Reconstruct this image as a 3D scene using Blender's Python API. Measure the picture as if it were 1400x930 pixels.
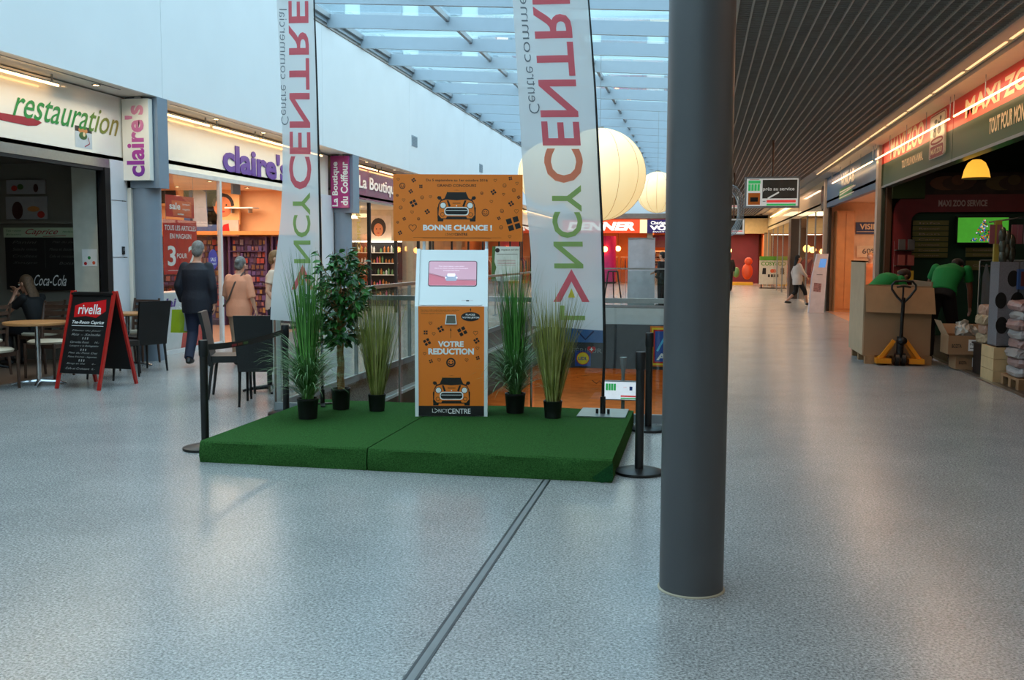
import bpy, bmesh, math, random
from mathutils import Vector as V, Matrix as Mx
for o in list(bpy.data.objects): bpy.data.objects.remove(o)
SC = bpy.context.scene
C = SC.collection
R = random.Random(7)
PI = math.pi

# ------------------------------------------------------------------ camera
F, CX, CY, H = 1350.0, 700.0, 465.0, 1.55
TH = math.atan(115 / F); PS = math.atan(256 / F * math.cos(TH)); RO = 0.004
FW = V((-math.sin(PS) * math.cos(TH), math.cos(PS) * math.cos(TH), -math.sin(TH)))
_r = V((math.cos(PS), math.sin(PS), 0)); _u = _r.cross(FW)
RT = _r * math.cos(RO) + _u * math.sin(RO); UP = _u * math.cos(RO) - _r * math.sin(RO)
cd = bpy.data.cameras.new('camera'); cam = bpy.data.objects.new('camera', cd); C.objects.link(cam)
cd.sensor_width = 36; cd.lens = F / 1400 * 36; cd.clip_end = 500; cd.clip_start = 0.05
cam.matrix_world = Mx.Translation((0, 0, H)) @ Mx((RT, UP, -FW)).transposed().to_4x4()
SC.camera = cam

# ------------------------------------------------------------------ sky, lights, exposure
SC.view_settings.view_transform = 'Standard'; SC.view_settings.look = 'None'
SC.view_settings.gamma = 1; SC.view_settings.use_curve_mapping = False
SC.view_settings.exposure = 0.6
wd = bpy.data.worlds.new('overcast sky'); SC.world = wd; wd.use_nodes = True
SKY = wd.node_tree.nodes['Background']
SKY.inputs[0].default_value = (0.62, 0.84, 1.0, 1); SKY.inputs[1].default_value = 2.2
SC.cycles.max_bounces = 8; SC.cycles.diffuse_bounces = 5; SC.cycles.glossy_bounces = 4
SC.cycles.transparent_max_bounces = 16; SC.cycles.caustics_reflective = False; SC.cycles.caustics_refractive = False
SC.cycles.sample_clamp_indirect = 4
def area(name, loc, size, energy, col, rot=(0, 0, 0), spread=PI):
    l = bpy.data.lights.new(name, 'AREA'); l.shape = 'RECTANGLE'; l.size, l.size_y = size
    l.energy = energy; l.color = col; l.spread = spread
    o = bpy.data.objects.new(name, l); C.objects.link(o); o.location = loc; o.rotation_euler = rot
    return o
WARM = (1.0, 0.77, 0.56); WARMW = (1.0, 0.84, 0.68)
area('jewellery_shop_ceiling_light', (-10.0, 15.6, 2.9), (2.6, 3.2), 62, WARM)
area('jewellery_shop_ceiling_light', (-10.0, 18.6, 2.9), (2.6, 2.2), 52, WARM)
area('salon_ceiling_light', (-10.0, 25.0, 2.9), (3, 5), 90, WARMW)
area('left_far_shop_light', (-9.5, 34.0, 2.9), (2.5, 8), 110, WARM)
area('left_far_shop_light', (-9.5, 46.0, 2.9), (2.5, 8), 110, WARM)
area('optician_ceiling_light', (5.6, 25.5, 2.9), (3, 6), 75, WARM)
area('pet_shop_ceiling_light', (6.0, 18.0, 3.3), (2, 2), 6, WARMW)
area('cafe_ceiling_light', (-10.0, 10.5, 2.6), (2, 2), 1.5, WARMW)
area('right_far_shop_light', (5.2, 35.0, 2.9), (2.5, 8), 120, WARM)
area('right_far_shop_light', (5.2, 45.0, 2.9), (2.5, 8), 120, WARM)
area('end_shop_light', (-4.0, 57.5, 3.2), (7, 2), 170, (1, .5, .22))
area('end_shop_light', (2.0, 57.5, 2.8), (3, 2), 110, (1, .55, .36))
area('corridor_end_light', (1.8, 51.5, 3.7), (2.2, 5), 150, (1, .74, .42))
area('lower_floor_light', (-4.5, 36, -1.5), (8, 8), 180, (1, .55, .25))
area('lower_floor_light', (-4.5, 46, -1.5), (8, 8), 150, (1, .55, .25))
for _y in (-3, 4.5, 12.5, 20, 28, 37, 46):
    area('corridor_soffit_light', (3.2, _y, 3.76), (.12, 5), 17, (1, .62, .40))

# ------------------------------------------------------------------ point helpers (a photograph pixel meets a real plane)
def ray(px, py): return FW + RT * ((px - CX) / F) + UP * ((CY - py) / F)
def G(px, py, z=0.0):
    d = ray(px, py); return V((0, 0, H)) + d * ((z - H) / d.z)
def PX(px, py, x):
    d = ray(px, py); return V((0, 0, H)) + d * (x / d.x)
def PY(px, py, y):
    d = ray(px, py); return V((0, 0, H)) + d * (y / d.y)

# ------------------------------------------------------------------ materials
_m = {}
def lin(c):
    return tuple((x / 255 / 12.92) if x / 255 <= .04045 else ((x / 255 + .055) / 1.055) ** 2.4 for x in c)
def mat(name, col=(200, 200, 200), rough=.55, metal=0, var=.08, scale=6, bump=0, bscale=60, em=0, emc=None, spec=.5, coat=0, sheen=0):
    if name in _m: return _m[name]
    m = bpy.data.materials.new(name); m.use_nodes = True; _m[name] = m
    nt = m.node_tree; b = nt.nodes['Principled BSDF']; c = lin(col)
    tc = nt.nodes.new('ShaderNodeTexCoord'); n = nt.nodes.new('ShaderNodeTexNoise'); n.inputs['Scale'].default_value = scale; n.inputs['Detail'].default_value = 4
    nt.links.new(tc.outputs['Object'], n.inputs['Vector'])
    r = nt.nodes.new('ShaderNodeValToRGB'); r.color_ramp.elements[0].position = .3; r.color_ramp.elements[1].position = .7
    r.color_ramp.elements[0].color = (*[x * (1 - var) for x in c], 1); r.color_ramp.elements[1].color = (*[min(1, x * (1 + var)) for x in c], 1)
    nt.links.new(n.outputs['Fac'], r.inputs['Fac']); nt.links.new(r.outputs['Color'], b.inputs['Base Color'])
    b.inputs['Roughness'].default_value = rough; b.inputs['Metallic'].default_value = metal
    b.inputs['Specular IOR Level'].default_value = spec; b.inputs['Coat Weight'].default_value = coat
    if sheen: b.inputs['Sheen Weight'].default_value = sheen
    if bump:
        n2 = nt.nodes.new('ShaderNodeTexNoise'); n2.inputs['Scale'].default_value = bscale; nt.links.new(tc.outputs['Object'], n2.inputs['Vector'])
        bp = nt.nodes.new('ShaderNodeBump'); bp.inputs['Strength'].default_value = bump; bp.inputs['Distance'].default_value = .01
        nt.links.new(n2.outputs['Fac'], bp.inputs['Height']); nt.links.new(bp.outputs['Normal'], b.inputs['Normal'])
    if em:
        b.inputs['Emission Color'].default_value = (*lin(emc or col), 1); b.inputs['Emission Strength'].default_value = em
    return m
def glass(name, tint=(235, 245, 245), ior=1.45, haze=0, hc=(255, 255, 255)):
    if name in _m: return _m[name]
    m = bpy.data.materials.new(name); m.use_nodes = True; _m[name] = m; nt = m.node_tree
    for n in list(nt.nodes):
        if n.type != 'OUTPUT_MATERIAL': nt.nodes.remove(n)
    out = [n for n in nt.nodes][0]
    t = nt.nodes.new('ShaderNodeBsdfTransparent'); t.inputs[0].default_value = (*lin(tint), 1)
    g = nt.nodes.new('ShaderNodeBsdfGlossy'); g.inputs['Roughness'].default_value = .02
    fw = nt.nodes.new('ShaderNodeLayerWeight'); p5 = nt.nodes.new('ShaderNodeMath'); p5.operation = 'POWER'; p5.inputs[1].default_value = 5
    ma = nt.nodes.new('ShaderNodeMath'); ma.operation = 'MULTIPLY_ADD'; f0 = 2 * ((ior - 1) / (ior + 1)) ** 2; ma.inputs[1].default_value = 1 - f0; ma.inputs[2].default_value = f0
    fw.inputs[0].default_value = .5; nt.links.new(fw.outputs['Facing'], p5.inputs[0]); nt.links.new(p5.outputs[0], ma.inputs[0])
    mx = nt.nodes.new('ShaderNodeMixShader'); nt.links.new(ma.outputs[0], mx.inputs[0]); nt.links.new(t.outputs[0], mx.inputs[1]); nt.links.new(g.outputs[0], mx.inputs[2])
    last = mx
    if haze:
        d = nt.nodes.new('ShaderNodeBsdfDiffuse'); d.inputs[0].default_value = (*lin(hc), 1)
        m2 = nt.nodes.new('ShaderNodeMixShader'); m2.inputs[0].default_value = haze
        nt.links.new(mx.outputs[0], m2.inputs[1]); nt.links.new(d.outputs[0], m2.inputs[2]); last = m2
    nt.links.new(last.outputs[0], out.inputs[0]); return m
def cloth(name, col, thru=.45, clear=.12):
    if name in _m: return _m[name]
    m = bpy.data.materials.new(name); m.use_nodes = True; _m[name] = m; nt = m.node_tree
    b = nt.nodes['Principled BSDF']; out = nt.nodes['Material Output']; c = (*lin(col), 1)
    tc = nt.nodes.new('ShaderNodeTexCoord'); n = nt.nodes.new('ShaderNodeTexNoise'); n.inputs['Scale'].default_value = 5
    nt.links.new(tc.outputs['Object'], n.inputs['Vector'])
    r = nt.nodes.new('ShaderNodeValToRGB'); r.color_ramp.elements[0].color = (*[x * .93 for x in c[:3]], 1); r.color_ramp.elements[1].color = c
    nt.links.new(n.outputs['Fac'], r.inputs['Fac']); nt.links.new(r.outputs['Color'], b.inputs['Base Color'])
    b.inputs['Roughness'].default_value = .7
    t = nt.nodes.new('ShaderNodeBsdfTranslucent'); t.inputs[0].default_value = c
    m1 = nt.nodes.new('ShaderNodeMixShader'); m1.inputs[0].default_value = thru; nt.links.new(b.outputs[0], m1.inputs[1]); nt.links.new(t.outputs[0], m1.inputs[2])
    tr = nt.nodes.new('ShaderNodeBsdfTransparent'); m2 = nt.nodes.new('ShaderNodeMixShader'); m2.inputs[0].default_value = clear
    nt.links.new(m1.outputs[0], m2.inputs[1]); nt.links.new(tr.outputs[0], m2.inputs[2]); nt.links.new(m2.outputs[0], out.inputs[0])
    return m
def grad(name, axis, stops, rough=.5):
    """a printed colour run along one object axis; stops = [(coordinate, rgb)]"""
    m = bpy.data.materials.new(name); m.use_nodes = True; nt = m.node_tree; b = nt.nodes['Principled BSDF']; b.inputs['Roughness'].default_value = rough
    tc = nt.nodes.new('ShaderNodeTexCoord'); s = nt.nodes.new('ShaderNodeSeparateXYZ'); nt.links.new(tc.outputs['Object'], s.inputs[0])
    mr = nt.nodes.new('ShaderNodeMapRange'); a0, a1 = stops[0][0], stops[-1][0]; mr.inputs['From Min'].default_value = a0; mr.inputs['From Max'].default_value = a1
    nt.links.new(s.outputs[axis], mr.inputs['Value']); r = nt.nodes.new('ShaderNodeValToRGB'); cr = r.color_ramp
    while len(cr.elements) < len(stops): cr.elements.new(.5)
    for e, (a, c) in zip(cr.elements, stops): e.position = (a - a0) / (a1 - a0); e.color = (*lin(c), 1)
    nt.links.new(mr.outputs[0], r.inputs[0]); nt.links.new(r.outputs[0], b.inputs['Base Color']); return m

# ------------------------------------------------------------------ mesh builder
_W = {}
class MB:
    def __init__(s): s.v = []; s.f = []
    def add(s, vs, fs):
        k = len(s.v); s.v += [V(p) for p in vs]; s.f += [tuple(i + k for i in f) for f in fs]; return s
    def box(s, a, b):
        (x0, y0, z0), (x1, y1, z1) = a, b
        return s.add([(x0, y0, z0), (x1, y0, z0), (x1, y1, z0), (x0, y1, z0), (x0, y0, z1), (x1, y0, z1), (x1, y1, z1), (x0, y1, z1)],
                     [(0, 3, 2, 1), (4, 5, 6, 7), (0, 1, 5, 4), (1, 2, 6, 5), (2, 3, 7, 6), (3, 0, 4, 7)])
    def ob(s, c, sz, rot=(0, 0, 0)):
        from mathutils import Euler
        q = Euler(rot).to_matrix(); k = len(s.v); hx, hy, hz = [x / 2 for x in sz]
        s.box((-hx, -hy, -hz), (hx, hy, hz))
        for i in range(k, len(s.v)): s.v[i] = q @ s.v[i] + V(c)
        return s
    def bar(s, p, q, w, h=None, up=(0, 0, 1)):
        """rectangular bar from p to q"""
        p, q = V(p), V(q); d = (q - p).normalized(); u = V(up)
        if abs(d.dot(u)) > .95: u = V((0, 1, 0))
        a = d.cross(u).normalized(); b = a.cross(d).normalized(); h = h or w; a *= w / 2; b *= h / 2
        vs = [p - a - b, p + a - b, p + a + b, p - a + b, q - a - b, q + a - b, q + a + b, q - a + b]
        return s.add(vs, [(0, 1, 2, 3), (7, 6, 5, 4), (0, 4, 5, 1), (1, 5, 6, 2), (2, 6, 7, 3), (3, 7, 4, 0)])
    def tube(s, pts, r, n=8, cap=True):
        pts = [V(p) for p in pts]; rr = r if isinstance(r, (list, tuple)) else [r] * len(pts); k = len(s.v); prev = None
        for i, p in enumerate(pts):
            d = (pts[min(i + 1, len(pts) - 1)] - pts[max(i - 1, 0)]).normalized()
            if prev is None:
                a = d.cross(V((0, 0, 1)) if abs(d.z) < .9 else V((1, 0, 0))).normalized()
            else: a = (prev - d * prev.dot(d)).normalized()
            prev = a; b = d.cross(a)
            for j in range(n):
                t = 2 * PI * j / n; s.v.append(p + (a * math.cos(t) + b * math.sin(t)) * rr[i])
        for i in range(len(pts) - 1):
            for j in range(n):
                j2 = (j + 1) % n; s.f.append((k + i * n + j, k + i * n + j2, k + (i + 1) * n + j2, k + (i + 1) * n + j))
        if cap:
            s.f.append(tuple(k + j for j in reversed(range(n)))); s.f.append(tuple(k + (len(pts) - 1) * n + j for j in range(n)))
        return s
    def lathe(s, prof, c=(0, 0, 0), n=24, axis='z'):
        """prof = [(radius, height)] bottom to top around a vertical axis"""
        k = len(s.v); c = V(c)
        for r, z in prof:
            for j in range(n):
                t = 2 * PI * j / n; p = V((r * math.cos(t), r * math.sin(t), z))
                if axis == 'x': p = V((p.z, p.x, p.y))
                if axis == 'y': p = V((p.x, p.z, -p.y))
                s.v.append(c + p)
        for i in range(len(prof) - 1):
            for j in range(n):
                j2 = (j + 1) % n; s.f.append((k + i * n + j, k + i * n + j2, k + (i + 1) * n + j2, k + (i + 1) * n + j))
        s.f.append(tuple(k + j for j in reversed(range(n)))); s.f.append(tuple(k + (len(prof) - 1) * n + j for j in range(n)))
        return s
    def ell(s, c, r, n=14, m=9, rot=None):
        k = len(s.v); c = V(c); r = r if isinstance(r, (tuple, list)) else (r, r, r)
        for i in range(m + 1):
            t = PI * i / m - PI / 2
            for j in range(n):
                a = 2 * PI * j / n; p = V((r[0] * math.cos(t) * math.cos(a), r[1] * math.cos(t) * math.sin(a), r[2] * math.sin(t)))
                if abs(math.cos(t)) < 1e-6: p = V((1e-5 * math.cos(a), 1e-5 * math.sin(a), r[2] * math.sin(t)))
                s.v.append(c + (rot @ p if rot else p))
        for i in range(m):
            for j in range(n):
                j2 = (j + 1) % n; s.f.append((k + i * n + j, k + i * n + j2, k + (i + 1) * n + j2, k + (i + 1) * n + j))
        s.f.append(tuple(k + j for j in reversed(range(n)))); s.f.append(tuple(k + m * n + j for j in range(n)))
        return s
    def loft(s, rings, n=16):
        """rings = [(centre, side vector, front vector)]"""
        k = len(s.v)
        for c, a, b in rings:
            c, a, b = V(c), V(a), V(b)
            for j in range(n): t = 2 * PI * j / n; s.v.append(c + a * math.cos(t) + b * math.sin(t))
        for i in range(len(rings) - 1):
            for j in range(n):
                j2 = (j + 1) % n; s.f.append((k + i * n + j, k + i * n + j2, k + (i + 1) * n + j2, k + (i + 1) * n + j))
        s.f.append(tuple(k + j for j in reversed(range(n)))); s.f.append(tuple(k + (len(rings) - 1) * n + j for j in range(n)))
        return s
    def prism(s, pts, fr, d0, d1):
        """2D outline in a frame, thickened from depth d0 to d1"""
        n = len(pts); a = [fr(x, y, d0) for x, y in pts]; b = [fr(x, y, d1) for x, y in pts]
        return s.add(a + b, [tuple(reversed(range(n))), tuple(range(n, 2 * n))] + [(i, (i + 1) % n, n + (i + 1) % n, n + i) for i in range(n)])
    def mesh(s, name, m, M=None, smooth=False):
        me = bpy.data.meshes.new(name); Mi = M.inverted() if M else None
        me.from_pydata([tuple(Mi @ p if Mi else p) for p in s.v], [], s.f)
        if m: me.materials.append(m)
        if smooth:
            me.polygons.foreach_set('use_smooth', [True] * len(me.polygons))
            try: me.set_sharp_from_angle(angle=math.radians(40))
            except Exception: pass
        me.update(); return me
    def build(s, name, m, parent=None, smooth=False, loc=None, kind=None, label=None):
        """vertices are in world space; they are stored relative to the parent"""
        if parent is not None: M = _W[parent.name]
        else: M = Mx.Translation(loc) if loc else Mx.Identity(4)
        o = bpy.data.objects.new(name, s.mesh(name, m, M, smooth)); C.objects.link(o)
        if parent is not None: o.parent = parent
        elif loc: o.location = loc
        _W[o.name] = M
        if kind: o['kind'] = kind
        if label: o['label'] = label
        return o
def B(a, b): return MB().box(a, b)
def SH(axis, c, a0, z0, a1, z1):
    """one upright sheet of thin glass"""
    P = (lambda a, z: (c, a, z)) if axis == 'x' else (lambda a, z: (a, c, z))
    return MB().add([P(a0, z0), P(a1, z0), P(a1, z1), P(a0, z1)], [(0, 1, 2, 3)])
def thing(name, label, cat, loc=(0, 0, 0), rz=0, group=None):
    o = bpy.data.objects.new(name, None); C.objects.link(o); o.location = loc; o.rotation_euler = (0, 0, rz); o.empty_display_size = .1
    _W[o.name] = Mx.Translation(loc) @ Mx.Rotation(rz, 4, 'Z'); return tag(o, label, cat, group)
def tag(o, label, cat, group=None):
    o['label'] = label; o['category'] = cat
    if group: o['group'] = group
    return o
def struct(name, mb, m, parent=None, smooth=False):
    o = mb.build(name, m, parent, smooth); 
    if parent is None: o['kind'] = 'structure'
    return o
def kids(o): return [c for c in C.objects if c.parent == o]
_kc = {}
def dup(root, loc=None, rz=None, label=None, group=None, scale=None):
    def cp(o, par):
        c = o.copy(); C.objects.link(c)
        if par is not None: c.parent = par
        for ch in _tree(o): cp(ch, c)
        return c
    def _tree(o):
        if o.name not in _kc: _kc[o.name] = kids(o)
        return _kc[o.name]
    r = cp(root, None)
    if loc is not None: r.location = loc
    if rz is not None: r.rotation_euler = (0, 0, rz)
    if scale: r.scale = (scale,) * 3
    if label: r['label'] = label
    if group: r['group'] = group
    return r
class Fr:
    """a flat frame: origin, right, up -> world points"""
    def __init__(s, o, u, v): s.o, s.u, s.v = V(o), V(u).normalized(), V(v).normalized(); s.n = s.u.cross(s.v)
    def __call__(s, a, b, d=0): return s.o + s.u * a + s.v * b + s.n * d
def FL(y, z, x=-8.1): return Fr((x, y, z), (0, 1, 0), (0, 0, 1))     # wall on the left, faces +x
def FRr(y, z, x=3.56): return Fr((x, y, z), (0, -1, 0), (0, 0, 1))   # wall on the right, faces -x
def FF(x, z, y): return Fr((x, y, z), (1, 0, 0), (0, 0, 1))          # faces the viewer (-y)
_tx = {}
TS = bpy.data.scenes.new('scratch')      # an empty scratch scene keeps text and figure meshing quick
def evaluated(ob):
    TS.collection.objects.link(ob)
    with bpy.context.temp_override(scene=TS, view_layer=TS.view_layers[0]):
        dg = bpy.context.evaluated_depsgraph_get(); dg.update()
        return bpy.data.meshes.new_from_object(ob.evaluated_get(dg))
def glyphs(s, bold=0, shear=0, space=1):
    k = (s, bold, shear, space)
    if k in _tx: return _tx[k]
    cu = bpy.data.curves.new('t', 'FONT'); cu.body = s; cu.size = 1; cu.offset = bold; cu.shear = shear; cu.space_character = space; cu.resolution_u = 3
    ob = bpy.data.objects.new('t', cu); me = evaluated(ob)
    vs = [(v.co.x, v.co.y) for v in me.vertices]; fs = [tuple(p.vertices) for p in me.polygons]
    bpy.data.objects.remove(ob); bpy.data.meshes.remove(me)
    x0 = min(a for a, b in vs); x1 = max(a for a, b in vs); y0 = min(b for a, b in vs); y1 = max(b for a, b in vs)
    _tx[k] = ([((a - x0) / (x1 - x0), (b - y0) / (y1 - y0)) for a, b in vs], fs, (x1 - x0) / (y1 - y0)); return _tx[k]
def text(s, fr, x0, y0, x1, y1, m=None, parent=None, name='lettering', bold=0, shear=0, space=1, d=.002, mb=None, th=0, label=None):
    """write s inside the rectangle of a frame; with mb, only collect"""
    vs, fs, _a = glyphs(s, bold, shear, space); own = mb is None; mb = mb or MB()
    pts = [fr(x0 + a * (x1 - x0), y0 + b * (y1 - y0), d) for a, b in vs]; mb.add(pts, fs)
    if th:
        back = [fr(x0 + a * (x1 - x0), y0 + b * (y1 - y0), d - th) for a, b in vs]; n = len(pts)
        ed = {}
        for f in fs:
            for i in range(len(f)): e = (f[i], f[(i + 1) % len(f)]); ed[e] = 1
        side = [(b, a, a + n, b + n) for a, b in ed if (b, a) not in ed]
        mb.add(pts + back, side)
    return mb.build(name, m, parent, label=label) if own else mb
def tline(s, fr, cx, y, h, m=None, parent=None, **k):
    """centred line of height h keeping its own proportions"""
    w = glyphs(s, k.get('bold', 0), k.get('shear', 0), k.get('space', 1))[2] * h
    return text(s, fr, cx - w / 2, y, cx + w / 2, y + h, m, parent, **k)
def disc(cx, cy, r, n=20, ry=None): return [(cx + r * math.cos(2 * PI * i / n), cy + (ry or r) * math.sin(2 * PI * i / n)) for i in range(n)]
def rrect(x0, y0, x1, y1, r, n=4):
    out = []
    for cx, cy, a in ((x1 - r, y1 - r, 0), (x0 + r, y1 - r, 90), (x0 + r, y0 + r, 180), (x1 - r, y0 + r, 270)):
        for i in range(n + 1): t = math.radians(a + 90 * i / n); out.append((cx + r * math.cos(t), cy + r * math.sin(t)))
    return out
class Art:
    """flat print: polygons by colour on one frame"""
    def __init__(s, fr): s.fr = fr; s.m = {}
    def g(s, m): return s.m.setdefault(m, MB())
    def poly(s, m, pts, d=.001): s.g(m).add([s.fr(x, y, d) for x, y in pts], [tuple(range(len(pts)))]); return s
    def line(s, m, p, q, w, d=.001):
        p, q = V(p), V(q); t = (q - p).normalized(); a = V((-t.y, t.x)) * w / 2
        return s.poly(m, [tuple(p - a), tuple(q - a), tuple(q + a), tuple(p + a)], d)
    def path(s, m, pts, w, d=.001, close=False):
        n = len(pts); pp = [V(p) for p in pts]; vs = []
        for i in range(n):
            a = pp[(i - 1) % n] if (close or i > 0) else pp[i]; b = pp[(i + 1) % n] if (close or i < n - 1) else pp[i]
            t = (b - a).normalized(); nn = V((-t.y, t.x)) * w / 2; vs += [pp[i] - nn, pp[i] + nn]
        fs = [(2 * i, 2 * ((i + 1) % n), 2 * ((i + 1) % n) + 1, 2 * i + 1) for i in range(n if close else n - 1)]
        s.g(m).add([s.fr(x, y, d) for x, y in vs], fs); return s
    def ring(s, m, cx, cy, r, w, d=.001, n=20, ry=None): return s.path(m, disc(cx, cy, r, n, ry), w, d, True)
    def text(s, m, t, x0, y0, x1, y1, d=.001, **k): text(t, s.fr, x0, y0, x1, y1, mb=s.g(m), d=d, **k); return s
    def done(s, parent, name='print'):
        for m, mb in s.m.items(): mb.build(name, m, parent)
def heart(A, m, cx, cy, s, w, d=.001):
    pts = []
    for i in range(18):
        t = 2 * PI * i / 18; pts.append((cx + s * .031 * 16 * math.sin(t) ** 3, cy + s * .031 * (13 * math.cos(t) - 5 * math.cos(2 * t) - 2 * math.cos(3 * t) - math.cos(4 * t))))
    A.path(m, pts, w, d, True)
def gift(A, m, cx, cy, s, rot=.5, m2=None):
    c, q = math.cos(rot), math.sin(rot)
    T = lambda x, y: (cx + s * (c * x - q * y), cy + s * (q * x + c * y))
    for sx in (-1, 1):
        for sy in (-1, 1):
            A.poly(m, [T(sx * .07, sy * .07), T(sx * .5, sy * .07), T(sx * .5, sy * .5), T(sx * .07, sy * .5)][::(1 if sx * sy > 0 else -1)])
            if m2: A.path(m2, [T(sx * .1, sy * .1), T(sx * .3, sy * .12), T(sx * .12, sy * .3)], s * .05, .0015, True)
def smile(A, m, cx, cy, r, w):
    A.ring(m, cx, cy, r, w)
    for sx in (-1, 1): A.poly(m, disc(cx + sx * r * .38, cy + r * .25, r * .15, 8))
    A.path(m, [(cx + r * .55 * math.cos(t), cy - r * .02 + r * .5 * math.sin(t)) for t in [PI + PI * i / 8 for i in range(9)]], w * .8)
def car(A, K, O, Wh, cx, cy, w):
    """front view of a small two-tone car, cx/cy = middle, w = width"""
    s = w / 2.4; T = lambda L: [(cx + x * s, cy + y * s) for x, y in L]
    for q in (-1, 1):
        f = lambda L: T([(x * q, y) for x, y in L])[::q]
        A.poly(K, f([(-1.18, -.95), (-.84, -.95), (-.8, -.6), (-1.05, .1), (-1.2, -.1)]), .0012)       # tyre
        A.poly(K, f([(-1.22, .5), (-1.15, .62), (-.98, .6), (-.92, .42), (-1.1, .38)]), .0012)          # mirror
        A.line(K, *[tuple(p) for p in T([(-.98 * q, .42), (-.85 * q, .36)])], .05 * s, .0012)
    A.poly(K, T([(-1.2, -.75), (-1.14, .1), (-1.0, .36), (-.72, .5), (-.56, .95), (0, 1.0), (.56, .95), (.72, .5), (1.0, .36), (1.14, .1), (1.2, -.75), (1.0, -.82), (-1.0, -.82)][::-1]), .0014)
    A.poly(O, T([(-1.13, -.55), (-1.08, .1), (-.95, .31), (-.68, .4), (.68, .4), (.95, .31), (1.08, .1), (1.13, -.55), (.95, -.76), (-.95, -.76)][::-1]), .0018)
    A.poly(O, T([(-.6, .91), (-.5, .98), (.5, .98), (.6, .91), (.55, .86), (-.55, .86)][::-1]), .0018)
    A.poly(K, T([(-.78, .42), (-.58, .86), (.58, .86), (.78, .42), (0, .36)][::-1]), .002)
    for q in (-1, 1):
        A.poly(K, T([(.62 * q, .36), (.5 * q, .36), (.36 * q, -.0), (.48 * q, -.05)])[::-q], .0022)
        A.poly(K, disc(cx + q * .84 * s, cy + .04 * s, .21 * s, 18), .0021); A.poly(Wh, disc(cx + q * .84 * s, cy + .04 * s, .17 * s, 18), .0024)
        A.ring(K, cx + q * .88 * s, cy - .52 * s, .12 * s, .03 * s, .0024)
    A.poly(Wh, rrect(cx - .76 * s, cy - .58 * s, cx + .76 * s, cy - .06 * s, .2 * s), .0026)
    A.poly(K, rrect(cx - .7 * s, cy - .52 * s, cx + .7 * s, cy - .12 * s, .17 * s), .0029)
    A.line(Wh, *T([(-.66, -.27), (.66, -.27)]), .035 * s, .0032)
    A.line(K, *T([(-.25, .18), (.25, .18)]), .04 * s, .0022); A.poly(Wh, disc(cx, cy + .02 * s, .045 * s, 8), .0024)
    A.poly(K, T([(-.6, -.64), (.6, -.64), (.66, -.76), (-.66, -.76)][::-1]), .0022)
# ================================================================== THE SETTING
def floor_mat():
    m = bpy.data.materials.new('grey terrazzo'); m.use_nodes = True; nt = m.node_tree; b = nt.nodes['Principled BSDF']; N = nt.nodes.new; L = nt.links.new
    tc = N('ShaderNodeTexCoord')
    def noise(sc, det=2, rough=.5):
        n = N('ShaderNodeTexNoise'); n.inputs['Scale'].default_value = sc; n.inputs['Detail'].default_value = det; n.inputs['Roughness'].default_value = rough
        L(tc.outputs['Object'], n.inputs['Vector']); return n
    def ramp(src, p0, c0, p1, c1):
        r = N('ShaderNodeValToRGB'); r.color_ramp.elements[0].position = p0; r.color_ramp.elements[0].color = (*c0, 1)
        r.color_ramp.elements[1].position = p1; r.color_ramp.elements[1].color = (*c1, 1); L(src, r.inputs[0]); return r
    a = ramp(noise(84, 5, .68).outputs['Fac'], .37, (.15, .15, .15), .63, (.55, .54, .52))
    v = N('ShaderNodeTexVoronoi'); v.inputs['Scale'].default_value = 75; L(tc.outputs['Object'], v.inputs['Vector'])
    b2 = ramp(v.outputs['Color'], .0, (.78, .78, .78), 1, (1.1, 1.1, 1.1))
    c = ramp(noise(1.1, 5, .6).outputs['Fac'], .3, (.80, .81, .82), .7, (1.04, 1.03, 1.02))
    m1 = N('ShaderNodeMixRGB'); m1.blend_type = 'MULTIPLY'; m1.inputs[0].default_value = 1; L(a.outputs[0], m1.inputs[1]); L(b2.outputs[0], m1.inputs[2])
    m2 = N('ShaderNodeMixRGB'); m2.blend_type = 'MULTIPLY'; m2.inputs[0].default_value = 1; L(m1.outputs[0], m2.inputs[1]); L(c.outputs[0], m2.inputs[2])
    L(m2.outputs[0], b.inputs['Base Color'])
    b.inputs['Roughness'].default_value = .25
    b.inputs['Specular IOR Level'].default_value = .5
    return m
WHITE = mat('white painted panel', (226, 230, 232), .6, var=.015, scale=1.5)
PLAIN = mat('cream wall', (214, 205, 188), .7, var=.04)
STEEL = mat('brushed steel', (170, 172, 172), .3, 1, var=.05, scale=30)
ALU = mat('grey aluminium', (150, 155, 158), .4, .6, var=.04)
DARK = mat('dark metal', (28, 28, 30), .45, .3)
BLACK = mat('black plastic', (14, 14, 15), .4)
BLUEG = mat('blue grey paint', (120, 134, 148), .5, var=.03)
SOF = mat('soffit white', (214, 212, 206), .6, var=.03)
VX0, VX1, VY0, VY1 = -4.2, -0.2, 9.2, 30.0

fl = MB()
for a, b in (((-13, -8, -.35), (9, VY0, 0)), ((-13, VY0, -.35), (VX0, VY1, 0)), ((VX1, VY0, -.35), (9, VY1, 0)), ((-13, VY1, -.35), (9, 62, 0))): fl.box(a, b)
struct('floor', fl, floor_mat())
struct('trim_1', B((-1.04, -8, 0), (-1.028, VY0 - .1, .0025)).box((-.996, -8, 0), (-.984, VY0 - .1, .0025)), mat('dark joint rail', (70, 72, 74), .4, .6))
struct('trim_2', B((-1.028, -8, 0), (-.996, VY0 - .1, .0012)), mat('joint filler', (120, 122, 122), .5))
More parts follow.
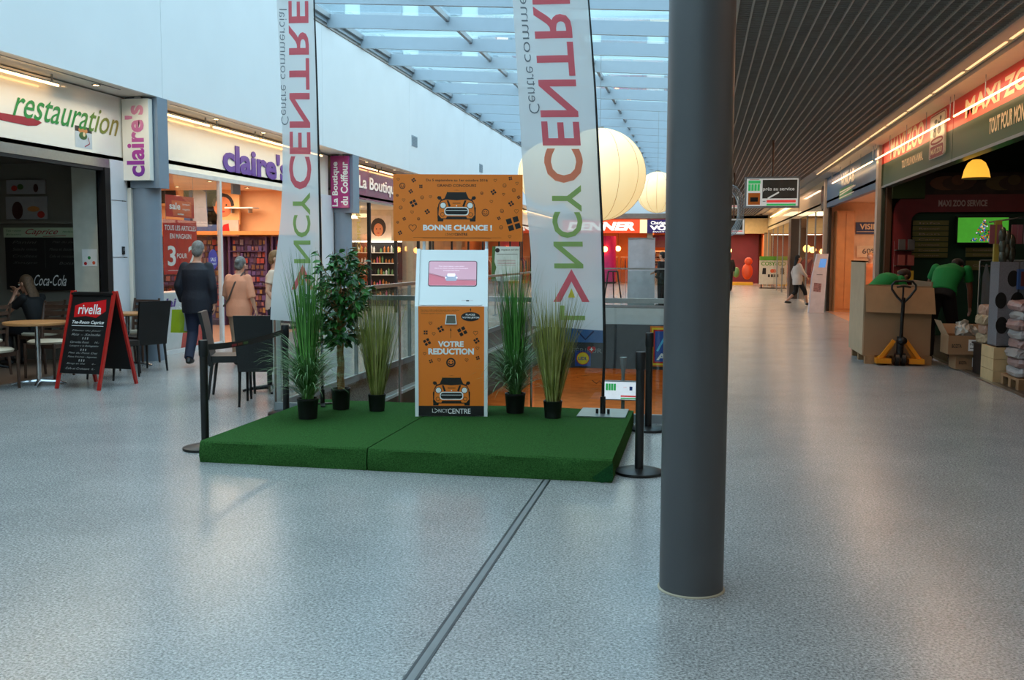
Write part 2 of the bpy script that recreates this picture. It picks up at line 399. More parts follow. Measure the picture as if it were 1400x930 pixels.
# lower level seen through the opening
struct('floor', B((-14, 4, -4.3), (9, 62, -4.2)), mat('lower level wood floor', (176, 120, 72), .25, var=.2, scale=2))
struct('wall_lower_end', B((-14, 56, -4.2), (9, 56.2, -.36)), mat('lower end wall', (150, 96, 60), .7, var=.2, scale=1))
struct('wall_lower_left', B((-9.2, 4, -4.2), (-9, 56, -.36)), mat('lower side wall', (86, 78, 72), .7, var=.2))
struct('wall_lower_right', B((4, 4, -4.2), (4.2, 56, -.36)), mat('lower side wall', (86, 78, 72)))
struct('wall_lower_near', B((-9, 5.8, -4.2), (4, 6, -.36)), mat('lower side wall', (86, 78, 72)))
DKB = mat('dark edge cladding', (74, 70, 66), .4, var=.1)
PALE = mat('pale edge cladding', (196, 202, 204), .4, var=.03)
struct('trim_3', B((VX0 - .03, VY0, -.42), (VX0 - .001, VY1, -.01)).box((VX0, VY0, -.44), (VX0 + .02, VY1, -.4)), PALE)
struct('trim_4', B((VX0 - .03, VY0, -1.3), (VX0 + .01, VY1, -.44)), DKB)
struct('trim_5', B((VX0, VY1 - .03, -.5), (VX1, VY1 - .001, -.01)), PALE)
struct('trim_6', B((VX1 + .001, VY0, -1.3), (VX1 + .03, VY1, -.01)), DKB)
struct('trim_7', B((VX0, VY0 - .03, -1.3), (VX1, VY0 - .001, -.01)), DKB)

# left upper wall, in panels
ys = [-8, -5.2, 0.95, 7.1, 13.2, 19.35, 25.5, 31.65, 37.8, 43.95, 50.1, 55.2]
wl = struct('wall_left', B((-8.3, -8, 3.86), (-7.66, 55.2, 6.3)), WHITE)
for a, b in zip(ys, ys[1:]): B((-7.66, a + .004, 3.78), (-7.6, b - .004, 6.2)).build('panel', WHITE, wl)
struct('trim_8', B((-7.66, -8, 6.2), (-7.585, 55.2, 6.215)), mat('joint line', (120, 110, 100), .7))
struct('trim_9', B((-8.3, -8, 3.78), (-7.66, 55.2, 3.86)), SOF)      # soffit in front of the left shops
for y, z in ((25.95, 4.6), (34.2, 4.6)):
    t = thing('wall_vent', 'small grey square vent high on the white wall, %s' % ('above the salon sign' if y < 30 else 'farther along beyond the salon'), 'vent', (-7.6, y, z - .13))
    B((-7.6, y - .26, z - .13), (-7.585, y + .26, z + .15)).build('frame', mat('vent grey', (150, 165, 175), .6), t)
    for k in range(6): B((-7.588, y - .24, z - .11 + k * .04), (-7.578, y + .24, z - .095 + k * .04)).build('slat', mat('vent slat', (120, 132, 142), .6), t)
# the end of the mall and the wall behind the viewer
we = struct('wall_end', B((-8.3, 55.2, 3.9), (4.6, 55.5, 6.3)), WHITE)
struct('trim_10', B((-8.1, 55.0, 3.62), (3.6, 55.2, 3.9)), mat('brown grey fascia', (128, 112, 100), .6))
struct('wall_back', B((-8.3, -8.3, 0), (4.6, -8, 6.4)), PLAIN)
# glazed roof, falling to the right
SKX0, SKX1 = -7.6, 0.20
def rz_(x): return 6.21 - .0625 * (x + 7.6)
BEAM = mat('pale blue grey beam', (158, 174, 186), .45, var=.02)
sk = struct('window_1', B((-7.6, 55.1, 6.2), (-7.5, 55.2, 6.5)).box((-8.3, -8, 6.3), (-7.6, 55.2, 6.55)), BEAM)
k = 0; y = -7.2
BY = [19.65 + 2.04 * i for i in range(-13, 18)]
PG = glass('roof glass', (236, 246, 246), 1.3)
PN = [-7.6, -5.05, -2.55, -0.05, .20]
for i, y in enumerate(BY):
    m = MB()
    m.add([(SKX0, y, rz_(SKX0)), (SKX1, y, rz_(SKX1)), (SKX1, y + .07, rz_(SKX1)), (SKX0, y + .07, rz_(SKX0)),
           (SKX0, y, rz_(SKX0) + .27), (SKX1, y, rz_(SKX1) + .27), (SKX1, y + .07, rz_(SKX1) + .27), (SKX0, y + .07, rz_(SKX0) + .27)],
          [(0, 3, 2, 1), (4, 5, 6, 7), (0, 1, 5, 4), (1, 2, 6, 5), (2, 3, 7, 6), (3, 0, 4, 7)])
    m.build('beam', BEAM, sk)
    if i + 1 < len(BY):
        for a, b in zip(PN, PN[1:]):
            za, zb = rz_(a) + .30, rz_(b) + .30
            MB().add([(a, y, za), (b, y, zb), (b, y + 2.04, zb), (a, y + 2.04, za)], [(0, 1, 2, 3)]).build('pane', PG, sk)
        for a in PN[1:-1] + [-7.56]:
            MB().bar((a, y + .07, rz_(a) + .22), (a, y + 2.04, rz_(a) + .22), .07, .1).build('purlin', ALU, sk)
# inner edge of the low ceiling
struct('trim_11', B((.20, -8, 3.77), (.27, 55.2, 6.1)), mat('warm grey fascia', (170, 168, 160), .6, var=.03))
# the building carries on above the right hand corridor
struct('wall_right_upper', B((.27, -8, 4.75), (4.6, 55.2, 4.85)), DARK)
struct('ceiling', B((.27, -8, 4.55), (3.6, 55.2, 4.74)), mat('black ceiling void', (44, 42, 41), .9))
LAT = mat('grey lattice slat', (186, 178, 170), .5, 0, var=.04)
cg = struct('ceiling_lattice', B((.27, -8, 3.74), (.30, 55.2, 3.84)).box((2.84, -8, 3.74), (2.87, 55.2, 3.84)), LAT)
me = None
for i in range(20):
    x = .42 + i * .12
    if me is None:
        o = B((x - .008, -8, 3.75), (x + .008, 55.2, 3.83)).build('slat', LAT, cg); me = o.data
    else:
        o = bpy.data.objects.new('slat', me); C.objects.link(o); o.parent = cg; o.location = (i * .12, 0, 0)
cr = MB()
y = 4.0
while y < 55:
    cr.box((.30, y, 3.765), (2.84, y + .016, 3.82)); y += .075 if y < 30 else .15
o = cr.build('cross_slat', mat('grey lattice cross slat', (150, 144, 138), .5, 0), cg, kind='stuff')
struct('trim_12', B((2.87, -8, 3.80), (3.08, 55.2, 3.88)).box((3.26, -8, 3.80), (3.75, 55.2, 3.88)).box((3.08, -8, 3.86), (3.26, 55.2, 3.9)).box((2.87, -8, 3.88), (3.75, 55.2, 4.6)), mat('corridor soffit', (196, 186, 176), .6, var=.03))

# expansion: shop shells ------------------------------------------------------------------
def shell(side, y0, y1, depth, h, wm, name):
    """three walls and a ceiling of one shop; side -1 left, +1 right"""
    x0 = -8.1 if side < 0 else 3.56; x1 = x0 + side * depth; a, b = min(x0, x1), max(x0, x1); e = .1
    struct('wall_%s_back' % name, B((x1 - .05, y0, 0), (x1 + .05, y1, h)), wm)
    struct('wall_%s_far' % name, B((a, y1 - .08, 0), (b, y1, h)), wm)
    struct('wall_%s_near' % name, B((a, y0, 0), (b, y0 + .08, h)), wm)
    struct('ceiling_%s' % name, B((a, y0, h), (b, y1, h + .06)), wm)
shell(-1, 5.0, 13.0, 4.2, 2.86, mat('cafe wall', (116, 113, 104), .7, var=.05), 'cafe')
shell(-1, 13.3, 20.4, 4.2, 2.95, mat('peach wall', (240, 196, 150), .6, var=.08, scale=2), 'jewellery')
shell(-1, 21.2, 29.4, 4.2, 2.95, mat('salon wall', (214, 190, 160), .6), 'salon')
shell(-1, 29.5, 55.0, 4.2, 2.95, mat('far shop wall', (206, 160, 116), .6, var=.2, scale=1), 'far_left')
shell(1, 8.0, 21.0, 5.0, 3.9, mat('pet shop wall', (34, 44, 28), .7, var=.1), 'pet')
shell(1, 21.2, 30.0, 4.0, 3.1, mat('optician wall', (232, 200, 168), .6), 'optician')
shell(1, 30.1, 55.0, 4.0, 3.1, mat('boutique wall', (214, 168, 118), .6, var=.15, scale=1), 'far_right')
struct('wall_left_near', B((-8.3, -8, 0), (-8.1, 5.0, 3.78)), PLAIN)
struct('wall_right_near', B((3.56, -8, 0), (3.76, 8.0, 3.8)), PLAIN)

# the office block beyond the glazed roof
t = thing('office_building', 'pale office block with louvred window bands seen through the glass roof', 'building', (-6, 80, 0))
OB = mat('pale office cladding', (176, 196, 198), .8, var=.03, scale=.2)
B((-34, 80, 0), (16, 95, 44)).build('wall', OB, t)
for k in range(11):
    B((-34, 79.7, 6 + k * 3.5), (16, 80, 6.35 + k * 3.5)).build('ledge', mat('office ledge', (150, 168, 176), .8), t)
    for j in range(10): B((-33 + j * 5, 79.9, 7 + k * 3.5), (-29.4 + j * 5, 80.02, 8.8 + k * 3.5)).build('window', mat('office window', (120, 140, 150), .3), t)

struct('ceiling_left_void', B((-13, -8, 3.06), (-8.22, 61, 3.86)), DARK)
struct('ceiling_right_void', B((3.72, 21.05, 3.2), (9, 61, 4.0)), DARK); struct('ceiling_right_roof', B((3.5, -8, 4.0), (9, 61, 4.8)), DARK)
# ================================================================== LEFT SHOP FRONTS
LED = mat('warm light tube', (255, 214, 150), em=5.5, emc=(255, 200, 130))
SPOT = mat('lit spot lens', (255, 220, 170), em=14, emc=(255, 200, 140))
SIGNW = mat('glossy white sign panel', (236, 232, 222), .16, var=.01, coat=.4)
PURPLE = mat('purple print', (92, 58, 150), .4)
REDP = mat('red print', (196, 28, 34), .45)
REDD = mat('dark red print', (150, 28, 44), .45)
WHP = mat('white print', (238, 238, 236), .5)
BLP = mat('black print', (18, 17, 17), .5)
GRP = mat('green print', (24, 130, 60), .45)
SHOPG = glass('shop window glass', (238, 242, 240), 1.5)

def downlight(x, y, z, label, col=None):
    t = thing('downlight', label, 'ceiling light', (x, y, z), 0, 'recessed soffit spotlights')
    MB().lathe([(.055, 0), (.055, -.012), (.04, -.012), (.04, 0)], (x, y, z), 14).build('ring', ALU, t)
    MB().lathe([(.038, -.004), (.038, -.008)], (x, y, z), 12).build('lens', col or SPOT, t)
for y in (10.1, 12.0): downlight(-7.86, y, 3.779, 'recessed soffit spot over the cafe sign, %s' % ('near the left picture edge' if y < 11 else 'beside the upright sign'))
for y, w in ((15.3, 'over the big purple lettering, left of the pair'), (17.1, 'over the big purple lettering, right of the pair')): downlight(-7.86, y, 3.779, 'small recessed spot in the soffit ' + w)
for i, y in enumerate((22.8, 25.0, 27.2, 31.5, 34, 36.5, 39)): downlight(-7.86, y, 3.779, 'recessed soffit spot past the far pillar, ' + ['first', 'second', 'third', 'fourth', 'fifth', 'sixth', 'seventh'][i] + ' along')
for y0, y1 in ((9.0, 12.4), (13.7, 18.2), (22, 28)): struct('trim_13', B((-7.78, y0, 3.772), (-7.755, y1, 3.78)), ALU)
def tube(x, y0, y1, z, label):
    t = thing('light_tube', label, 'light strip', (x, y0, z), 0, None)
    B((x - .012, y0, z - .012), (x + .012, y1, z + .012)).build('lamp_tube', LED, t)
    B((x - .02, y0, z + .013), (x + .02, y1, z + .03)).build('housing', ALU, t)
    for q in (y0 + .1, y1 - .13): B((x - .01, q, z + .03), (x + .01, q + .02, 3.78)).build('bracket', ALU, t)
tube(-7.96, 8.8, 11.35, 3.66, 'warm light strip along the top of the white cafe sign')
tube(-7.96, 13.5, 15.25, 3.66, 'warm light strip at the left end of the purple lettered shop sign')
tube(-7.96, 15.4, 17.1, 3.66, 'warm light strip above the middle of the purple lettered shop sign')
tube(-7.96, 17.2, 20.2, 3.66, 'warm light strip above the right end of the purple lettered sign, behind the flag')
tube(-7.96, 21.6, 23.9, 3.66, 'warm light strip at the left end of the dark red salon sign')
tube(-7.96, 24.1, 28.5, 3.66, 'warm light strip above the right end of the dark red salon sign')
area('cafe_sign_wash', (-7.8, 10.8, 3.7), (.08, 3.6), 16, (1, .80, .55), (0, math.radians(-25), 0))
area('jewellery_sign_wash', (-7.8, 16.8, 3.7), (.08, 6), 26, (1, .80, .55), (0, math.radians(-25), 0))
area('salon_sign_wash', (-7.8, 25, 3.7), (.08, 6), 16, (1, .72, .5), (0, math.radians(-25), 0))

# --- cafe
t = thing('cafe_sign', 'white cafe sign board lettered restauration with a dark red spoon', 'sign', (-8.1, 8.6, 2.87))
B((-8.2, 8.0, 2.87), (-8.1, 12.99, 3.76)).build('panel', SIGNW, t)
f = FL(0, 0)
g = grad('green to olive print', 1, [(1.0, (20, 134, 62)), (3.4, (28, 130, 52)), (4.2, (150, 132, 52))])
a, b = PX(18, 158, -8.09), PX(163, 180, -8.09)
m = text('restauration', f, a.y, 3.2, b.y, 3.52, mb=MB(), bold=.004, shear=.5, d=.006)
m.build('lettering', g, t)
A = Art(f)
sp = [PX(*p, -8.1) for p in ((-60, 146), (-10, 150), (0, 154), (30, 159), (50, 163), (57, 168), (50, 172), (38, 172), (0, 164), (-60, 158))]
A.poly(REDD, [(p.y, p.z) for p in sp][::-1], .004)
pa, pb = PX(102, 172, -8.1), PX(126, 205, -8.1)
y0, y1, z0, z1 = pa.y, pb.y, 2.96, 3.24
A.poly(mat('picture grey', (190, 200, 206), .4), [(y0, z0), (y1, z0), (y1, z1), (y0, z1)], .003)
A.poly(mat('picture dark', (52, 48, 44), .4), [(y0, z1 - .07), (y1, z1 - .07), (y1, z1), (y0, z1)], .004)
A.poly(mat('bun brown', (196, 130, 70), .5), disc(y0 + .17, z1 - .05, .1, 14, .045), .005)
A.poly(mat('salad green', (60, 96, 44), .5), disc(y0 + .17, z1 - .12, .09, 12, .05), .006)
A.poly(mat('cream crumbs', (222, 200, 160), .5), disc(y0 + .19, z1 - .1, .03, 8), .007)
A.path(REDD, [(y0 + .28, z1 - .13), (y0 + .31, z0 + .07), (y0 + .2, z0 + .02)], .014, .006)
A.done(t)
t = thing('roller_shutter_box', 'brushed metal shutter rail under the white cafe sign', 'shutter', (-8.1, 8, 2.75))
B((-8.22, 8.0, 2.745), (-8.09, 12.62, 2.865)).build('box', STEEL, t); B((-8.2, 8, 2.70), (-8.1, 12.62, 2.745)).build('rail', DARK, t)
struct('trim_14', B((-8.2, 12.48, 0), (-8.08, 12.6, 2.745)), DARK)
CLAD = mat('white shopfront cladding', (214, 216, 222), .4, var=.02)
ws = struct('wall_pier', B((-8.3, 12.6, 0), (-8.11, 13.05, 2.87)), CLAD)
for z0, z1 in ((0, .62), (.63, 1.5), (1.51, 2.3), (2.31, 2.87)): B((-8.11, 12.61, z0 + .003), (-8.08, 12.98, z1)).build('panel', CLAD, ws)
t = thing('wall_intercom', 'tiny dark call box on the white cladding beside the cafe', 'intercom', (-8.08, 12.85, 1.58)); B((-8.08, 12.83, 1.55), (-8.06, 12.88, 1.66)).build('housing', DARK, t); B((-8.06, 12.845, 1.6), (-8.056, 12.865, 1.64)).build('button', ALU, t)
struct('trim_15', B((-8.25, 13.05, 0), (-8.05, 13.12, 2.87)), SIGNW)

def blade(y, label, lines, m, panel, nm='blade_sign'):
    t = thing(nm, label, 'sign', (-7.82, y, 2.55))
    B((-8.08, y, 2.60), (-7.67, y + .1, 3.74)).build('panel', panel, t)
    B((-7.9, y + .03, 3.74), (-7.8, y + .09, 3.78)).build('bracket', ALU, t)
    fr = Fr((-7.875, y, 3.15), (0, 0, 1), (-1, 0, 0))      # reads upward
    for s, b0, b1, a0, a1 in lines: text(s, fr, a0, b0, a1, b1, m, t, bold=.03, d=.004)
    return t
PG2 = grad('magenta to purple print', 2, [(0.05, (96, 40, 150)), (.5, (176, 60, 150)), (1.1, (226, 150, 170))])
blade(12.93, "upright white sign reading claire's in purple to pink letters", [("claire's", -.13, .16, -.5, .5)], PG2, SIGNW)
def pier(y, i, w=.36, r=.2, xc=-7.92):
    s = struct('wall_pillar_%s' % i, B((-8.1, y, 2.5), (-7.6, y + w, 3.78)), BLUEG)
    c = struct('column_%s' % i, MB().lathe([(r, 0), (r, 2.5)], (xc, y + .2, 0), 28), BLUEG, smooth=True)
pier(13.05, 'near', .27)
pier(21.12, 'far', .4)
MAG = mat('magenta sign panel', (168, 44, 116), .2, coat=.4)
blade(21.0, 'upright magenta sign reading La Boutique du Coiffeur in white', [("La Boutique", .0, .17, -.52, .46), ("du Coiffeur", -.2, -.03, -.5, .46)], WHP, MAG)
blade(37.3, 'plain white lit upright sign far along the left shops', [], WHP, mat('lit white sign', (255, 240, 215), em=1.2))

# --- jewellery shop front
t = thing('shop_sign', "long white shop fascia reading claire's in big purple letters", 'sign', (-8.1, 13.4, 2.87))
B((-8.2, 13.35, 2.87), (-8.1, 20.9, 3.74)).build('panel', SIGNW, t)
a, b = PX(307, 225, -8.06), PX(396, 240, -8.06)
text("claire's", f, a.y, 2.99, b.y, 3.49, PURPLE, t, bold=.034, d=.02, th=.015)
t = thing('shop_front_glazing', 'tall glass shop front with white posts beside the striding man', 'shop window', (-8.1, 13.5, 0))
FRM = mat('white window frame', (208, 212, 214), .35, .2)
B((-8.12, 13.42, 2.80), (-8.06, 20.4, 2.87)).build('head_rail', FRM, t)
for y in (13.42, 15.77): B((-8.12, y, 0), (-8.06, y + .07, 2.8)).build('post', FRM, t)
B((-8.12, 13.42, 0), (-8.06, 15.8, .06)).build('bottom_rail', FRM, t)
SH('x', -8.095, 13.49, .06, 15.77, 2.8).build('pane', SHOPG, t)
struct('trim_16', B((-8.2, 20.4, 0), (-8.06, 21.1, 2.87)), CLAD)
struct('trim_17', B((-8.1, 13.1, 0), (-8.06, 13.42, 2.87)), CLAD)
fp = FL(0, 0, -8.085)
t = thing('sale_poster', 'small red and orange sale poster hung at the top of the shop window', 'poster', (-8.15, 14.1, 2.1))
a, b = PX(231, 266, -8.09), PX(270, 296, -8.09)
B((-8.16, a.y, 2.14), (-8.15, b.y, 2.48)).build('sheet', REDP, t)
A = Art(FL(0, 0, -8.15)); w = b.y - a.y
A.poly(mat('orange print', (226, 96, 58), .45), [(a.y + .25 * w, 2.16), (a.y + .9 * w, 2.16), (a.y + .9 * w, 2.40), (a.y + .2 * w, 2.40)], .001)
A.text(WHP, 'sale', a.y + .12 * w, 2.26, a.y + .5 * w, 2.37, .002, bold=.02); A.text(WHP, 'jusqu\u00e0', a.y + .58 * w, 2.33, a.y + .84 * w, 2.37, .002); A.text(WHP, 'magasin', a.y + .58 * w, 2.25, a.y + .84 * w, 2.29, .002); A.text(WHP, 'soldes', a.y + .4 * w, 2.18, a.y + .62 * w, 2.21, .002, bold=.03); A.done(t)
t = thing('offer_poster', 'tall red poster TOUS LES ARTICLES EN MAGASIN 3 POUR in the shop window', 'poster', (-8.15, 14.1, 1.2))
a, b = PX(228, 300, -8.09), PX(273, 300, -8.09); w = b.y - a.y
B((-8.16, a.y, 1.24), (-8.15, b.y, 2.10)).build('sheet', REDP, t)
A = Art(FL(0, 0, -8.15)); X = lambda q: a.y + q * w
A.text(WHP, 'TOUS LES ARTICLES', X(.03), 1.93, X(.97), 2.01, .002, bold=.01); A.text(WHP, 'EN MAGASIN', X(.18), 1.80, X(.82), 1.88, .002, bold=.01)
A.text(WHP, '3', X(.1), 1.37, X(.34), 1.69, .002, bold=.02); A.text(WHP, 'POUR', X(.37), 1.49, X(.68), 1.57, .002, bold=.015); A.text(WHP, '2', X(.72), 1.37, X(.95), 1.69, .002, bold=.02)
A.line(WHP, (X(.1), 1.3), (X(.8), 1.3), .006, .002); A.done(t)
for q in (.08, .92): MB().tube([(-8.155, X(q), 2.10), (-8.155, X(q), 2.95)], .003, 5).build('hanging_cord', ALU, t)
t = thing('window_sticker', 'round blue sticker on the glass behind the man in navy', 'sticker', (-8.07, 15.5, 1.4))
MB().prism(disc(15.52, 1.47, .16, 24, .17), FL(0, 0, -8.085), 0, .006).build('disc', mat('blue print', (60, 58, 150), .4), t)
A = Art(FL(0, 0, -8.079)); A.text(WHP, 'SALE', 15.43, 1.44, 15.61, 1.5, .001); A.text(WHP, 'OUVERT', 15.41, 1.38, 15.63, 1.41, .001); A.done(t)
# window display plinth with white front
t = thing('window_plinth', 'white printed display plinth standing behind the shop window', 'display', (-8.4, 14.0, 0))
B((-8.6, 13.6, 0), (-8.2, 15.6, .95)).build('body', mat('plinth white', (220, 218, 222), .5), t)
A = Art(FL(0, 0, -8.2)); A.text(PURPLE, 'dai', 14.05, .72, 14.5, .86, .002, bold=.03, shear=.2); A.poly(REDP, [(14.6, 0.02), (15.4, .02), (15.4, .38), (14.7, .38)], .002); A.poly(mat('lime print', (170, 190, 50)), disc(13.95, .4, .1), .002); A.done(t)
t = thing('toy_figure', 'small yellow and green toy on the window plinth', 'toy', (-8.4, 13.95, .95))
MB().ell((-8.4, 13.95, 1.01), (.07, .07, .06)).build('body', mat('toy lime', (190, 196, 60)), t, True); MB().ell((-8.4, 13.95, 1.13), (.08, .07, .07)).build('head', mat('toy cream', (224, 214, 180)), t, True)
for s in (-1, 1): MB().ell((-8.33, 13.95 + s * .03, 1.14), .02, 8, 6).build('eye', BLP, t, True)

# interior displays: slatted wall units full of carded goods
def goods(x0, x1, y0, y1, z0, z1, axis, cols, parent, n, name='carded_goods'):
    mbs = {c: MB() for c in cols}
    rows = max(2, int((z1 - z0) / .13)); L0, L1 = (x0, x1) if axis == 'x' else (y0, y1)
    for r in range(rows):
        z = z0 + (r + .5) * (z1 - z0) / rows; u = L0 + .05
        while u < L1 - .05:
            w = R.uniform(.04, .09); h = R.uniform(.07, .115); c = R.choice(cols); dpt = R.uniform(.02, .09)
            if axis == 'x': mbs[c].box((u, y0 - dpt, z - h / 2), (u + w, y0 - dpt + .015, z + h / 2))
            else: mbs[c].box((x0 + dpt, u, z - h / 2), (x0 + dpt + .015, u + w, z + h / 2))
            u += w + R.uniform(.008, .03)
    for c, m in mbs.items():
        if m.v: m.build(name, c, parent, kind='stuff')
CG = [mat('card purple', (84, 64, 104), .5), mat('card plum', (66, 46, 70), .5), mat('card pink', (140, 96, 104), .5), mat('card gold', (150, 118, 76), .4), mat('card grey', (110, 100, 112), .5), mat('card violet', (92, 76, 130), .5), mat('card brown', (104, 72, 60), .5), mat('card red', (150, 60, 56), .5)]
UNIT = mat('purple display board', (78, 56, 96), .6)
def unit_x(x0, x1, y, z1, label, n, bm=UNIT, cols=CG, z0=.15):
    t = thing('display_unit', label, 'shop display', ((x0 + x1) / 2, y, 0))
    B((x0, y, 0), (x1, y + .05, z1)).build('back_board', bm, t)
    for x in (x0, x1 - .04): B((x, y - .12, 0), (x + .04, y, z1)).build('side_post', bm, t)
    for q in range(3): z = .12 + q * (z1 - .3) / 2.2; B((x0 + .04, y - .14, z), (x1 - .04, y, z + .02)).build('shelf', bm, t)
    goods(x0 + .04, x1 - .04, y, y, z0, z1 - .06, 'x', cols, t, 0)
for i, (a, b) in enumerate(((-12.1, -11.2), (-11.1, -10.2), (-10.1, -9.2), (-9.1, -8.3))):
    unit_x(a, b, 20.2, 1.95, 'purple wall display of carded jewellery, %s from the shop entrance' % ['fourth', 'third', 'second', 'first'][i], 0)
struct('trim_18', B((-12.2, 19.9, 1.98), (-8.2, 20.3, 2.06)), mat('orange pelmet', (226, 150, 84), .5))
for i, y in enumerate((14.2, 15.6, 17.0, 18.4)):
    t = thing('display_unit', 'dark display of small goods against the jewellery shop back wall, %s from the window' % ['first', 'second', 'third', 'fourth'][i], 'shop display', (-12.2, y, 0))
    B((-12.25, y - .6, 0), (-12.2, y + .6, 1.95)).build('back_board', UNIT, t)
    for q in (.3, .9, 1.5): B((-12.2, y - .58, q), (-12.05, y + .58, q + .02)).build('shelf', UNIT, t)
    goods(-12.2, -12.2, y - .58, y + .58, .15, 1.9, 'y', CG, t, 0)
def wall_picture(x, z, w, h, y, label, mats, face=False):
    t = thing('wall_picture', label, 'picture', (x, y, z)); B((x - w / 2, y - .05, z - h / 2), (x + w / 2, y, z + h / 2)).build('canvas', mats[0], t)
    A = Art(FF(x, z, y - .05))
    for k, m in enumerate(mats[1:]):
        if face and k == 0:
            A.poly(m, disc(0, 0, w * .3, 16, h * .3), .001); A.path(BLP, disc(0, 0, w * .3, 16, h * .3)[:9], w * .1, .002)
            for s in (-1, 1): A.poly(BLP, disc(s * w * .1, h * .03, w * .03, 6), .003)
            A.poly(REDP, disc(0, -h * .15, w * .06, 8, h * .02), .003)
        else: A.poly(m, [(-w * .35 + k * .1 * w, -h * .4), (w * .1 + k * .1 * w, -h * .4), (w * .05 + k * .1 * w, h * (.3 - k * .2)), (-w * .2, h * .2)], .001 + .001 * k)
    A.done(t)
p = PY(306, 282, 20.1); wall_picture(p.x, p.z, .75, .8, 20.12, 'canvas of a smiling dark haired face above the displays', [mat('canvas cream', (240, 190, 130)), mat('skin print', (214, 130, 84))], True)
p = PY(310, 290, 20.1); wall_picture(p.x + .05, p.z - .35, .5, .35, 20.08, 'small pinkish picture under the shelf in the jewellery shop', [mat('canvas pink', (220, 190, 180)), REDP])
p = PY(275, 266, 20.1); wall_picture(p.x, p.z - .1, .8, 1.5, 20.12, 'tall blue evening tower canvas in the jewellery shop', [mat('canvas blue', (70, 100, 160)), mat('tower grey', (40, 50, 80)), mat('canvas cloud', (170, 180, 200))])
p = PY(233, 263, 20.1); wall_picture(p.x, p.z, .9, .6, 20.12, 'framed grid of green and dark stones high in the jewellery shop', [mat('canvas tan', (220, 170, 110)), mat('stone green', (60, 90, 70)), BLP])
t = thing('wall_shelf', 'narrow white shelf beside the face canvas', 'shelf', (-10, 20, 2.4)); p = PY(320, 284, 20.1)
B((p.x - .1, 19.85, p.z - .03), (p.x + .55, 20.15, p.z)).build('board', WHITE, t)
for s in (0, .4): B((p.x + s, 19.95, p.z - .12), (p.x + s + .02, 20.12, p.z - .03)).build('bracket', ALU, t)
for i, (x, y) in enumerate(((-9.2, 14.6), (-10.5, 16.2), (-9.2, 17.6), (-10.6, 18.9), (-9.3, 19.4), (-11.2, 14.6))): downlight(x, y, 2.949, 'ceiling spot inside the jewellery shop, %s back from the window' % ['first', 'third', 'fourth', 'fifth', 'sixth', 'second'][i])
t = thing('ceiling_sensor', 'small blue grey square plate hung under the shop ceiling', 'sign', (-8.4, 17.0, 2.6)); B((-8.42, 16.9, 2.66), (-8.38, 17.2, 2.93)).build('plate', BLUEG, t); B((-8.405, 17.04, 2.93), (-8.395, 17.06, 2.95)).build('hanger', ALU, t)
struct('floor', B((-12.2, 13.4, 0), (-8.1, 20.4, .004)), mat('warm shop floor', (200, 150, 120), .25, var=.06))

# --- salon
t = thing('shop_sign', 'dark red and violet salon fascia reading La Boutique du Coiffeur in white', 'sign', (-8.1, 21.8, 2.87))
B((-8.2, 21.75, 2.90), (-8.1, 29.4, 3.70)).build('panel', mat('violet red sign', (120, 48, 84), .2, coat=.4, var=.15, scale=1), t)
a, b = PX(491, 250, -8.08), PX(538, 260, -8.08)
text('La Boutique', f, a.y, 3.08, a.y + (b.y - a.y) * 1.15, 3.48, WHP, t, bold=.015, d=.02, th=.015); text('du Coiffeur', f, a.y + (b.y - a.y) * 1.25, 3.13, 28.6, 3.48, WHP, t, bold=.015, d=.02, th=.015)
t = thing('salon_glazing', 'dark framed salon glass front behind the small tree', 'shop window', (-8.1, 21.8, 0))
for y in (21.75, 23.6, 25.8, 28.0, 29.3): B((-8.14, y, 0), (-8.06, y + .08, 2.85)).build('post', DARK, t)
B((-8.14, 21.75, 2.85), (-8.06, 29.4, 2.9)).build('head_rail', STEEL, t)
for y0, y1 in ((21.83, 23.6), (25.88, 28.0)): SH('x', -8.1, y0, .05, y1, 2.85).build('pane', SHOPG, t)
text('COIFFURE', Fr((-8.09, 22.85, 2.2), (0, 0, 1), (0, -1, 0)), -.55, -.12, .55, .12, mat('gold print', (214, 170, 70), .4), t, bold=.02)
BT = [mat('bottle white', (214, 214, 210), .3), mat('bottle dark', (40, 34, 40), .3), mat('bottle pink', (190, 90, 120), .3), mat('bottle green', (110, 150, 100), .3), mat('bottle amber', (190, 120, 60), .3)]
def bottle_shelf(x0, x1, y, label, lit=True):
    t = thing('product_shelf', label, 'shelving', ((x0 + x1) / 2, y, 0)); DK = mat('shelf black', (30, 28, 30))
    B((x0, y, 0), (x1, y + .04, 1.95)).build('back_board', DK, t)
    for x in (x0, x1 - .03): B((x, y - .3, 0), (x + .03, y, 1.95)).build('side_panel', DK, t)
    mbs = [MB() for _ in BT]
    for z in (.25, .6, .95, 1.3, 1.62):
        B((x0 + .03, y - .28, z), (x1 - .03, y, z + .02)).build('shelf', mat('shelf light edge', (220, 214, 206)), t)
        x = x0 + .08
        while x < x1 - .08:
            h = R.uniform(.1, .22); MBx = R.choice(mbs); MBx.lathe([(.028, 0), (.03, h * .75), (.012, h * .82), (.012, h)], (x, y - .15, z + .02), 7); x += R.uniform(.075, .12)
    for m, q in zip(BT, mbs):
        if q.v: q.build('bottle_rows', m, t, kind='stuff')
    if lit: B((x0, y - .32, 1.95), (x1, y + .02, 1.99)).build('light_cornice', mat('white lit cornice', (255, 246, 230), em=2.2), t)
bottle_shelf(-11.8, -10.4, 29.0, 'black shelving of hair products with white lit top, farthest from the salon entrance')
bottle_shelf(-10.3, -8.9, 29.0, 'black shelving of hair products with white lit top, next to the salon front')
p = PY(516, 325, 28.7); t = thing('portrait_poster', 'portrait of a dark haired model on top of the product shelves', 'poster', (p.x, 28.8, 2))
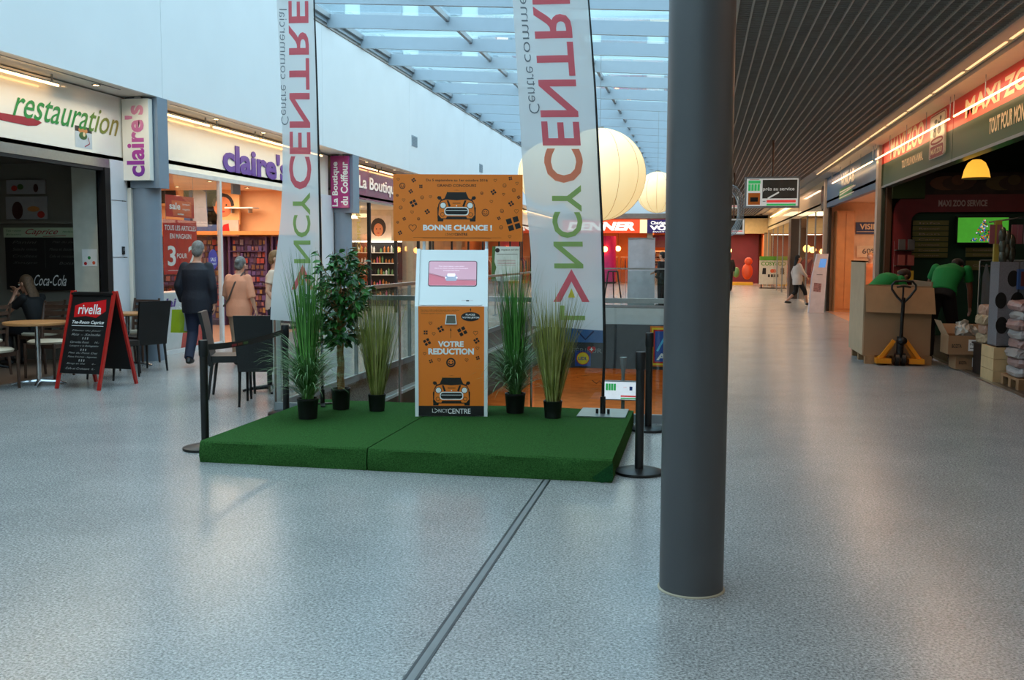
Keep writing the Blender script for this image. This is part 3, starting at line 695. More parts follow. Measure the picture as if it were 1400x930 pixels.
B((p.x - .35, 28.8, 2.0), (p.x + .4, 28.84, 2.75)).build('sheet', mat('portrait pale', (224, 200, 180)), t)
A = Art(FF(p.x, 2.3, 28.8)); A.poly(mat('hair print', (50, 34, 28)), disc(0, .1, .24, 16, .28), .002); A.poly(mat('skin print', (214, 130, 84)), disc(0, .02, .15, 16, .2), .004)
for s in (-1, 1): A.poly(BLP, disc(s * .06, .05, .02, 6), .006)
A.poly(REDP, disc(0, -.08, .04, 8, .015), .006); A.done(t)
t = thing('pendant_light', 'small bright pendant over the salon product shelves', 'lamp', (-9.9, 27.5, 2.95)); MB().tube([(-9.9, 27.5, 2.95), (-9.9, 27.5, 2.7)], .008).build('cable', BLACK, t); MB().lathe([(.14, 2.62), (.1, 2.68), (.02, 2.7)], (-9.9, 27.5, 0)).build('shade', SPOT, t)
t = thing('salon_counter', 'white reception counter inside the salon', 'counter', (-9.2, 24.3, 0)); B((-9.9, 24.0, 0), (-8.8, 24.6, 1.0)).build('body', WHITE, t); B((-9.95, 23.95, 1.0), (-8.75, 24.65, 1.04)).build('worktop', ALU, t)
struct('floor', B((-12.2, 21.3, 0), (-8.1, 29.4, .004)), mat('pale shop floor', (170, 160, 150), .25))

# --- the farther shops on the left
FAR = [('far_shop_sign', 'pale lit fascia of the first shop past the salon', (29.6, 37.2), (230, 200, 170), ''), ('far_shop_sign', 'red fascia of the second shop past the salon', (37.5, 45), (190, 60, 50), ''), ('far_shop_sign', 'cream fascia of the last shop on the left', (45.3, 54.8), (236, 220, 190), '')]
for n, l, (a, b), c, s in FAR:
    t = thing(n, l, 'sign', (-8.1, a, 2.87)); B((-8.2, a, 2.9), (-8.1, b, 3.7)).build('panel', mat('fascia %d %d %d' % c, c, .3), t); B((-8.0, a + .3, 3.62), (-7.97, b - .3, 3.65)).build('lamp_tube', LED, t)
    g = thing('far_glazing', 'glass front under the ' + l[:-1] if 0 else 'tall glass front beneath the ' + l.replace('fascia of the ', 'sign, '), 'shop window', (-8.1, a, 0))
    k = a
    while k < b: B((-8.13, k, 0), (-8.07, k + .07, 2.9)).build('post', DARK, g); k += 2.4
    SH('x', -8.1, a + .07, .05, b, 2.9).build('pane', SHOPG, g)
FC = [mat('cloth red', (170, 50, 50)), mat('cloth tan', (200, 150, 90)), mat('cloth plum', (110, 50, 80)), mat('cloth blue', (70, 90, 130)), mat('cloth cream', (226, 206, 176)), mat('cloth black', (30, 28, 30))]
def rack(x, y, label, along='y', n=9, cols=FC):
    t = thing('clothes_rack', label, 'clothes rack', (x, y, 0)); L = .75
    P = (lambda u, v, z: (x + v, y + u, z)) if along == 'y' else (lambda u, v, z: (x + u, y + v, z))
    MB().tube([P(-L, 0, 1.5), P(L, 0, 1.5)], .015).build('rail', STEEL, t)
    for s in (-1, 1): MB().tube([P(s * L, 0, 1.5), P(s * L, 0, 0)], .015).build('upright', STEEL, t); MB().bar(P(s * L, -.25, .02), P(s * L, .25, .02), .03).build('foot', STEEL, t)
    for k in range(n):
        u = -L + .1 + k * (2 * L - .2) / (n - 1); h = R.uniform(.65, .95)
        m = MB(); m.loft([(P(u, 0, 1.5 - h), V(P(.03, 0, 0)) - V(P(0, 0, 0)), V(P(0, .24, 0)) - V(P(0, 0, 0))), (P(u, 0, 1.25), V(P(.025, 0, 0)) - V(P(0, 0, 0)), V(P(0, .2, 0)) - V(P(0, 0, 0))), (P(u, 0, 1.45), V(P(.01, 0, 0)) - V(P(0, 0, 0)), V(P(0, .04, 0)) - V(P(0, 0, 0)))], 8)
        m.build('garment', R.choice(cols), t, True)
for i, y in enumerate((31.5, 35, 39, 43, 47, 51)): rack(-9.2, y, 'rack of coloured clothes in the left arcade of far shops, %s past the salon' % ['first', 'second', 'third', 'fourth', 'fifth', 'sixth'][i])

# --- cafe interior
t = thing('menu_board', 'black chalk menu board with a pale green header reading Caprice', 'menu board', (-9.3, 12.85, 1.03))
B((-9.97, 12.86, 1.03), (-8.68, 12.9, 1.79)).build('board', mat('chalkboard', (16, 16, 17), .5), t)
B((-9.99, 12.86, 1.79), (-8.68, 12.9, 1.93)).build('header', mat('pale green board', (176, 190, 160), .5), t)
A = Art(FF(0, 0, 12.86)); CH = mat('faded chalk', (90, 90, 88)); GP = mat('deep green print', (30, 110, 60))
A.text(REDD, 'Caprice', -9.63, 1.81, -9.1, 1.915, .002, shear=.5, bold=.005); A.line(REDD, (-9.35, 1.805), (-8.98, 1.812), .008, .002)
A.text(GP, 'Tea-room', -9.95, 1.875, -9.7, 1.9, .002, shear=.3); A.text(GP, 'Boissons', -9.95, 1.82, -9.7, 1.845, .002, shear=.3); A.text(GP, 'restauration', -9.03, 1.86, -8.71, 1.89, .002, shear=.3)
A.text(WHP, 'Coca-Cola', -9.52, 1.09, -8.99, 1.25, .002, shear=.5, bold=.004)
for k, (s, x, z) in enumerate((('Panini', -9.85, 1.7), ('Salade mixte', -9.85, 1.6), ('Crudites', -9.85, 1.5), ('Soupe', -9.85, 1.4), ('Plat du jour', -9.2, 1.7), ('Menu et dessert', -9.25, 1.6), ('Cafe et croissant', -9.25, 1.5), ('Boissons', -9.1, 1.4))): A.text(CH, s, x, z, x + .4, z + .04, .002, shear=.3)
A.line(CH, (-9.32, 1.75), (-9.32, 1.35), .004, .002)
A.done(t)
def dark_poster(x0, z0, x1, z1, label, shapes):
    t = thing('food_poster', label, 'poster', ((x0 + x1) / 2, 12.88, z0)); B((x0, 12.88, z0), (x1, 12.9, z1)).build('sheet', mat('poster greyish', (150, 148, 150), .4), t)
    A = Art(FF(0, 0, 12.88))
    for m, cx, cz, r, q in shapes: A.poly(m, disc(cx, cz, r, 14, q), .002 + .001 * R.random())
    A.done(t)
dark_poster(-9.95, 2.05, -9.28, 2.38, 'large cafe poster of a dark drink and snacks, lower of two', [(mat('cola brown', (60, 20, 16)), -9.76, 2.18, .09, .13), (mat('sandwich', (180, 120, 60)), -9.5, 2.2, .1, .04), (mat('tomato', (170, 40, 30)), -9.38, 2.12, .06, .05)])
dark_poster(-9.93, 2.42, -9.3, 2.62, 'narrow dark food poster high on the cafe wall, upper of two', [(mat('tomato', (170, 40, 30)), -9.8, 2.5, .05, .04), (mat('salad green', (60, 96, 44)), -9.7, 2.52, .05, .04), (mat('cola brown', (60, 20, 16)), -9.45, 2.5, .04, .06)])
struct('trim_19', B((-12.2, 12.8, 1.99), (-8.7, 12.9, 2.03)), mat('cafe wall', (176, 172, 160)))
struct('wall_cafe_pier', B((-8.68, 12.6, 0), (-8.15, 12.9, 2.86)), mat('cafe pier cream', (196, 196, 184), .6))
t = thing('pier_notice', 'small coloured notice pinned to the cream pier in the cafe', 'notice', (-8.5, 12.6, 1.4)); B((-8.55, 12.595, 1.38), (-8.32, 12.6, 1.62)).build('sheet', WHP, t)
A = Art(FF(0, 0, 12.595)); [A.poly(m, disc(x, z, .025, 8), .001) for m, x, z in ((REDP, -8.5, 1.42), (GRP, -8.44, 1.5), (mat('orange print', (226, 96, 58)), -8.37, 1.43))]; A.done(t)
struct('floor', B((-12.2, 5.0, 0), (-8.1, 12.9, .004)), mat('cafe tile floor', (120, 96, 80), .3))

# --- cafe furniture
WD = mat('dark stained wood', (66, 44, 32), .45, var=.2, scale=12); CREAMS = mat('cream seat pad', (190, 180, 160), .6)
def slat_chair():
    t = thing('cafe_chair', '', 'chair')
    for x in (-.19, .19):
        MB().tube([(x, .2, 0), (x, .19, .44)], [.016, .021], 8).build('leg', WD, t)
        MB().tube([(x, -.24, 0), (x, -.19, .44), (x, -.21, .66), (x, -.27, .92)], [.016, .021, .02, .017], 8).build('leg', WD, t)
    B((-.2, -.19, .38), (.2, .2, .43)).build('seat_frame', WD, t)
    MB().loft([((0, .01, .43), (.23, 0, 0), (0, .22, 0)), ((0, .01, .455), (.24, 0, 0), (0, .23, 0)), ((0, .01, .475), (.21, 0, 0), (0, .2, 0))], 20).build('seat', CREAMS, t, True)
    for k in range(5):
        z = .56 + k * .08; y = -.2 - (z - .6) * .2
        MB().bar((-.19, y, z), (.19, y, z), .014, .045).build('slat', WD, t)
    return t
sc0 = slat_chair()
def put(root, loc, rz, label, group, first=[True]):
    pass
p = G(8, 527); sc0.location = (-7.95, 9.95, 0); sc0.rotation_euler = (0, 0, math.radians(-100)); sc0['label'] = 'dark wooden slat back chair with cream seat, cut by the left edge of the picture'; sc0['group'] = 'wooden slat chairs of the cafe'
dup(sc0, (-8.05, 11.1, 0), math.radians(185), 'dark wooden slat back chair standing behind the round cafe table')
dup(sc0, (-7.82, 12.75, 0), math.radians(180), 'wooden slat back chair with pale seat against the blue grey pillar')
dup(sc0, (-8.9, 11.0, 0), math.radians(90), 'wooden slat back chair deep inside the dark cafe')
CHR = mat('chrome', (190, 192, 196), .15, 1)
def round_table(label, loc, top, zt=.75, r=.36, leg=CHR):
    t = thing('cafe_table', label, 'table', loc, 0, 'pedestal tables of the cafe'); x, y, z = loc
    MB().lathe([(r - .01, zt - .03), (r, zt - .02), (r, zt), (r - .01, zt + .005)], (x, y, 0), 32).build('tabletop', top, t)
    MB().lathe([(.03, .03), (.03, zt - .03)], (x, y, 0), 14).build('pedestal', leg, t, True)
    MB().lathe([(.12, zt - .045), (.12, zt - .03)], (x, y, 0), 14).build('mounting_plate', leg, t)
    for k in range(4): a = k * PI / 2 + .5; MB().tube([(x, y, .05), (x + .2 * math.cos(a), y + .2 * math.sin(a), .035), (x + .3 * math.cos(a), y + .3 * math.sin(a), .012)], [.028, .02, .014], 8).build('foot', leg, t, True)
    return t
OAK = mat('light oak top', (186, 130, 80), .35, var=.12, scale=14)
round_table('round oak cafe table on a chrome pedestal beside the red framed menu stand', (-7.68, 10.4, 0), OAK, r=.37)
round_table('round oak cafe table near the blue grey pillar', (-7.72, 12.35, 0), OAK, r=.3)
round_table('dark cafe table with a black star foot behind the belt barrier', (-4.8, 10.5, 0), mat('black table top', (34, 32, 32), .35), r=.33, leg=DARK)
round_table('dark cafe table inside the cafe in front of the seated woman', (-9.45, 11.7, 0), mat('black table top', (34, 32, 32)), r=.35, leg=DARK)
LEA = mat('black leather', (11, 11, 12), .45, var=.15, bump=.1, bscale=90)
def black_chair():
    t = thing('leather_chair', '', 'chair')
    MB().loft([((0, -.005, .40), (.22, 0, 0), (0, .21, 0)), ((0, 0, .41), (.235, 0, 0), (0, .225, 0)), ((0, 0, .47), (.235, 0, 0), (0, .225, 0)), ((0, 0, .48), (.2, 0, 0), (0, .19, 0))], 4 * 6)
    s = MB(); s.add([], [])
    s = MB().prism(rrect(-.225, -.22, .225, .22, .04), Fr((0, 0, 0), (1, 0, 0), (0, 1, 0)), .40, .47); s.build('seat', LEA, t)
    b = MB(); prev = None
    n = 8; pts = []
    for i in range(n + 1):
        q = i / n; z = .36 + q * .58; y = -.2 - .02 * math.sin(q * PI) - .10 * q * q; w = .215 + .02 * q; pts.append((y, z, w))
    for th, o in ((0, 0), (.035, 1)):
        for y, z, w in pts: b.v += [V((-w, y - th, z)), V((w, y - th, z))]
    N = 2 * (n + 1)
    for i in range(n):
        b.f += [(2 * i, 2 * i + 2, 2 * i + 3, 2 * i + 1), (N + 2 * i, N + 2 * i + 1, N + 2 * i + 3, N + 2 * i + 2), (2 * i, N + 2 * i, N + 2 * i + 2, 2 * i + 2), (2 * i + 1, 2 * i + 3, N + 2 * i + 3, N + 2 * i + 1)]
    b.f += [(0, 1, N + 1, N), (2 * n, N + 2 * n, N + 2 * n + 1, 2 * n + 1)]
    b.build('backrest', LEA, t, True)
    for x in (-.2, .2):
        MB().tube([(x, .19, .4), (x * 1.02, .2, 0)], [.018, .013], 6).build('leg', LEA, t); MB().tube([(x, -.2, .4), (x * 1.02, -.25, 0)], [.018, .013], 6).build('leg', LEA, t)
    return t
bc = black_chair(); bc.location = (-4.45, 9.58, 0); bc.rotation_euler = (0, 0, math.radians(15)); bc['label'] = 'black leather chair seen from behind, nearest the belt barrier'; bc['group'] = 'black leather chairs of the cafe'
dup(bc, (-4.98, 9.98, 0), math.radians(-70), 'black leather chair seen side on, its curved back toward the man in navy')
dup(bc, (-7.3, 12.0, 0), math.radians(65), 'black leather chair by the small oak table near the pillar')
dup(bc, (-7.2, 11.2, 0), math.radians(-10), 'black leather chair half hidden behind the menu stand')

# --- red framed pavement menu stand
def a_board():
    loc = (-6.95, 10.45, 0); rz = math.radians(-6); t = thing('menu_stand', 'red framed pavement menu stand with rivella badge and chalk menu', 'menu stand', loc, rz)
    RD = mat('red wooden frame', (176, 32, 26), .4); BB = mat('chalkboard', (16, 16, 17)); M = _W[t.name]
    def tr(mb):
        mb.v = [M @ v for v in mb.v]; return mb
    w, h, s = .29, 1.12, .33
    for side, nm in ((-1, 'front'), (1, 'rear')):
        P = lambda x, q, d=0: (x, side * (s * (1 - q) + .02) , q * h)
        for x in (-w, w): tr(MB().bar((x, side * s, 0), (x, side * .015, h), .035, .03, (1, 0, 0))).build('frame_rail', RD, t)
        for q in ((.97,) if side < 0 else (.97, .35)): tr(MB().bar(P(-w, q), P(w, q), .03, .03)).build('cross_rail', RD if side > 0 else BB, t)
        fr = Fr((0, side * s * .86, h * .16), (-side * 1, 0, 0), (0, -side * s, h))
        L = math.hypot(s, h) * .83
        bd = tr(MB().prism([(-w + .015, 0), (w - .015, 0), (w - .015, L), (-w + .015, L)], fr, -.008, .008)).build('board', BB, t)
        if side < 0:
            o = V(fr.o); fr2 = Fr(M @ o, M.to_3x3() @ fr.u, M.to_3x3() @ fr.v); A = Art(fr2)
            A.poly(mat('badge red', (206, 24, 30), .4), [(-.21, .66), (-.05, .68), (.1, .66), (.22, .74), (.2, .88), (.05, .85), (-.1, .84), (-.22, .80)], .010)
            A.text(WHP, 'rivella', -.16, .70, .16, .82, .012, bold=.012)
            A.text(WHP, 'Tea-Room Caprice', -.22, .575, .22, .625, .011, bold=.02, shear=.25); A.line(WHP, (-.22, .562), (.22, .562), .006, .011)
            CK = mat('chalk', (150, 150, 148))
            for k, r in enumerate((('Menu du Jour', .49), ('Riz - Salade', .445), ('- - -', .40), ('Cervelas Rosti      14.-', .355), ('Lasagne a la Bolognaise', .31), ('- - -', .265), ('Plat du Petit Dej', .225), ('Pates fraiches - legumes', .18), ('- - -', .14), ('Sirop et the      4.-', .10), ('Cafe et Croissant  4.-', .045))):
                ww = .2 if len(r[0]) > 8 else .04
                A.text(CK, r[0], -ww, r[1], ww, r[1] + .026, .011, shear=.3)
            for m, mb in A.m.items(): mb.build('print', m, t)
a_board()
# ================================================================== THE PLATFORM AND WHAT STANDS ON IT
def carpet(name, c):
    m = mat(name, c, .95, var=.42, scale=120, bump=.8, bscale=300, spec=.05); return m
GR = carpet('green event carpet', (52, 92, 44))
t = thing('carpeted_platform', 'low platform wrapped in dark green carpet under the orange kiosk', 'platform', (-2.1, 7.9, 0))
for x0, x1 in ((-3.65, -2.335), (-2.325, -.56)):
    m = MB(); r = .012; q = []
    pr = Fr((0, 0, 0), (1, 0, 0), (0, 1, 0)); n = 24
    def yy(x): return 6.74 - (x + 3.65) * .018
    # section swept along x with slightly uneven carpet folds
    prof = [(0, 0), (-.004, .05), (.004, .11), (.004, .148), (.016, .16), (1.0, .161), (2.22, .16), (2.25, .14), (2.26, 0)]
    for i in range(n + 1):
        x = x0 + (x1 - x0) * i / n; w = .008 * math.sin(x * 9) + .004 * math.sin(x * 23)
        for k, (a, z) in enumerate(prof): m.v.append(V((x, yy(x) + a + (w if k in (1, 2) else 0), z + (.002 * math.sin(x * 14 + k) if 4 <= k <= 6 else 0))))
    L = len(prof)
    for i in range(n):
        for k in range(L - 1): m.f.append((i * L + k, (i + 1) * L + k, (i + 1) * L + k + 1, i * L + k + 1))
    m.f.append(tuple(range(L))[::-1]); m.f.append(tuple(n * L + k for k in range(L)))
    m.build('carpet_section', GR, t, True)
m = MB(); # folded corner of the carpet
m.add([(-.70, 6.672, .03), (-.555, 6.672, .14), (-.552, 6.665, .02), (-.63, 6.664, .0)], [(0, 3, 2, 1)]); m.build('carpet_flap', carpet('green event carpet fold', (28, 70, 38)), t)
struct('trim_20', B((-2.335, 6.76, .02), (-2.325, 8.95, .155)), mat('dark seam', (14, 30, 18), .9))

# --- kiosk
KW = mat('kiosk white lacquer', (226, 232, 232), .3, var=.01, coat=.3); OR = mat('orange print board', (238, 124, 34), .4, var=.015, scale=2); ORD = mat('orange art print', (238, 124, 34), .4, var=.01)
kz = .161; PZ = 1.115; PT = 1.6
kl, kr, ky = -2.398, -1.772, 8.22
t = thing('voucher_kiosk', 'white voucher kiosk with orange VOTRE REDUCTION front and tilted pink screen', 'kiosk', ((kl + kr) / 2, ky, kz))
side = [(0, kz), (.30, kz), (.46, 1.0), (.40, PT + .01), (.255, PT + .01), (0, PZ)]
for x0, x1 in ((kl, kl + .03), (kr - .03, kr)):
    m = MB(); n = len(side); m.add([(x0, ky + a, z) for a, z in side] + [(x1, ky + a, z) for a, z in side], [tuple(range(n)), tuple(range(2 * n - 1, n - 1, -1))] + [(i, n + i, n + (i + 1) % n, (i + 1) % n) for i in range(n)])
    m.build('side_panel', KW, t)
b = MB(); inn = [(.018, kz), (.30, kz), (.46, 1.0), (.40, PT), (.27, PT), (.018, PZ)]; n = len(inn)
b.add([(kl + .03, ky + a, z) for a, z in inn] + [(kr - .03, ky + a, z) for a, z in inn], [tuple(range(n)), tuple(range(2 * n - 1, n - 1, -1))] + [(i, n + i, n + (i + 1) % n, (i + 1) % n) for i in range(n)])
b.build('body', KW, t)
fp = B((kl + .03, ky + .008, kz + .005), (kr - .03, ky + .02, PZ)).build('front_panel', OR, t)
W = kr - kl - .06; Hh = PZ - kz
fr = Fr((kl + .03, ky + .008, kz), (1, 0, 0), (0, 0, 1)); A = Art(fr)
X = lambda zx: (zx - 158) / 472 * W; Z = lambda zy: (820 - zy) / 768 * Hh
A.poly(BLP, [(0, .004), (W, .004), (W, Z(745)), (0, Z(745))], .001)
A.text(WHP, 'L', X(256), Z(792), X(270), Z(765), .002); A.path(WHP, [(X(274), Z(765)), (X(298), Z(779)), (X(274), Z(795))], .006, .002); A.text(WHP, 'NCY', X(302), Z(793), X(366), Z(766), .002); A.text(WHP, 'CENTRE', X(368), Z(801), X(532), Z(764), .002, bold=.012)
car(A, BLP, ORD, WHP, X(395), Z(640), (530 - 262) / 472 * W)
for s, x0, y0, x1, y1 in (('VOTRE', 298, 333, 483, 292), ('REDUCTION', 229, 386, 556, 342)): A.text(WHP, s, X(x0), Z(y0), X(x1), Z(y1), .002, bold=.045)
smile(A, BLP, X(391), Z(442), X(425) - X(391) - .006, .013)
A.line(BLP, (X(390), Z(272)), (X(390), Z(220)), .003); A.poly(BLP, [(X(384), Z(220)), (X(396), Z(220)), (X(390), Z(200))], .001)
A.line(BLP, (X(532), Z(85)), (X(532), Z(72)), .006); A.poly(BLP, [(X(526), Z(74)), (X(538), Z(74)), (X(532), Z(62))], .001)
for zx, zy, s in ((244, 167, 24), (268, 241, 24), (202, 379, 22), (306, 423, 24), (504, 423, 24), (568, 235, 34), (582, 341, 24)): heart(A, BLP, X(zx), Z(zy), s / 472 * W, .003)
for zx, zy, s, r in ((210, 233, 28, 0), (318, 209, 38, .5), (220, 299, 44, .5), (247, 433, 24, .4), (473, 224, 56, .5), (575, 289, 34, .6), (584, 409, 24, .3)): gift(A, BLP, X(zx), Z(zy), s / 472 * W, r)
A.poly(BLP, disc(X(532), Z(122), 68 / 472 * W, 24, 32 / 768 * Hh), .001); A.text(WHP, 'PLACEZ', X(498), Z(114), X(566), Z(102), .002, bold=.03); A.text(WHP, 'VOTRE JETON', X(473), Z(137), X(594), Z(122), .002, bold=.03)
for k, (a, b_) in enumerate(((178, 454), (178, 430), (178, 410))): A.text(BLP, ['Pour jouer, il suffit de placer votre jeton dans le distributeur', 'puis de retirer votre bon de reduction, valable dans le centre', 'commercial. Reglement complet du concours a l\'accueil'][k], X(a), Z(81 + k * 12), X(b_), Z(74 + k * 12), .002)
A.done(t)
fr_ = MB().prism([(X(349), Z(175)), (X(434), Z(175)), (X(427), Z(108)), (X(358), Z(108))], fr, 0, .012).build('dispenser_frame', KW, t)
MB().add([fr(X(357), Z(169), .0125), fr(X(426), Z(169), .0125), fr(X(421), Z(114), .0125), fr(X(364), Z(114), .0125)], [(0, 1, 2, 3)]).build('dispenser_recess', mat('grey recess', (104, 104, 92), .5), fr_)
# tilted console
up = V((0, .255 - .0, PT - PZ)).normalized(); fo = V((kl + .03, ky + .018, PZ)); fk = Fr(fo, (1, 0, 0), up); Lc = math.hypot(.252, PT - PZ)
MB().prism(rrect(.012, .012, W - .012, Lc - .014, .01), fk, .0, .006).build('console_plate', KW, t)
MB().prism(rrect(.012, .008, W - .03, .17, .01), fk, .006, .009).build('lower_plate', KW, t)
X2 = lambda zx: (zx - 185) / 555 * W if 0 else (zx - 176) / 530 * W
sx0, sx1, sz0, sz1 = .082, .495, .195, .43
fq = MB().prism(rrect(sx0 - .006, sz0 - .006, sx1 + .006, sz1 + .006, .02), fk, .006, .009).build('screen_frame', mat('dark red screen edge', (40, 14, 18), .3), t)
scr = MB(); scr.add([fk(x, y, .0095) for x, y in rrect(sx0, sz0, sx1, sz1, .016)], [tuple(range(20))]); scr.build('screen', mat('lit pink screen', (190, 146, 160), .12, em=.34, emc=(190, 146, 168), var=.06, scale=3), t)
A = Art(fk); PK = mat('screen red haze', (184, 92, 110), .2, em=.35, emc=(180, 96, 112)); LN = mat('screen dark line', (104, 44, 60), .3, em=.1)
A.poly(PK, [(sx0 + .002, sz0 + .004), (sx1 - .002, sz0 + .004), (sx1 - .002, sz0 + .05), (sx0 + .25, sz0 + .055), (sx0 + .002, sz0 + .115)], .0099)
A.path(LN, [(sx0, sz0 + .122), (sx0 + .12, sz0 + .085), (sx0 + .2, sz0 + .062), (sx1, sz0 + .055)], .003, .0102); A.path(LN, [(sx0, sz0 + .112), (sx0 + .12, sz0 + .076), (sx0 + .2, sz0 + .054), (sx1, sz0 + .047)], .002, .0102)
GL = mat('screen white glow', (225, 215, 225), .2, em=.5); cx = sx0 + .195
A.poly(mat('screen grey blue', (140, 150, 170), .2, em=.4), rrect(cx - .05, sz0 + .045, cx + .05, sz0 + .1, .015), .0103); A.poly(GL, rrect(cx - .035, sz0 + .085, cx + .035, sz0 + .118, .01), .0104)
for s in (-1, 1): A.poly(GL, disc(cx + s * .048, sz0 + .075, .008, 8), .0106)
for k, (s, w) in enumerate((('Pour jouer placez votre jeton', .11), ('Merci de choisir une des trois enveloppes', .145), ('et tentez votre chance', .07))): A.text(GL, s, cx - w, sz0 + .18 - k * .02, cx + w, sz0 + .192 - k * .02, .0103)
A.line(REDD, (.37, .052), (.47, .052), .002, .0095); A.poly(BLP, [(.41, .044), (.435, .044), (.435, .056), (.41, .056)], .0098); A.done(t)
PIPE = mat('white support tube', (206, 214, 220), .3, .2)
yb = ky + .36; KR = .20
for px in (582.5, 665.5): p = PY(px, 338, yb); p.x += .065; MB().tube([(p.x, yb, PT - .05), (p.x, yb, 1.72)], .014, 12).build('support_post', PIPE, t, True)
bl, br_ = PY(537, 284, yb - .03), PY(714, 284, yb - .03); bl.x += .095; br_.x += .06; bt, bb = PY(625, 238.5, yb - .03).z, PY(625, 330, yb - .03).z
bd = B((bl.x, yb - .03, bb), (br_.x, yb - .018, bt)).build('header_board', OR, t)
fb = Fr((bl.x, yb - .03, bb), (1, 0, 0), (0, 0, 1)); A = Art(fb); BW = br_.x - bl.x; BH = bt - bb
X = lambda zx: (zx - 30) / 820 * BW; Z = lambda zy: (510 - zy) / 425 * BH
A.text(BLP, 'Du 5 septembre au 1er octobre 2016', X(238), Z(134), X(628), Z(114), .001, bold=.008); A.text(BLP, 'GRAND CONCOURS', X(308), Z(164), X(555), Z(147), .001, bold=.008)
A.text(WHP, 'BONNE CHANCE !', X(218), Z(442), X(656), Z(405), .001, bold=.045); A.text(BLP, 'L', X(360), Z(472), X(366), Z(459), .001); A.path(BLP, [(X(370), Z(459)), (X(380), Z(465)), (X(370), Z(472))], .004); A.text(BLP, 'NCY', X(384), Z(472), X(418), Z(459), .001); A.text(BLP, 'CENTRE', X(419), Z(474), X(500), Z(457), .001, bold=.015)
A.line(BLP, (X(155), Z(486)), (X(715), Z(487)), .0022); A.line(BLP, (X(215), Z(491)), (X(650), Z(491)), .0018)
car(A, BLP, ORD, WHP, X(431), Z(286), (552 - 308) / 820 * BW)
for zx, zy, s in ((62, 117, 18), (96, 248, 20), (149, 325, 20), (266, 227, 18), (152, 424, 50), (676, 121, 20), (814, 139, 20), (729, 209, 18), (652, 255, 20), (811, 316, 28), (769, 478, 20)): heart(A, BLP, X(zx), Z(zy), s / 820 * BW, .004 if s > 40 else .0025)
for zx, zy, s, r in ((160, 123, 22, .6), (205, 162, 20, 0), (141, 194, 22, .6), (158, 269, 38, .5), (245, 322, 26, .6), (99, 368, 18, .5), (72, 457, 22, .5), (772, 109, 20, .2), (665, 196, 28, .6), (825, 228, 18, .6), (777, 269, 28, .6), (700, 362, 18, .5), (792, 396, 78, .3)): gift(A, BLP, X(zx), Z(zy), s / 820 * BW, r)
for zx, zy, r in ((88, 159, 17), (56, 219, 7), (213, 232, 10), (77, 297, 10), (190, 368, 8), (57, 390, 7), (591, 203, 8), (735, 154, 11), (794, 183, 11), (614, 326, 21), (719, 315, 11), (714, 420, 11)): smile(A, BLP, X(zx), Z(zy), r / 820 * BW, .006 if r > 15 else .003)
A.done(bd)
t.rotation_euler.z = KR          # the kiosk is turned toward the viewer

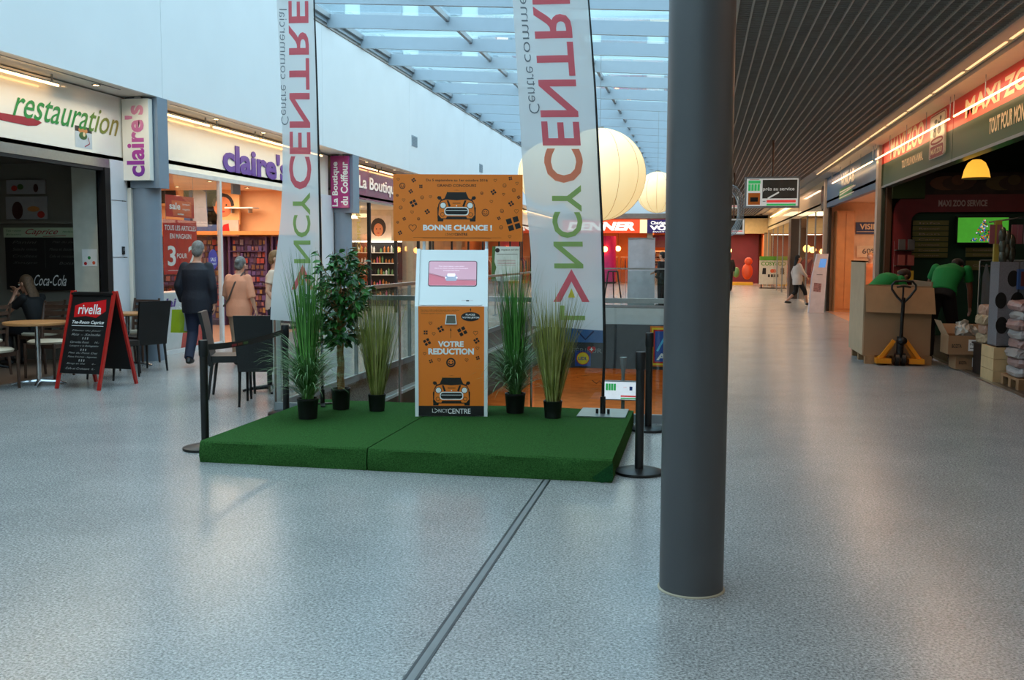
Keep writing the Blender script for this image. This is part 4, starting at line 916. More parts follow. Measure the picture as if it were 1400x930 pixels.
# --- feather flags (seen from the back: the lettering is mirrored)
FLG = cloth('white flag cloth', (226, 230, 232), .5, .14)
FG, FRD, FOR, FY, FGY = [cloth(n, c, .5, .05) for n, c in (('flag green', (152, 182, 104)), ('flag pink red', (228, 104, 116)), ('flag orange', (238, 138, 104)), ('flag yellow', (216, 200, 60)), ('flag grey', (112, 120, 128)))]
def lerp_tab(tab, y):
    if y <= tab[0][0]: (a, b), (c, d) = tab[0], tab[1]
    else:
        for (a, b), (c, d) in zip(tab, tab[1:]):
            if y <= c: break
    return b + (d - b) * (y - a) / (c - a)
def flag(label, ydep, ltab, rtab, ybot, words, base, pole_r, tilt):
    p0 = base; t = thing('feather_flag', label, 'flag', tuple(p0), 0)
    def S(u, yy, d=0):      # u 0..1 across, yy = row measured on the photograph
        x = lerp_tab(ltab, yy) * (1 - u) + lerp_tab(rtab, yy) * u; p = PY(x, yy, ydep)
        wave = .018 * math.sin(u * 5 + yy * .012) * (1 - u) + .012 * math.sin(u * 9 - yy * .02) * (1 - u) * max(0, min(1, (yy - 150) / 250))
        p.y += wave - d + tilt * (1 - u); return p
    m = MB(); ny, nu = 44, 12; ytop = -150
    for i in range(ny + 1):
        yy = ytop + (ybot - ytop) * i / ny
        for j in range(nu + 1):
            u = j / nu; ye = yy + (0 if i < ny else 6 * u); u2 = u
            if yy < -60: u2 = 1 - (1 - u) * max(.02, math.sqrt(max(0, 1 - ((-60 - yy) / 92) ** 2)))
            m.v.append(S(u2, ye))
    for i in range(ny):
        for j in range(nu): a = i * (nu + 1) + j; m.f.append((a, a + 1, a + nu + 2, a + nu + 1))
    m.build('flag_cloth', FLG, t, True)
    def warp(pts, fs, f):
        me = bpy.data.meshes.new('w'); me.from_pydata([(a, b, 0) for a, b in pts], [], fs); bm = bmesh.new(); bm.from_mesh(me)
        for ax in (0, 1):
            for k in range(1, 8):
                c = k / 8; co = V((c, 0, 0)) if ax == 0 else V((0, c, 0)); no = V((1, 0, 0)) if ax == 0 else V((0, 1, 0))
                bmesh.ops.bisect_plane(bm, geom=bm.verts[:] + bm.edges[:] + bm.faces[:], plane_co=co, plane_no=no)
        bm.verts.ensure_lookup_table(); vs = [f(v.co.x, v.co.y) for v in bm.verts]; ff = [tuple(v.index for v in q.verts) for q in bm.faces]; bm.free(); bpy.data.meshes.remove(me); return vs, ff
    for w in words:
        s, y0, y1, x0, x1, xs, mt, bd = w          # from row y0 (start) to y1; letter feet at x0, tops at x1, sheared by xs per row
        if s == '^': pts = [(0, 0), (1, .5), (0, 1), (0, .80), (.62, .5), (0, .20)]; fs = [(0, 1, 4, 5), (1, 2, 3, 4)]
        elif s == 't': pts = [(0, 0), (1, .5), (0, 1)]; fs = [(0, 1, 2)]
        else: pts, fs, _ = glyphs(s, bd, 0, 1)
        def f(a, b):
            if s in '^t': yy = y0 + (y1 - y0) * a; xx = x0 + (x1 - x0) * b
            else: yy = y0 + (y1 - y0) * a; xx = x0 + (x1 - x0) * b
            xx += xs * (yy - y0); L, R_ = lerp_tab(ltab, yy), lerp_tab(rtab, yy)
            return S((xx - L) / (R_ - L), yy, .006)
        vs, ff = warp(pts, fs, f); q = MB(); q.v = vs; q.f = ff; q.build('lettering', mt, t)
    pts = [S(1.0, yy) + V((.01, 0, 0)) for yy in range(-150, int(rtab[-1][0]), 20)][::-1]
    pts = [V(p0) + V((0, 0, .03))] + [V(p0) + V((0, 0, .25))] + [p for p in pts if p.z > p0.z + .45]
    MB().tube(pts, [pole_r * (1 if p.z < 1 else max(.45, 1 - (p.z - 1) * .16)) for p in pts], 10).build('pole', BLACK, t, True)
    return t
p2 = G(824, 567, .16)
t = flag('larger white feather flag of the centre, mirrored lettering, on a steel plate', 8.62, [(-160, 690), (0, 700), (120, 707), (240, 714), (300, 721), (350, 726), (460, 727)], [(-160, 789), (0, 803), (120, 812), (240, 818), (300, 821), (360, 823), (470, 825), (560, 824)], 446,
 [('L', 438, 418, 765, 800, .01, FG, .02), ('^', 413, 368, 756, 806, 0, FRD, 0), ('t', 407, 394, 776, 786, 0, FY, 0), ('NCY', 367, 253, 757, 798, .03, FG, .015), ('C', 250, 203, 745, 798, .04, FOR, .02), ('ENTRE', 199, -28, 742, 794, .075, FRD, .015), ('Centre', 155, 90, 723, 738, .08, FGY, -.01), ('commercial', 84, -60, 716.5, 730, .08, FGY, -.01)], p2, .013, .03)
PLT = mat('brushed flag plate', (150, 158, 160), .35, .8)
MB().prism([(-.21, -.24), (.21, -.24), (.21, .24), (-.21, .24)], Fr(p2 + V((0, .06, .003)), (1, 0, 0), (0, 1, 0)), 0, .008).build('base_plate', PLT, t)
for s in (-1, 1): MB().tube([p2 + V((s * .05, .0, .011)), p2 + V((s * .05, 0, .05))], .012, 8).build('wing_bolt', BLACK, t)
MB().tube([p2 + V((0, 0, .011)), p2 + V((0, 0, .16))], .024, 12).build('socket', BLACK, t, True)
MB().tube([p2 + V((0, 0, .26)), p2 + V((-.03, 0, .3)), p2 + V((-.06, .02, .27)), p2 + V((-.1, .02, .3))], .003, 5).build('loose_cord', BLACK, t)
p1 = G(441, 553, .16)
t = flag('narrower white feather flag with mirrored lettering behind the bushy grass and small tree', 8.95, [(-160, 372), (0, 378), (170, 385), (240, 386), (300, 384), (350, 379), (400, 373), (437, 371), (460, 371)], [(-160, 421), (0, 428), (120, 432), (240, 435), (330, 437), (440, 438), (560, 441)], 437,
 [('L', 420, 404, 404, 426, 0, FG, .02), ('^', 396, 362, 398, 430, 0, FRD, 0), ('t', 390, 380, 411, 417, 0, FY, 0), ('NCY', 360, 263, 402, 425, .01, FG, .015), ('C', 259, 214, 396.5, 426, .01, FRD, .02), ('ENTRE', 211, 1, 397, 425, .015, FRD, .015), ('Centre', 171, 116, 384, 395, .015, FGY, -.01), ('commercial', 108, 12, 383, 393, .015, FGY, -.01)], p1, .013, -.0)
for a in (0, PI / 2): MB().bar(p1 + V((-.2 * math.cos(a + .4), -.2 * math.sin(a + .4), .008)), p1 + V((.2 * math.cos(a + .4), .2 * math.sin(a + .4), .008)), .04, .012).build('base_foot', BLACK, t)
MB().tube([p1 + V((0, 0, .015)), p1 + V((0, 0, .14))], .022, 10).build('socket', BLACK, t, True)

# --- potted artificial grasses and tree
POT = mat('black plastic pot', (16, 16, 17), .45)
def gmat(name, a, b):
    m = mat(name, a, .5, var=.35, scale=9, spec=.3); return m
G1 = gmat('grass blade deep green', (62, 112, 46), 0); G2 = gmat('grass blade pale', (112, 140, 84), 0); G3 = gmat('grass blade olive', (120, 124, 56), 0); G4 = gmat('grass blade dry', (158, 156, 92), 0)
def blade_strip(m, p, d, L, w, curl, seg=7, lean=0, drop=0):
    """thin curved blade leaving p in the direction of azimuth d"""
    dx, dy = math.cos(d), math.sin(d); s = V((-dy, dx, 0)) * w / 2; pos = V(p); ang = lean; k = len(m.v)
    for i in range(seg + 1):
        q = i / seg; ww = s * (1 - q ** 2.2) + s * .05; m.v += [pos - ww, pos + ww]
        pos = pos + V((dx * math.sin(ang), dy * math.sin(ang), math.cos(ang))) * (L / seg); ang += curl / seg * (.4 + 1.2 * q)
    for i in range(seg): m.f.append((k + 2 * i, k + 2 * i + 1, k + 2 * i + 3, k + 2 * i + 2))
def pot(t, p, r, h):
    MB().lathe([(r * .84, 0), (r * .98, h - .02), (r, h - .018), (r, h), (r * .9, h), (r * .88, h - .03), (.01, h - .03)], p, 28).build('pot', POT, t, True)
    MB().lathe([(r * .87, h - .03), (r * .6, h - .015), (.01, h - .01)], p, 20).build('soil', mat('dark soil', (40, 34, 26), .9), t)
def bushy(p, h, label, seed):
    global R; R0 = random.Random(seed); t = thing('potted_grass', label, 'potted plant', tuple(p)); pot(t, p, .092, .175)
    a, b, c = MB(), MB(), MB(); top = p + V((0, 0, .16))
    for _ in range(210):
        r = .05 * math.sqrt(R0.random()); z = R0.uniform(0, 2 * PI); blade_strip(R0.choice((a, a, c)), top + V((r * math.cos(z), r * math.sin(z), 0)), z + R0.uniform(-.7, .7), h * R0.choice((R0.uniform(.62, .85), R0.uniform(.8, 1.03))), R0.uniform(.007, .013), R0.uniform(.0, .3), 8, R0.uniform(0, .15))
    a.build('tall_blades', G1, t, kind='stuff'); c.build('tall_blades_light', mat('grass blade mid green', (92, 148, 64), .5, var=.3, scale=9), t, kind='stuff')
    for _ in range(430):
        r = .05 * math.sqrt(R0.random()); z = R0.uniform(0, 2 * PI); hh = R0.uniform(0, .42); blade_strip(b, top + V((r * math.cos(z), r * math.sin(z), hh * .6)), z, R0.uniform(.30, .54), R0.uniform(.006, .010), R0.uniform(.9, 2.0), 8, R0.uniform(.4, 1.05))
    b.build('arching_blades', gmat('grass arching blade', (112, 146, 98), 0), t, kind='stuff')
    d = MB()
    for _ in range(200):
        z = R0.uniform(0, 2 * PI); blade_strip(d, top, z, R0.uniform(.25, .5), .007, R0.uniform(.3, 1.4), 6, R0.uniform(.1, .6))
    d.build('low_blades', G1, t, kind='stuff'); return t
def upright(p, h, r, label, seed, spread=.2):
    R0 = random.Random(seed); t = thing('potted_grass', label, 'potted plant', tuple(p)); pot(t, p, r, .15)
    a, b = MB(), MB(); top = p + V((0, 0, .14))
    for _ in range(250):
        q = r * .75 * math.sqrt(R0.random()); z = R0.uniform(0, 2 * PI)
        blade_strip(a if R0.random() < .6 else b, top + V((q * math.cos(z), q * math.sin(z), 0)), z + R0.uniform(-.5, .5), h * R0.choice((R0.uniform(.6, .9), R0.uniform(.75, 1.0))), R0.uniform(.006, .0105), R0.uniform(-.02, .1), 7, R0.uniform(.0, spread) + q * 1.2)
    for _ in range(9): z = R0.uniform(0, 2 * PI); blade_strip(b, top, z, h * R0.uniform(.7, 1.0), .005, R0.uniform(.9, 2.0), 10, R0.uniform(.1, .25))
    a.build('blades', G3, t, kind='stuff'); b.build('dry_blades', G4, t, kind='stuff'); return t
bushy(G(416, 574, .162) + V((0, .08, 0)), 1.28, 'tall bushy green grass in a black pot at the front left of the platform', 3)
bushy(G(702, 566, .162) + V((0, .08, 0)), 1.22, 'tall bushy green grass in a black pot just right of the white kiosk', 8)
upright(G(512, 563, .162) + V((0, .07, 0)), 1.02, .08, 'stiff olive grass fanning from a black pot just left of the white kiosk', 5, .25)
upright(G(754, 573, .162) + V((0, .07, 0)), 1.05, .082, 'stiff olive grass fanning from a black pot in front of the larger flag', 11, .25)
def ficus():
    R0 = random.Random(4); p = G(462, 561, .162) + V((0, .08, 0)); t = thing('potted_tree', 'small leafy artificial tree with a twisted brown trunk in a black pot', 'potted tree', tuple(p)); pot(t, p, .088, .19)
    BK = mat('brown bark', (140, 106, 62), .8, var=.3, scale=30, bump=.6, bscale=60)
    for k in range(3):
        pts = [p + V((.016 * math.cos(q * 7 + k * 2.1), .016 * math.sin(q * 7 + k * 2.1), .15 + q * .72)) for q in [i / 10 for i in range(11)]]
        MB().tube(pts, [.022 - .006 * i / 10 for i in range(11)], 7).build('trunk', BK, t, True)
    tip = []; hub = p + V((0, 0, .85))
    br = MB()
    for k in range(72):
        z = R0.uniform(0, 2 * PI); up_ = R0.uniform(-.30, .62); r = .34 * math.sqrt(max(.05, 1 - ((up_ - .15) / .56) ** 2)) * R0.uniform(.35, .95)
        s = hub + V((0, 0, R0.uniform(-.22, max(-.2, up_ - .1)))); e = hub + V((r * math.cos(z), r * math.sin(z), up_)); mm = (s + e) / 2 + V((0, 0, .04)); br.tube([s, mm, e], [.005, .004, .002], 5)
        tip += [(s.lerp(e, q) if q < .5 else mm.lerp(e, (q - .4) * 1.6), z) for q in [R0.uniform(.3, 1) for _ in range(13)]]
    br.build('twigs', BK, t, kind='stuff')
    lv = [mat('leaf dark green', (34, 82, 34), .35, var=.25, spec=.6), mat('leaf green', (62, 122, 50), .35, var=.25, spec=.6)]
    ms = []
    for m_ in lv:
        q = MB(); q.add([(0, 0, 0), (.016, .022, .003), (.019, .04, .004), (.011, .062, 0), (0, .082, -.01), (-.011, .062, 0), (-.019, .04, .004), (-.016, .022, .003), (0, .04, -.003)], [(0, 1, 8), (1, 2, 8), (2, 3, 8), (3, 4, 8), (4, 5, 8), (5, 6, 8), (6, 7, 8), (7, 0, 8)]); ms.append(q.mesh('leaf', m_))
    from mathutils import Euler
    rest = [MB(), MB()]
    R0.shuffle(tip)
    for k, (q, z) in enumerate(tip):
        e = Euler((R0.uniform(-.9, .5), R0.uniform(-.7, .7), z - PI / 2 + R0.uniform(-1.0, 1.0))); s = R0.uniform(.85, 1.35); i = R0.random() < .4
        if k < 300:
            o = bpy.data.objects.new('leaf', ms[i]); C.objects.link(o); o.parent = t; o.location = q - p; o.rotation_euler = e; o.scale = (s,) * 3
        else:
            M = e.to_matrix(); rest[i].add([q + M @ (v.co * s) for v in ms[i].vertices], [tuple(f.vertices) for f in ms[i].polygons])
    for m_, r_ in zip(lv, rest): r_.build('foliage', m_, t, kind='stuff')
ficus()

# --- belt barrier posts
def stanchion(p, label, h=.875):
    t = thing('barrier_post', label, 'barrier post', (p.x, p.y, 0), 0, 'black belt barrier posts round the platform'); q = V((p.x, p.y, 0))
    MB().lathe([(.172, 0), (.176, .006), (.174, .02), (.14, .03), (.05, .036), (.01, .036)], q, 40).build('base', BLACK, t, True)
    MB().lathe([(.031, .03), (.031, h - .13)], q, 20).build('pole', BLACK, t, True)
    MB().lathe([(.031, h - .13), (.037, h - .12), (.037, h - .01), (.033, h), (.005, h)], q, 20).build('head', DARK, t, True)
    return t
a = G(281, 614); b = V((-3.93, 8.96, 0))
stanchion(a, 'black belt barrier post at the front left corner of the platform'); stanchion(b, 'black belt barrier post behind the left edge of the platform')
stanchion(G(873.5, 647), 'nearer black belt barrier post right of the platform beside the big column'); stanchion(G(886, 588), 'farther black belt barrier post right of the platform near the glass')
m = MB(); n = 12
for i in range(n + 1):
    q = i / n; c = a.lerp(b, q); z = .815 - .05 * math.sin(PI * q) * .6; m.v += [V((c.x, c.y, z - .024)), V((c.x, c.y, z + .024))]
for i in range(n): m.f.append((2 * i, 2 * i + 2, 2 * i + 3, 2 * i + 1))
t = thing('barrier_belt', 'black retractable belt with faint red print between the two left posts', 'barrier belt', (a.x, a.y, .76)); m.build('belt', mat('black webbing', (22, 20, 20), .7), t)
A = Art(Fr(a.lerp(b, .3) + V((-.0, 0, .786)), b - a, (0, 0, 1))); 
for k, c in enumerate((REDD, mat('belt brown', (96, 40, 20)), mat('belt green', (60, 90, 40)))): A.poly(c, [(k * .12, -.012), (k * .12 + .1, -.012), (k * .12 + .1, .008), (k * .12, .008)], .003)
A.done(t)

# --- big round column
cx, cyy = -.009, 4.60
cm = mat('dark grey column paint', (76, 76, 78), .42, var=.04, scale=3, bump=.05, bscale=5)
c = struct('column_main', MB().lathe([(.148, .004), (.148, 5.8)], (cx, cyy, 0), 56), cm, smooth=True)
struct('trim_21', MB().lathe([(.156, 0), (.156, .004), (.148, .008)], (cx, cyy, 0), 56), mat('beige sealant', (170, 158, 136), .7))
# --- glass balustrades around the opening
BG = glass('balustrade glass', (226, 236, 234), 1.5)
def balustrade(label, p, q, n, zt=1.14, ends=True):
    t = thing('glass_balustrade', label, 'balustrade', tuple(p)); p, q = V(p), V(q); d = (q - p).normalized(); L = (q - p).length
    MB().bar(p + V((0, 0, zt)), q + V((0, 0, zt)), .06, .045).build('handrail', STEEL, t)
    MB().bar(p + V((0, 0, .04)), q + V((0, 0, .04)), .05, .08).build('base_channel', ALU, t)
    for i in range(n + 1):
        c = p.lerp(q, i / n); MB().bar(c, c + V((0, 0, zt - .02)), .05, .012, tuple(d)).build('post', STEEL, t)
        if i < n:
            a, b = c + d * .03, p.lerp(q, (i + 1) / n) - d * .03
            MB().add([a + V((0, 0, .08)), b + V((0, 0, .08)), b + V((0, 0, zt - .06)), a + V((0, 0, zt - .06))], [(0, 1, 2, 3)]).build('pane', BG, t)
balustrade('glass balustrade with steel rail right behind the green platform', (-4.15, 9.2, 0), (-.25, 9.2, 0), 3)
balustrade('long glass balustrade running away along the left of the floor opening', (-4.15, 9.3, 0), (-4.15, 29.9, 0), 9)
balustrade('glass balustrade at the far end of the floor opening before the blank banner', (-4.1, 30.0, 0), (-.25, 30.0, 0), 2, 1.18)
balustrade('glass balustrade along the column side of the floor opening', (-.25, 9.3, 0), (-.25, 29.9, 0), 9)

# --- hanging sign band at the far edge of the opening
t = thing('lower_level_sign', 'dark sign band with blue end and shop logos below the far floor edge', 'sign', (-2.2, 29.9, -1.85))
x0, x1 = VX0 + .02, VX1 - .02
B((x0, 29.88, -1.85), (x1, 29.96, -.5)).build('panel', mat('charcoal sign board', (62, 66, 72), .4), t)
xa = PY(725, 460, 29.88).x; xb = PY(826, 460, 29.88).x
B((x0, 29.86, -1.07), (xb, 29.88, -.6)).build('blue_strip', mat('mid blue print', (60, 104, 160), .4), t)
A = Art(FF(0, 0, 29.86)); a = PY(778, 474, 29.86); b = PY(823, 484, 29.86); A.text(ALU, 'REZ INF\u00c9RIEUR', a.x - .7, b.z + .02, b.x, a.z, .022)
A.path(mat('navy print', (24, 40, 90)), [(a.x + .25, -.72), (a.x + .5, -.98), (a.x + .75, -.72)], .05, .004)
p = PY(797, 490, 29.86); s = .24
A.poly(mat('logo blue', (40, 80, 160)), [(p.x - s, p.z - s), (p.x + s, p.z - s), (p.x + s, p.z + s), (p.x - s, p.z + s)], .022); A.poly(REDP, disc(p.x, p.z, .2), .023); A.poly(mat('logo yellow', (240, 210, 40)), disc(p.x, p.z, .18), .024); A.text(mat('logo blue', (40, 80, 160)), 'LIDL', p.x - .14, p.z - .05, p.x + .14, p.z + .05, .026, bold=.03)
heart2 = [(p.x + .26 + .008 * 16 * math.sin(q) ** 3, p.z + .28 + .008 * (13 * math.cos(q) - 5 * math.cos(2 * q) - 2 * math.cos(3 * q) - math.cos(4 * q))) for q in [2 * PI * i / 20 for i in range(20)]][::-1]
A.poly(REDP, heart2, .027); A.line(WHP, (p.x + .21, p.z + .28), (p.x + .31, p.z + .28), .03, .029); A.line(WHP, (p.x + .26, p.z + .23), (p.x + .26, p.z + .33), .03, .029)
l, r_ = PY(889, 446, 29.86), PY(930, 502, 29.86)
for k, (m_, e) in enumerate(((mat('logo orange', (226, 120, 40)), 0), (mat('logo yellow', (240, 210, 40)), .05), (mat('logo red', (190, 40, 40)), .1), (mat('logo blue', (40, 80, 160)), .15))): A.poly(m_, [(l.x + e, r_.z + e), (x1 - .02, r_.z + e), (x1 - .02, l.z - e), (l.x + e, l.z - e)], .022 + k * .001)
A.path(mat('logo light blue', (90, 190, 230)), [(l.x + .22, l.z - .75), (l.x + .5, l.z - .2)], .06, .028); A.text(WHP, 'ALDI', l.x + .2, r_.z + .2, x1 - .08, r_.z + .4, .028, bold=.03); A.done(t)
# monitor on a pole standing on the lower level
t = thing('info_screen', 'white information monitor on a thin pole below the opening, beside the flag pole', 'monitor', (-1.6, 16, -4.2))
a, b = PY(826, 520, 16), PY(877, 548, 16)
B((a.x, 15.97, b.z), (b.x, 16.03, a.z)).build('case', ALU, t); A = Art(FF(0, 0, 15.97)); SW = mat('screen white', (220, 222, 232), .3, em=.6); Wd = b.x - a.x; Hd = a.z - b.z
X = lambda q: a.x + q * Wd; Z = lambda q: b.z + q * Hd
A.poly(SW, [(X(.02), Z(.05)), (X(.98), Z(.05)), (X(.98), Z(.95)), (X(.02), Z(.95))], .002)
SG = mat('screen green', (50, 170, 90), .3, em=.4)
for k in range(4): A.poly(SG, [(X(.05 + k * .07), Z(.5)), (X(.11 + k * .07), Z(.5)), (X(.11 + k * .07), Z(.85)), (X(.05 + k * .07), Z(.85))], .003)
A.poly(mat('screen red', (220, 60, 60), .3, em=.4), [(X(.45), Z(.18)), (X(.97), Z(.18)), (X(.97), Z(.26)), (X(.45), Z(.26))], .003); A.poly(SG, [(X(.45), Z(.07)), (X(.97), Z(.07)), (X(.97), Z(.14)), (X(.45), Z(.14))], .003); A.poly(mat('logo blue', (40, 80, 160)), [(X(.68), Z(.52)), (X(.76), Z(.52)), (X(.76), Z(.72)), (X(.68), Z(.72))], .003); A.text(mat('screen red', (220, 60, 60)), 'Lundi', X(.52), Z(.66), X(.6), Z(.7), .003); A.done(t)
c = (a.x + b.x) / 2; MB().tube([(c, 16.05, -4.18), (c, 16.05, a.z + .35)], .03, 10).build('pole', ALU, t, True); MB().lathe([(.3, -4.2), (.3, -4.17), (.05, -4.15)], (c, 16.05, 0), 20).build('foot', ALU, t); MB().tube([(c, 16.05, a.z + .1), (c, 16.05, a.z + .38)], [.03, .06], 10).build('cap', ALU, t)
# --- big paper lanterns
PAP = bpy.data.materials.new('cream lantern paper'); PAP.use_nodes = True
_b = PAP.node_tree.nodes['Principled BSDF']; _b.inputs['Base Color'].default_value = (*lin((240, 226, 184)), 1); _b.inputs['Emission Color'].default_value = (*lin((255, 224, 160)), 1); _b.inputs['Emission Strength'].default_value = .48; _b.inputs['Roughness'].default_value = .7
_n = PAP.node_tree.nodes.new('ShaderNodeTexNoise'); _n.inputs['Scale'].default_value = 1.5; _r = PAP.node_tree.nodes.new('ShaderNodeValToRGB'); _r.color_ramp.elements[0].color = (*lin((232, 214, 168)), 1); _r.color_ramp.elements[1].color = (*lin((246, 236, 204)), 1)
PAP.node_tree.links.new(_n.outputs[0], _r.inputs[0]); PAP.node_tree.links.new(_r.outputs[0], _b.inputs['Base Color'])
SEAM = mat('lantern seam', (196, 170, 120), .7)
def lantern(c, r, label):
    t = thing('paper_lantern', label, 'lantern', tuple(c), 0, 'big cream globe lanterns over the opening')
    MB().ell(c, r, 48, 28).build('globe', PAP, t, True)
    s = MB()
    for k in range(12):
        a = k * PI / 6; s.tube([c + V((r * 1.002 * math.cos(z) * math.cos(a), r * 1.002 * math.cos(z) * math.sin(a), r * 1.002 * math.sin(z))) for z in [-1.5 + 3 * i / 20 for i in range(21)]], .005, 4, False)
    s.build('seam_lines', SEAM, t, kind='stuff')
    MB().tube([c + V((0, 0, r)), V((c.x, c.y, rz_(c.x) + .3))], .006, 6).build('cable', ALU, t); MB().lathe([(.08, r - .02), (.08, r + .03)], c, 14).build('top_ring', ALU, t)
lantern(PY(820, 239, 21.8), 1.0, 'largest glowing cream globe lantern beside the larger flag'); lantern(PY(751, 238, 23.8), .76, 'cream globe lantern hidden mostly behind the larger flag'); lantern(PY(899, 263, 31), .63, 'smallest cream globe lantern, cut off by the big dark column')
# --- blank roll up banner and things by the far end
t = thing('blank_banner', 'blank pale grey back of a roll up banner beyond the opening', 'banner', (-1.8, 31.6, 0)); a, b = PY(859, 326, 31.5), PY(896, 326, 31.5)
m = MB(); n = 16
for i in range(n + 1):
    q = i / n; x = a.x + (b.x - a.x) * q; y = 31.5 + .012 * math.sin(q * 9); m.v += [V((x, y, .1)), V((x, y, a.z))]
for i in range(n): m.f.append((2 * i, 2 * i + 2, 2 * i + 3, 2 * i + 1))
m.build('sheet', mat('banner back grey', (186, 184, 190), .6), t, True); B((a.x, 31.48, a.z - .01), (b.x, 31.53, a.z + .02)).build('top_rail', ALU, t); B((a.x, 31.42, 0), (b.x, 31.6, .1)).build('base', ALU, t); MB().tube([((a.x + b.x) / 2, 31.56, .1), ((a.x + b.x) / 2, 31.56, a.z)], .012).build('support_pole', ALU, t)
t = thing('easel', 'black metal easel standing left of the blank banner', 'easel', (-3.1, 33.0, 0)); e = PY(838, 371, 33.0)
for s in (-1, 1): MB().tube([(e.x + s * .15, 33.0, e.z), (e.x + s * .3, 33.0, 0)], .025).build('leg', DARK, t)
MB().tube([(e.x - .15, 33.0, e.z), (e.x + .15, 33.0, e.z)], .025).build('cross_bar', DARK, t); MB().tube([(e.x, 33.0, e.z), (e.x, 33.5, 0)], .02).build('leg', DARK, t)
# --- shops on the end wall
RS = mat('lit red sign', (230, 70, 30), .4, em=.5, emc=(235, 70, 28)); NV = mat('navy purple sign', (50, 30, 90), .3, em=.15, emc=(50, 30, 90)); WL = mat('lit white letters', (255, 245, 230), em=1.0)
p0, p1, p2_, p3 = [PY(x, 310, 55) .x for x in (770, 875, 885, 930)]
t = thing('end_shop_sign', 'lit orange red DENNER fascia on the end wall, partly hidden by the flag', 'sign', (p0, 54.9, 2.85)); B((p0, 54.85, 2.83), (p1, 55.0, 3.56)).build('panel', RS, t); text('DENNER', FF(0, 0, 54.85), PY(776, 310, 55).x, 2.97, PY(868, 310, 55).x, 3.43, WL, t, bold=.05, shear=.2, d=.01)
t = thing('end_shop_sign', 'navy Charles Vogele fascia on the end wall next to the column', 'sign', (p2_, 54.9, 2.85)); B((p2_, 54.85, 2.83), (p3 + 1, 55.0, 3.56)).build('panel', NV, t)
text('Charles', FF(0, 0, 54.85), p2_ + .2, 3.3, p2_ + 1.0, 3.48, WL, t, bold=.01, d=.01); text('V\u00d6GELE', FF(0, 0, 54.85), p2_ + .15, 2.98, p2_ + 2.4, 3.28, WL, t, bold=.05, d=.01); text('SWITZERLAND', FF(0, 0, 54.85), p2_ + .3, 2.87, p2_ + 2.2, 2.92, WL, t, d=.01)
B((p1, 54.9, 2.83), (p2_, 55, 3.56)).build('cream_divider', mat('cream lit divider', (240, 220, 160), em=.6), t)
xs = [-8.1, p0 - 2.5, p0, p2_, p3 + 1.2, 3.56]
struct('wall_end_header', B((-8.1, 55.0, 2.8), (p0, 55.2, 3.62)).box((p3 + 1, 55.0, 2.8), (3.56, 55.2, 3.75)), mat('cream end header', (220, 190, 140), .5))
EW = mat('orange lit shop wall', (206, 128, 70), .6, var=.25, scale=.8)
struct('wall_end_shop', B((-8.1, 60.9, 0), (3.6, 61, 3.7)), EW); struct('ceiling_end', B((-8.1, 55.2, 3.6), (3.6, 61, 3.7)), EW)
for x in (-8.1, p0 - .1, p2_, p3 + 1.1, 3.4): struct('wall_end_pier', B((x, 55.0, 0), (x + .3, 55.2, 2.85)), mat('end pier', (150, 130, 110), .5))
struct('wall_end_left', B((-8.2, 55.2, 0), (-8.1, 61, 3.7)), EW); struct('wall_end_right', B((3.56, 55.2, 0), (3.66, 61, 3.7)), EW)
struct('wall_end_partition', B((p2_ + .1, 55.2, 0), (p2_ + .2, 61, 3.7)), EW)
t = thing('magenta_column', 'magenta round advertising column inside the shop under the red fascia', 'column', (-4.9, 57, 0)); p = PY(829, 340, 57); MB().lathe([(.55, 0), (.55, 2.7)], (p.x, 57, 0), 24).build('shaft', mat('magenta board', (190, 40, 120), .4), t, True); MB().lathe([(.58, 0), (.58, .1)], (p.x, 57, 0), 24).build('plinth', DARK, t)
for i, (x, y, z) in enumerate([(PY(827, 342, 56.2).x, 56.2, 1.95), (PY(845, 342, 58).x, 58, 2.0)]):
    t = thing('globe_lamp', ['glowing globe lamp left inside the shop under the red fascia', 'glowing globe lamp right inside the shop under the red fascia'][i], 'lamp', (x, y, z)); MB().ell((x, y, z), .16, 14, 8).build('globe', mat('warm lamp', (255, 200, 130), em=7, emc=(255, 180, 90)), t, True); MB().tube([(x, y, z + .16), (x, y, 3.6)], .01, 5).build('cable', BLACK, t)
for i, x in enumerate((-7.2, -5.5, -3.8)): rack(x, 58.5, 'rack of clothes deep in the red fascia shop, %s from the left' % ['first', 'second', 'third', 'fourth'][i], 'x')
for i, x in enumerate((-2.3, -.7)):
    t = thing('gondola_shelf', 'stocked shelving in the navy fascia shop, %s' % ['by the cream divider', 'behind the big column'][i], 'shelving', (x, 58, 0))
    B((x - .7, 58, 0), (x + .7, 58.05, 1.9)).build('back_board', PLAIN, t)
    for z in (.3, .8, 1.3, 1.8): B((x - .7, 57.7, z), (x + .7, 58, z + .03)).build('shelf', PLAIN, t)
    goods(x - .68, x + .68, 57.95, 57.95, .3, 1.85, 'x', FC, t, 0, 'stocked_goods')
t = thing('sale_poster', 'dark red 50% poster hung inside the navy fascia shop', 'poster', (-2.6, 55.6, 2.0)); a = PY(884, 322, 55.6); B((a.x, 55.6, 2.05), (a.x + 1.3, 55.63, 2.75)).build('sheet', mat('dull red poster', (140, 60, 40)), t); text('50%', FF(0, 0, 55.6), a.x + .1, 2.42, a.x + 1.15, 2.7, REDD, t, bold=.03, d=.005)
